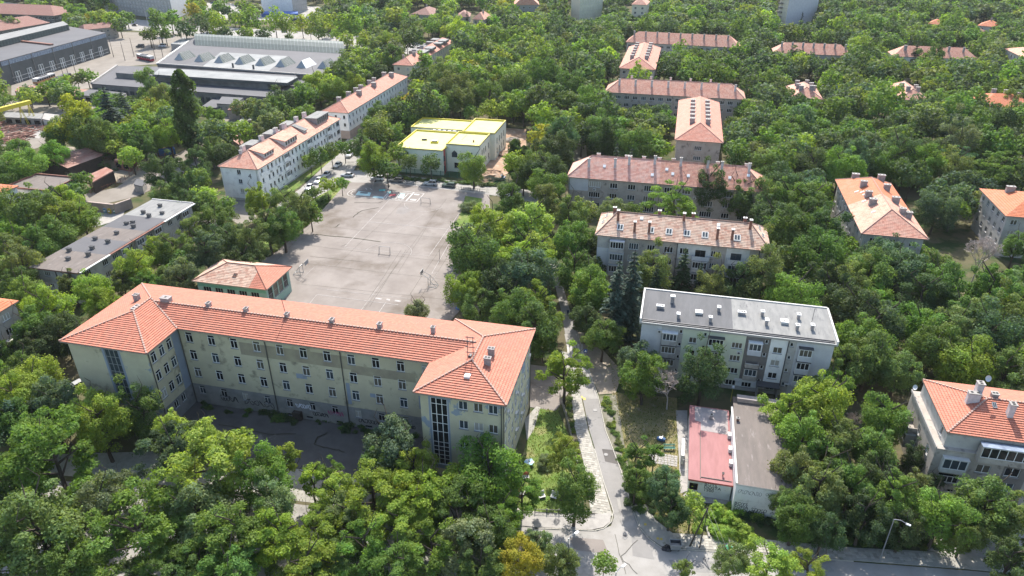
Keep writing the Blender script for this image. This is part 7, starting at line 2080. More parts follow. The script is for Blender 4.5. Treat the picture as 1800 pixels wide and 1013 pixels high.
hand = """
60 770 40 round fresh|95 805 72 airy fresh|25 705 46 round bright|45 650 34 round green|35 735 40 round green|97 705 42 round blue|172 737 48 tall bright|243 722 40 tall green|300 752 34 round lime|352 768 32 round lime|130 600 30 round dark
62 925 74 round olive|128 985 52 round green|20 985 44 round green|240 925 72 airy fresh|345 895 56 round grey|372 812 74 airy lime|458 838 46 tall fresh|182 880 44 round grey|160 845 24 round lime|215 845 22 thin grey|290 1000 44 airy green
500 812 34 thin bright|548 845 30 thin bright|575 835 26 airy fresh|588 868 34 round lime|690 778 56 round blue|728 818 44 round lime|660 822 30 round green|655 862 52 airy bright|745 868 54 airy bright|800 895 50 airy green|858 822 58 dense fresh|918 858 36 airy fresh
420 935 62 airy fresh|500 945 52 airy bright|480 890 40 tall grey|560 930 44 airy bright|605 905 38 round olive|640 960 50 airy fresh|705 915 48 airy bright|760 960 48 airy fresh|700 990 44 airy fresh|540 995 52 airy bright|590 985 40 airy green|405 1000 52 airy green|815 955 46 round grey|860 930 42 round green|880 905 40 airy fresh|845 990 44 airy green|915 985 40 round yellow|985 985 34 round olive|1062 992 20 tall fresh|942 955 26 round grey|350 985 44 airy green
1012 858 44 tall green|990 795 26 tall bright|957 812 17 bush grey|993 650 46 airy bright|1133 655 42 round fresh|1238 645 42 tall dark|1120 800 30 airy green|1118 845 30 round green|1168 855 34 round blue|1180 890 32 round dark|1150 800 22 thin fresh|1276 905 24 bush lime|1258 895 20 bush lime|1296 925 24 bush lime|1310 940 18 bush lime|1270 935 20 bush lime|1325 945 12 bush olive
1285 985 32 round olive|1205 1000 22 thin olive|1352 995 46 airy lime|1420 1000 40 airy bright|1445 712 52 round bright|1385 720 44 round bright|1412 770 50 round fresh|1475 775 44 round olive|1398 830 46 round olive|1440 860 50 round olive|1500 850 46 round green|1535 790 44 round green|1560 735 42 dense fresh|1520 905 42 round dark|1570 870 48 round fresh|1400 905 44 round green|1450 930 36 round dark|1590 925 36 round dark|1375 875 26 round olive
1655 905 50 dense fresh|1735 885 54 round olive|1790 915 50 round olive|1775 985 44 round dark|1800 830 36 round olive|1795 775 20 round green|1640 850 24 thin dark|1618 800 24 tall dark|1620 885 24 tall green|1700 935 36 round olive
1700 640 52 dense bright|1745 580 54 dense blue|1640 612 48 round green|1612 570 44 dense fresh|1545 568 46 dense blue|1530 625 48 round olive|1580 650 40 round olive|1490 640 42 round olive|1690 560 44 round green|1395 522 48 dense fresh|1455 500 44 round dark|1340 480 44 tall olive|1300 498 36 round dark|1250 498 30 tall olive|1148 472 38 tall olive|1320 545 26 round dark|1620 520 44 round dark|1770 650 44 round olive|1660 500 44 round green|1740 505 46 round green|1500 540 44 round dark
1040 505 44 round fresh|1010 470 38 round green|1005 425 38 round green|1000 375 34 round olive|1052 440 30 round dark|1030 560 30 round dark|1060 590 32 round green|955 600 24 round green|942 570 46 round green|905 545 44 round green|925 480 46 round blue|880 500 44 round dark|838 452 50 dense green|818 505 36 dense bright|868 405 42 round bright|935 392 42 willow lime|945 440 36 willow lime|920 430 36 round green|900 355 38 round green|965 355 34 round olive|960 300 34 round dark|850 385 26 round bright|1075 372 26 round grey|1115 372 15 round green|1185 362 44 airy fresh|1245 325 32 tall dark|1300 340 34 round olive|1340 345 36 round olive|1030 372 20 round olive
1530 480 48 round green|1440 440 46 dense green|1390 400 44 round green|1420 360 40 round green|1580 470 46 round blue|1640 470 36 round green|1385 350 34 round green|1350 300 34 round green
825 362 17 bush grey|655 275 30 round bright|680 298 20 dense green|720 285 13 tall olive|757 290 17 thin dark|832 292 26 dense fresh|735 546 22 willow grey|905 290 20 tall bright|920 310 22 round green|700 270 20 round fresh|635 255 22 round green|575 328 15 round bright|548 344 15 round green|600 322 12 round fresh|562 275 14 tall green|605 262 14 round green|582 268 14 tall green|545 283 13 round fresh
470 398 34 round olive|440 420 30 tall olive|500 355 26 round olive|525 365 30 round olive|455 350 28 round bright|495 395 34 round green|545 375 20 round fresh|400 420 34 round dark|360 440 38 round blue|305 440 34 round olive|270 440 30 round bright|380 385 30 round green|345 405 26 round olive|320 480 28 round grey|235 470 34 round bright|215 495 24 round olive|160 508 32 round bright|290 485 22 round olive|255 500 24 round green|180 530 30 round bright|430 455 26 round dark|395 365 20 round green|440 470 22 round dark
45 370 46 round green|110 355 34 round bright|145 385 30 round fresh|95 410 38 round green|70 430 36 round green|40 465 38 round olive|20 440 36 round olive|85 545 44 round bright|60 575 42 round green|110 580 36 round dark|30 500 30 round green|125 500 26 round olive|50 520 36 round fresh|20 620 30 round green|65 610 34 round dark
130 215 44 round yellow|160 235 36 round green|105 240 28 round green|40 275 34 round green|95 270 26 round fresh|295 235 28 round bright|265 200 26 round bright|265 150 30 round olive|290 175 26 round olive|325 205 24 round green|290 300 34 round dark|325 325 30 round dark|345 290 28 round dark|375 215 26 round fresh|395 270 24 round dark|330 355 26 round dark|290 340 26 round olive|250 250 26 round green|230 275 20 round lime|205 260 18 round lime|180 290 12 bush grey|140 320 18 round green|165 285 14 bush grey|460 200 26 round grey|495 175 28 dense dark|445 230 22 round grey|530 165 24 round fresh|560 150 26 round bright|530 205 20 round green|475 215 20 thin grey|455 265 14 round grey|370 260 24 round olive|420 190 14 round grey
650 120 20 round green|620 150 24 round bright|600 125 24 round green|585 160 24 round fresh|665 130 22 round dark|690 100 22 round green|690 75 22 round bright|745 110 18 round fresh|740 135 20 round dark|780 130 30 dense olive|800 150 30 dense olive|815 175 26 round olive|760 165 22 round dark|750 190 20 round green|665 200 24 round green|700 195 22 round green|720 215 18 round green|650 225 22 round green|685 235 20 round green|860 165 28 round green|905 150 32 dense green|950 130 34 dense green|1000 150 32 dense green|1045 180 30 dense fresh
"""
for ln in hand.strip().splitlines():
    for t in ln.split('|'):
        f = t.split()
        add_tree(float(f[0]), float(f[1]), float(f[2]), f[3], f[4])
# conifers: base px, height in metres
BLV = """1788 432 26 round green|1772 400 18 round olive|1650 520 24 round dark|1120 140 20 tall bright|1150 160 15 tall dark|1235 158 15 round green|1272 172 18 round olive|1195 94 15 tall fresh|1222 96 14 round green|1255 100 14 round green|1398 100 16 round dark|1447 98 13 round olive|1640 98 24 round green|1600 103 12 round dark|1740 165 22 round green|1775 178 22 round olive|1460 168 18 round blue|1407 180 12 tall bright|1560 165 20 round fresh|1638 178 18 round green|1590 192 15 dense green|1502 372 17 round bright|1556 452 38 round blue|1604 445 20 round green|5 850 42 round green|-10 900 40 round dark|60 850 26 airy fresh|262 62 13 round green|290 60 12 round green|278 40 18 tall green|325 52 17 round dark|300 35 16 round fresh|350 38 12 tall dark|362 50 12 round dark|385 45 18 tall bright|395 62 14 round dark|372 32 14 round green|437 35 20 tall fresh|432 58 14 dense lime|462 62 12 round dark|483 40 17 tall bright|503 45 14 tall bright|508 66 7 round green|530 42 12 tall bright|545 55 9 round bright|557 42 16 tall bright|565 58 11 round fresh|590 60 10 round bright|575 40 12 tall bright|608 45 17 tall fresh|625 50 15 tall fresh|640 70 14 round bright|600 25 18 dense dark|620 20 16 round dark|650 42 15 round green|665 58 18 round green|690 30 14 round green|100 215 10 round olive|20 42 12 tall grey|70 15 14 round green|110 12 14 round fresh|155 15 14 round dark|180 30 14 round bright|195 35 13 tall bright|210 45 13 round green|222 30 12 round green|160 48 11 round dark|60 8 12 round fresh"""
for t in BLV.split("|"):
    f = t.split(); add_tree(float(f[0]), float(f[1]), float(f[2]), f[3], f[4])
CON = [(1078, 600, 20, 'blue', 1.15), (1103, 590, 21, 'blue', 1.1), (1078, 352, 19, 'dark', .95), (1103, 356, 18, 'dark', .95), (1193, 535, 15, 'green', 1.2), (1222, 540, 12, 'blue', 1.0), (1110, 540, 11, 'blue', 1.1), (210, 262, 24, 'blue', 1.7), (232, 240, 18, 'blue', 1.6), (617, 138, 18, 'dark', 1.5),
       (1600, 130, 17, 'dark', 1.4), (1592, 108, 15, 'dark', 1.3), (975, 45, 20, 'dark', 1.2), (860, 35, 22, 'dark', 1.2), (787, 20, 20, 'dark', 1.2), (1230, 45, 20, 'dark', 1.3), (1352, 40, 20, 'dark', 1.2), (1475, 60, 19, 'dark', 1.2), (1660, 40, 20, 'dark', 1.3), (1195, 28, 22, 'dark', 1.3), (1405, 45, 13, 'dark', 1.2), (1660, 845, 9, 'blue', 1.0), (1490, 700, 8, 'dark', 1.1), (1255, 555, 12, 'blue', 1.0), (1180, 440, 9, 'dark', 1.0), (822, 60, 16, 'dark', 1.2), (1145, 560, 14, 'dark', 1.0)]

# ---- fill the woods: where the photograph shows canopy
def inpoly(x, y, poly):
    c = False
    n = len(poly)
    for i in range(n):
        x1_, y1_ = poly[i][0], poly[i][1]; x2_, y2_ = poly[(i + 1) % n][0], poly[(i + 1) % n][1]
        if (y1_ > y) != (y2_ > y) and x < (x2_ - x1_) * (y - y1_) / (y2_ - y1_) + x1_: c = not c
    return c
CLEAR = [
    [(1232, 885), (1335, 900), (1335, 940), (1240, 940)], [(1062, 290), (1120, 290), (1120, 345), (1062, 345)],
    [(922, 330), (952, 330), (975, 430), (1004, 560), (978, 560), (955, 450)], [(170, 262), (262, 262), (300, 285), (225, 322), (150, 318)], [(0, 185), (185, 180), (140, 215), (100, 262), (0, 262)], [(480, 345), (600, 300), (600, 322), (480, 440)], [(990, 255), (1020, 255), (1030, 330), (1010, 330)],
    [(100, 598), (245, 494), (945, 578), (934, 722), (905, 800), (880, 770), (800, 775), (755, 770), (735, 735), (560, 800), (330, 725), (230, 675), (150, 690)],
    [(606, 318), (865, 338), (850, 365), (800, 405), (785, 450), (770, 490), (785, 545), (700, 560), (525, 520), (510, 470), (500, 430), (545, 385)],
    [(1120, 515), (1445, 545), (1475, 605), (1405, 715), (1280, 690), (1130, 620)], [(1043, 370), (1345, 390), (1356, 445), (1060, 470)], [(994, 274), (1335, 290), (1352, 336), (1000, 350)],
    [(1185, 165), (1270, 170), (1273, 290), (1186, 275)], [(1470, 315), (1565, 315), (1633, 421), (1600, 440), (1500, 415)], [(1624, 668), (1800, 690), (1800, 860), (1650, 860), (1640, 740)], [(1728, 335), (1800, 332), (1800, 382)],
    [(1206, 716), (1340, 722), (1390, 870), (1385, 905), (1210, 870)], [(382, 292), (540, 192), (600, 205), (600, 250), (500, 330), (440, 370), (398, 355)], [(565, 195), (680, 120), (715, 135), (710, 160), (620, 235), (585, 240)],
    [(689, 112), (770, 60), (800, 70), (790, 100), (725, 150), (694, 140)], [(692, 262), (745, 208), (882, 210), (880, 270), (845, 310), (785, 305), (770, 300)], [(50, 468), (262, 343), (332, 355), (335, 395), (190, 500), (90, 500)],
    [(335, 492), (382, 456), (522, 476), (524, 530), (345, 505)], [(150, 150), (205, 112), (335, 62), (608, 78), (600, 105), (556, 138), (520, 160), (480, 180), (160, 160)], [(0, 75), (185, 50), (200, 105), (0, 170)], [(180, 60), (345, 66), (280, 112), (200, 118)],
    [(990, 560), (1030, 620), (1110, 890), (1180, 965), (1100, 1013), (960, 1000), (945, 900), (990, 700)], [(925, 720), (1000, 720), (1010, 800), (990, 880), (930, 890)], [(930, 655), (1000, 660), (1000, 720), (930, 720)], [(1040, 600), (1100, 660), (1080, 760), (1050, 700)],
    [(1090, 70), (1300, 62), (1298, 90), (1160, 95), (1150, 125), (1090, 122)], [(1063, 140), (1310, 150), (1310, 175), (1190, 180), (1070, 190)], [(1362, 76), (1495, 80), (1502, 100), (1365, 95)], [(1570, 84), (1715, 86), (1722, 104), (1575, 100)], [(1387, 132), (1448, 136), (1450, 172), (1392, 174)], [(1585, 140), (1625, 150), (1622, 180), (1590, 178)],
    [(140, 340), (255, 295), (330, 265), (350, 285), (240, 350), (225, 370), (220, 395), (160, 400)], [(340, 410), (390, 350), (440, 355), (450, 390), (400, 400)], [(60, 262), (145, 262), (140, 310), (70, 320)], [(150, 290), (205, 290), (200, 330), (150, 330)], [(0, 180), (110, 195), (100, 250), (0, 255)],
    [(500, 345), (600, 255), (645, 250), (610, 315), (560, 350)], [(610, 300), (945, 325), (945, 345), (610, 325)], [(850, 235), (915, 230), (915, 262), (890, 320), (850, 325)], [(190, 20), (330, 5), (330, 35), (190, 35)], [(460, 0), (545, 0), (545, 35), (460, 35)], [(1002, 0), (1060, 0), (1060, 35), (1002, 35)], [(1365, 0), (1437, 0), (1430, 40), (1365, 48)],
    [(0, 10), (120, 18), (100, 60), (0, 70)], [(715, 8), (765, 10), (765, 30), (715, 28)], [(800, 12), (852, 12), (850, 45), (805, 40)], [(902, 0), (952, 0), (945, 20), (905, 20)], [(0, 525), (33, 530), (45, 600), (0, 620)], [(0, 318), (85, 322), (85, 345), (0, 370)], [(600, 60), (620, 62), (330, 62), (200, 50), (200, 44), (600, 56)], [(818, 165), (865, 150), (862, 180), (825, 188)], [(1620, 955), (1800, 900), (1800, 1010), (1640, 975)],
    [(1180, 715), (1210, 720), (1212, 870), (1195, 870)], [(1060, 700), (1180, 700), (1190, 770), (1090, 790)], [(1625, 655), (1800, 690), (1800, 700), (1625, 690)], [(860, 545), (890, 545), (890, 575), (860, 575)], [(1648, 392), (1762, 392), (1762, 505), (1648, 505)], [(1100, 0), (1140, 0), (1140, 30), (1105, 30)], [(1628, 28), (1655, 30), (1655, 45), (1630, 45)], [(1710, 32), (1750, 36), (1750, 58), (1712, 55)], [(480, 790), (620, 815), (610, 835), (480, 810)], [(1520, 935), (1800, 960), (1800, 1013), (1400, 1000), (1400, 970)],
]
def blocked(px, py, rx, ry, lim=2):
    hit = 0
    for k in range(12):
        a = k * math.pi / 6
        for s in ((.85,) if k % 2 else (.85, .4)):
            X, Y = px + math.cos(a) * rx * s, py - math.sin(a) * ry * s
            for pl in CLEAR:
                if inpoly(X, Y, pl):
                    hit += 1
                    if hit > lim: return True
                    break
    return False
CB = [(min(q[0] for q in pl), max(q[0] for q in pl), min(q[1] for q in pl), max(q[1] for q in pl)) for pl in CLEAR]
grid_t = {}
def gkey(x, y): return int(x // 12), int(y // 12)
def near(x, y, d):
    i, j = gkey(x, y)
    for a in (-1, 0, 1):
        for b_ in (-1, 0, 1):
            for (u_, v_, r_) in grid_t.get((i + a, j + b_), ()):
                if (u_ - x) ** 2 + (v_ - y) ** 2 < (d * .5 + r_ * .55) ** 2: return True
    return False
def reg(x, y, r): grid_t.setdefault(gkey(x, y), []).append((x, y, r))
for t in TREES:
    if t['kind'] != 'bush': reg(t['x'], t['y'], t['r'])
for c in CON: q = G(c[0], c[1]); reg(q[0], q[1], 2.5)
FB = [(f[:-1], min(p[0] for p in f[:-1]), max(p[0] for p in f[:-1]), min(p[1] for p in f[:-1]), max(p[1] for p in f[:-1])) for f in FOOT]
AB = [(a, min(p[0] for p in a), max(p[0] for p in a), min(p[1] for p in a), max(p[1] for p in a)) for a in AVOID]
DUST = [[(x, y) for x, y in pxpoly(pl)] for pl in ([(-50, 165), (170, 176), (230, 195), (160, 235), (60, 262), (-60, 250)],)]
rf = random.Random(11)
y = 52.0
cand = []
while y < 760:
    step = 6.6 + y * .003
    half = (y + 40) * .84 + 20
    x = -half
    while x < half:
        cand.append((x + rf.uniform(-.45, .45) * step, y + rf.uniform(-.45, .45) * step, step)); x += step
    y += step * .92
for x, y, step in cand:
    r = rf.uniform(.66, 1.2) * (4.6 if y < 150 else 5.1)
    kind = rf.choices(['round', 'tall', 'dense', 'airy'], [5, 2, 3, 1])[0]
    hz = 1.35 if kind == 'tall' else 1.0
    ok = False
    for sc in (1.0, .8, .6):
        rr = r * sc; hc = rr * 1.3 * hz + 1.6
        px, py, z = proj((x, y, hc))
        if px < -60 or px > 1860 or py > 1080: break
        rp = rr * FPX / z
        if near(x, y, rr * 1.32 if y < 420 else rr * 1.15): continue
        if not blocked(px, py, rp, rp * hz): ok = True; break
    if not ok: continue
    bad = False
    for (pl, a0, a1, b0, b1) in FB:
        m = rr * .4
        if a0 - m < x < a1 + m and b0 - m < y < b1 + m and (inpoly(x, y, pl) or any(inpoly(x + dx * m, y + dy * m, pl) for dx, dy in ((1, 0), (-1, 0), (0, 1), (0, -1)))): bad = True; break
    if not bad:
        for (pl, a0, a1, b0, b1) in AB:
            if a0 < x < a1 and b0 < y < b1 and inpoly(x, y, pl): bad = True; break
    if bad: continue
    # boulevard and works area stay thinly planted
    if py < 75 and 190 < px < 640 and rf.random() < .6: continue
    hue = rf.choices(['green', 'fresh', 'dark', 'blue', 'olive', 'bright', 'lime', 'yellow', 'grey'], [7, 3.2, 9, 6, 2.6, 1.2, .3, .15, .5] if px > 960 else [5, 6, 4, 2, 4, 5, 1.5, .5, 1])[0]
    TREES.append(dict(kind=kind, px=px, py=py, rpx=rp, hue=hue, x=x, y=y, r=rr, hc=hc, z=z, hand=False))
    reg(x, y, rr)

def tint(h, rd, s=.16):
    c = HUE[h][0]
    k = 1 + rd.uniform(-s, s)
    return tuple(max(.01, v * k * (1 + rd.uniform(-.08, .08))) for v in c)
rt_ = random.Random(5)
broad = [t for t in TREES if t['kind'] != 'bush']
vis = lambda t: -t['rpx'] < t['px'] < 1800 + t['rpx'] and t['py'] < 1013 + t['rpx'] * 1.3
broad.sort(key=lambda t: -(t['rpx'] + (6 if t['hand'] else 0)) if vis(t) else 0)
indiv, rest = broad[:300], broad[300:]

def where(px, py):
    best = min(LAND, key=lambda l: (l[1] - px) ** 2 + ((l[2] - py) * 1.3) ** 2)
    dx, dy = px - best[1], py - best[2]
    if abs(dx) > abs(dy) * 1.1: rel = "to the right of" if dx > 0 else "to the left of"
    else: rel = "in front of" if dy > 0 else "behind"
    return rel, best[0], math.hypot(dx, dy * 1.3)
SHAPE = {'round': 'round-crowned', 'tall': 'tall', 'airy': 'feathery spreading', 'dense': 'dense full-crowned', 'willow': 'drooping', 'thin': 'sparse see-through'}
NTH = ["", "second", "third", "fourth", "fifth", "sixth", "seventh", "eighth", "ninth", "tenth", "eleventh", "twelfth", "thirteenth", "fourteenth"]
def make_labels(items, noun):
    groups = {}
    for t in items:
        rel, lm, d = where(t['px'], t['py'])
        size = "" if noun != "tree" else ("big " if t['r'] > 4.6 else "small " if t['r'] < 3.0 else "")
        key = (size + HUE[t['hue']][1] if t['hue'] in HUE else size + t['hue'], SHAPE.get(t['kind'], ''), rel, lm)
        groups.setdefault(key, []).append((d, t))
    for key, l in groups.items():
        l.sort(key=lambda q: q[0])
        for i, (d, t) in enumerate(l):
            s = f"{key[0]} {key[1]} {noun} {key[2]} {key[3]}".replace("  ", " ")
            if len(l) > 1: s += ", nearest to it of its kind" if i == 0 else f", {NTH[min(i, 13)]} nearest of its kind"
            t['label'] = s
            w = s.split()
            if len(w) > 16: t['label'] = " ".join(w[:16])
for t in indiv:
    if not t['hand']: t['sc'] = 1.15
    elif t['py'] > 800 and t['px'] < 960: t['sc'] = 1.1
make_labels(indiv, "tree")
for t in indiv:
    root = thing("broadleaf_tree", t['label'], "tree", (t['x'], t['y'], 0), rt_.uniform(0, 6.28), "broadleaf trees between the buildings")
    k, r, hc = t['kind'], t['r'], t['hc']
    o = place("trunk", rt_.choice(TR), root, (0, 0, -.05), scale=(r, r, hc))
    ms = CM[k]
    c = place("crown", rt_.choice(ms), root, (0, 0, hc * .96), rz=rt_.uniform(0, 6.28), scale=(r * rt_.uniform(.98, 1.12) * t.get('sc', 1), r * rt_.uniform(.96, 1.1) * t.get('sc', 1), r * rt_.uniform(.98, 1.15) * t.get('sc', 1)))
    c.color = (*tint(t['hue'], rt_), 1)
# everything beyond the largest three hundred, as real foliage in a few wood-sized sheets
LOD = {}
for k, n_, hz in (('round', 30, 1.05), ('tall', 34, 1.45), ('dense', 24, 1.0), ('airy', 34, .9)):
    for L_, (nl, lf) in enumerate(((1300, .115), (620, .16), (340, .22))):
        LOD[(k, L_)] = [crown(200 + i + L_ * 7, n_, nl, lf, hz, asp=1.3) for i in range(3)]
Vs, Cs = [], []
tb = MB()
for t in rest:
    if not (t['px'] > -80 and t['px'] < 1880 and t['py'] < 1100): continue
    L_ = 0 if t['z'] < 300 else (1 if t['z'] < 470 else 2)
    k = t['kind'] if (t['kind'], L_) in LOD else 'round'
    V, C = LOD[(k, L_)][rt_.randrange(3)]
    a = rt_.uniform(0, 6.28); ca, sa = math.cos(a), math.sin(a)
    Rm = np.array([[ca, -sa, 0], [sa, ca, 0], [0, 0, 1]])
    Vs.append((V @ Rm.T * t['r'] * 1.2 + np.array([t['x'], t['y'], t['hc']]))[:, [0, 1, 2, 3]])
    Cs.append(C * np.array(tint(t['hue'], rt_)))
    tb.tube((t['x'], t['y'], 0), (t['x'], t['y'], t['hc']), t['r'] * .07, 4, t['r'] * .03, cap=False)
if Vs:
    me = mesh_from_quads("woodland_foliage", np.concatenate(Vs), np.concatenate(Cs), M['leaf'])
    o = place("woodland_foliage", me, None, kind="stuff"); o.color = (1, 1, 1, 1)
    o = tb.build("woodland_trunks", M['bark']); o["kind"] = "stuff"
print("TREES", len(indiv), "rest", len(rest))

# bushes
bl = [t for t in TREES if t['kind'] == 'bush']
make_labels([dict(t, kind='bush') if False else t for t in bl], "bush")
for t in bl:
    root = thing("leafy_bush", t['label'], "bush", (t['x'], t['y'], 0), rt_.uniform(0, 6.28), "bushes near the paths")
    c = place("foliage", rt_.choice(CM['round'] + CM['dense']), root, (0, 0, t['r'] * .35), scale=(t['r'] * 1.1, t['r'] * 1.1, t['r'] * .85))
    c.color = (*tint(t['hue'], rt_), 1)
# shrubs in a shaded tangle along the school's foot and hedges
scr = []
for i in range(58): u_ = rt_.random() ** .9; scr.append((345 + u_ * 385 + rt_.uniform(-4, 4), 708 + u_ * 62 + rt_.uniform(-6, 10), rt_.uniform(4, 12) * (1.2 - abs(math.sin(u_ * 9)) * .5), rt_.choice(['dark', 'dark', 'green'])))
for i in range(70):
    u_ = rt_.random(); scr.append((1056 + u_ * 58 + rt_.uniform(-1, 12), 700 + u_ * 185, rt_.uniform(3, 8), rt_.choice(['green', 'olive', 'bright'])))
for i in range(60):
    u_ = rt_.random(); scr.append((988 + u_ * 42 + rt_.uniform(-10, 4), 640 + u_ * 240, rt_.uniform(3, 7), rt_.choice(['green', 'olive', 'bright'])))
for i in range(50):
    u_ = rt_.random(); scr.append((1400 + u_ * 320 + rt_.uniform(-5, 5), 948 + u_ * 18 + rt_.uniform(-6, 4), rt_.uniform(5, 10), rt_.choice(['green', 'olive', 'dark'])))
for i in range(16): scr.append((rt_.uniform(1215, 1330), rt_.uniform(890, 935), rt_.uniform(8, 14), 'lime'))
for i in range(14): scr.append((1295 + i * 8, 905 + i * 2.4 + rt_.uniform(-3, 3), rt_.uniform(8, 12), 'dark'))
for i in range(40): x_ = 660 + i * 7; scr.append((x_, 312 + (x_ - 660) * .08 + rt_.uniform(-3, 1), rt_.uniform(4, 8), rt_.choice(['dark', 'green'])))
for i in range(26): t_ = i / 25; scr.append((575 - t_ * 110 + rt_.uniform(-6, 6), 350 + t_ * 100 + rt_.uniform(-6, 6), rt_.uniform(7, 12), rt_.choice(['green', 'olive', 'dark'])))
for i in range(30): scr.append((rt_.uniform(1100, 1190), rt_.uniform(830, 905), rt_.uniform(7, 12), rt_.choice(['green', 'dark', 'fresh'])))
for i in range(40): scr.append((rt_.uniform(1400, 1620), rt_.uniform(880, 945), rt_.uniform(8, 14), rt_.choice(['green', 'dark', 'olive'])))
for i in range(50): scr.append((rt_.uniform(120, 300), rt_.uniform(255, 300), rt_.uniform(3, 6), rt_.choice(['olive', 'grey', 'green'])))
for i in range(16): scr.append((1060 + rt_.uniform(-12, 45), 595 + rt_.uniform(-15, 15), rt_.uniform(7, 11), 'dark'))
for i in range(150): scr.append((rt_.uniform(0, 900), rt_.uniform(885, 1040), rt_.uniform(10, 20), rt_.choice(['green', 'dark', 'olive'])))
Vs, Cs = [], []
for (px, py, rp, h_) in scr:
    q = G(px, py); z = (q - _C) @ _F; r = rp * z / FPX
    V, C = LOD[(rt_.choice(['round', 'dense']), 0 if rp > 8 else 1)][rt_.randrange(3)]
    Vs.append(V * np.array([r, r, r * .7]) + np.array([q[0], q[1], r * .35])); Cs.append(C * np.array(tint(h_, rt_)))
o = place("undergrowth", mesh_from_quads("undergrowth", np.concatenate(Vs), np.concatenate(Cs), M['leaf']), None, kind="stuff")
# tufts of grass and weeds on the open ground
n = 26000
g = np.random.default_rng(9)
pts = []
for pl, cnt in (([(944, 717), (980, 722), (1000, 765), (1012, 805), (1020, 880), (1000, 905), (930, 908), (895, 880), (922, 790)], 6000), ([(1075, 690), (1190, 700), (1192, 800), (1200, 868), (1235, 950), (1180, 935), (1130, 880), (1100, 790)], 6000),
                ([(478, 340), (598, 258), (602, 266), (525, 330), (490, 352)], 3000), ([(560, 345), (612, 318), (622, 323), (585, 350), (480, 430), (450, 440)], 3000), ([(818, 345), (848, 350), (832, 398), (798, 400)], 1500), ([(600, 850), (900, 900), (900, 1010), (300, 1010), (0, 960), (0, 900)], 5000), ([(1060, 590), (1130, 620), (1200, 690), (1080, 690)], 2500)):
    W_ = pxpoly(pl); xs = [p[0] for p in W_]; ys = [p[1] for p in W_]
    k = 0
    while k < cnt:
        x, y = rf.uniform(min(xs), max(xs)), rf.uniform(min(ys), max(ys))
        if inpoly(x, y, W_): pts.append((x, y))
        k += 1
pts = np.array(pts); m = len(pts)
a = g.uniform(0, 6.28, m); h_ = g.uniform(.08, .26, m); w_ = g.uniform(.04, .12, m)
B = np.stack([pts[:, 0], pts[:, 1], np.full(m, .04)], 1); s_ = np.stack([np.cos(a) * w_, np.sin(a) * w_, 0 * a], 1); tip = B + np.stack([g.normal(size=m) * .06, g.normal(size=m) * .06, h_], 1)
col = np.where(g.random(m)[:, None] < .45, np.array([[.20, .18, .07]]), np.array([[.10, .15, .035]])) * g.uniform(.7, 1.3, (m, 1))
o = place("grass", mesh_from_quads("grass", np.stack([B - s_, B + s_, tip], 1), col, M['leaf']), None, kind="stuff")

# conifers, poplars, dead trees
cl = []
for (px, py, h_, hue, wd) in CON:
    q = G(px, py); cl.append(dict(px=px, py=py, hue=hue, kind='spruce', r=5, q=q, h=h_, wd=wd))
HUE2 = HUE
make_labels(cl, "conifer")
for t in cl:
    q, h_ = t['q'], t['h']
    root = thing("conifer_tree", t['label'], "tree", (q[0], q[1], 0), rt_.uniform(0, 6.28), "conifers among the broadleaf trees")
    b_ = ('con_trunk',)
    if b_ not in _wc:
        mb_ = MB(); mb_.tube((0, 0, 0), (0, 0, .97), .017, 6, .003, cap=False); _wc[b_] = mb_.mesh("trunk", [M['bark']])
    place("trunk", _wc[b_], root, scale=(h_, h_, h_))
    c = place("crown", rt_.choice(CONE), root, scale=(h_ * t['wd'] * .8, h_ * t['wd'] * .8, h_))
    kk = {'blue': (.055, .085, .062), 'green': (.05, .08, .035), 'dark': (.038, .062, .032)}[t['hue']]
    c.color = (*kk, 1)
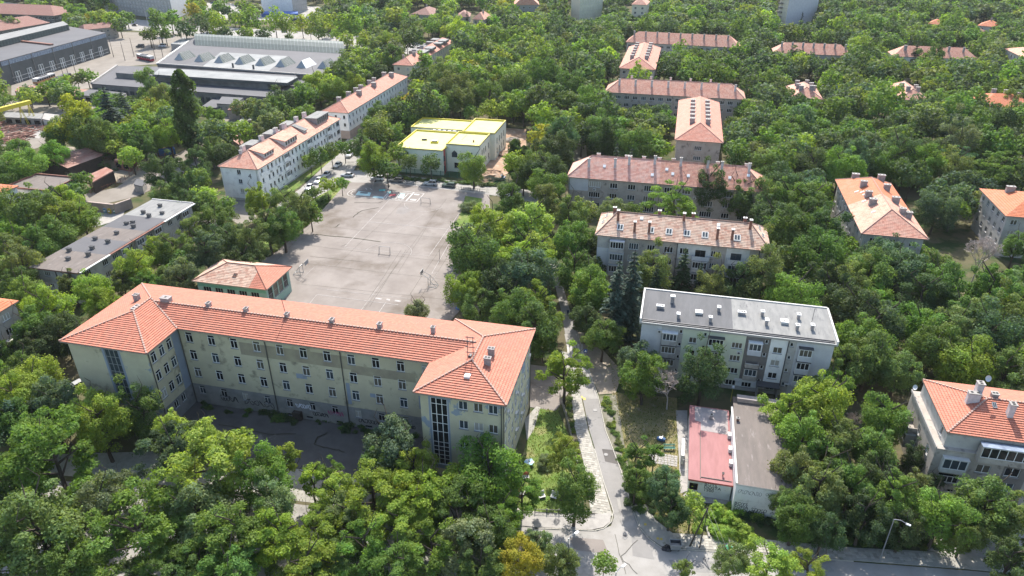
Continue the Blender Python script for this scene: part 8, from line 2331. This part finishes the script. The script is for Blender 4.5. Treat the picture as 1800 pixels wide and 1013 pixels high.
for px, py, h_, lb in ((345, 278, 31, "very tall narrow poplar in front of the low depot"), (678, 38, 22, "poplar between the boulevard and the villas, columnar and dark"), (905, 318, 14, "slim poplar at the right of the kindergarten, nearer of two"), (920, 312, 11, "slim shorter poplar at the right of the kindergarten"), (155, 38, 26, "broad poplar among trees behind the brown-roofed halls")):
    q = G(px, py)
    root = thing("poplar_tree", lb, "tree", (q[0], q[1], 0), rt_.uniform(0, 6))
    place("trunk", _wc[('con_trunk',)], root, scale=(h_ * .9, h_ * .9, h_ * .9))
    wdt = 1.15 if h_ < 28 else .85
    c = place("crown", rt_.choice(POP), root, scale=(h_ * wdt, h_ * wdt, h_)); c.color = (*(.062, .10, .03), 1)
for px, py, h_, wd, lb in ((1705, 503, 23, .85, "large dead grey tree with bare branches at the right of the woods"), (1172, 720, 13, 1.0, "bare dead tree in front of the left end of the grey flat-roofed block"), (512, 195, 14, .8, "bare tree in front of the right end of the low depot"), (600, 850, 6, 1.0, "small bare tree at the edge of the school yard pavement"),
                            (655, 335, 7, .9, "bare-branched young tree at the corner of court and side street"), (1640, 905, 9, .9, "bare twiggy tree left of the corner house"), (1585, 160, 12, .9, "dead brown tree between the small hip houses"), (1500, 150, 12, .9, "dead tree in the woods right of the cluster-chimney house"), (925, 1000, 6, 1, "bare shrubby tree at the bottom edge left of the junction"), (1275, 130, 9, 1.0, "leafless tree behind the mid-right block"), (1490, 770, 9, .9, "dark bare tree in the shade right of the bright round trees")):
    q = G(px, py)
    root = thing("dead_tree", lb, "tree", (q[0], q[1], 0), rt_.uniform(0, 6))
    place("branches", rt_.choice(BARE), root, scale=(h_ * wd, h_ * wd, h_))

# ------------------------------------------------------------------ summer haze: one closed box of thin air round everything
hm_, hnt, hp = newmat("haze_air")
hnt.nodes.clear()
ho_ = hnt.nodes.new("ShaderNodeOutputMaterial")
hv = hnt.nodes.new("ShaderNodeVolumePrincipled")
hv.inputs["Color"].default_value = (0.86, 0.92, 1.0, 1)
hv.inputs["Density"].default_value = 0.00005
hv.inputs["Anisotropy"].default_value = 0.2
hnt.links.new(hv.outputs[0], ho_.inputs["Volume"])
b = MB(); b.box(-1700, -120, -1.0, 1700, 2750, 90.0)
b.build("haze", hm_, kind="stuff")
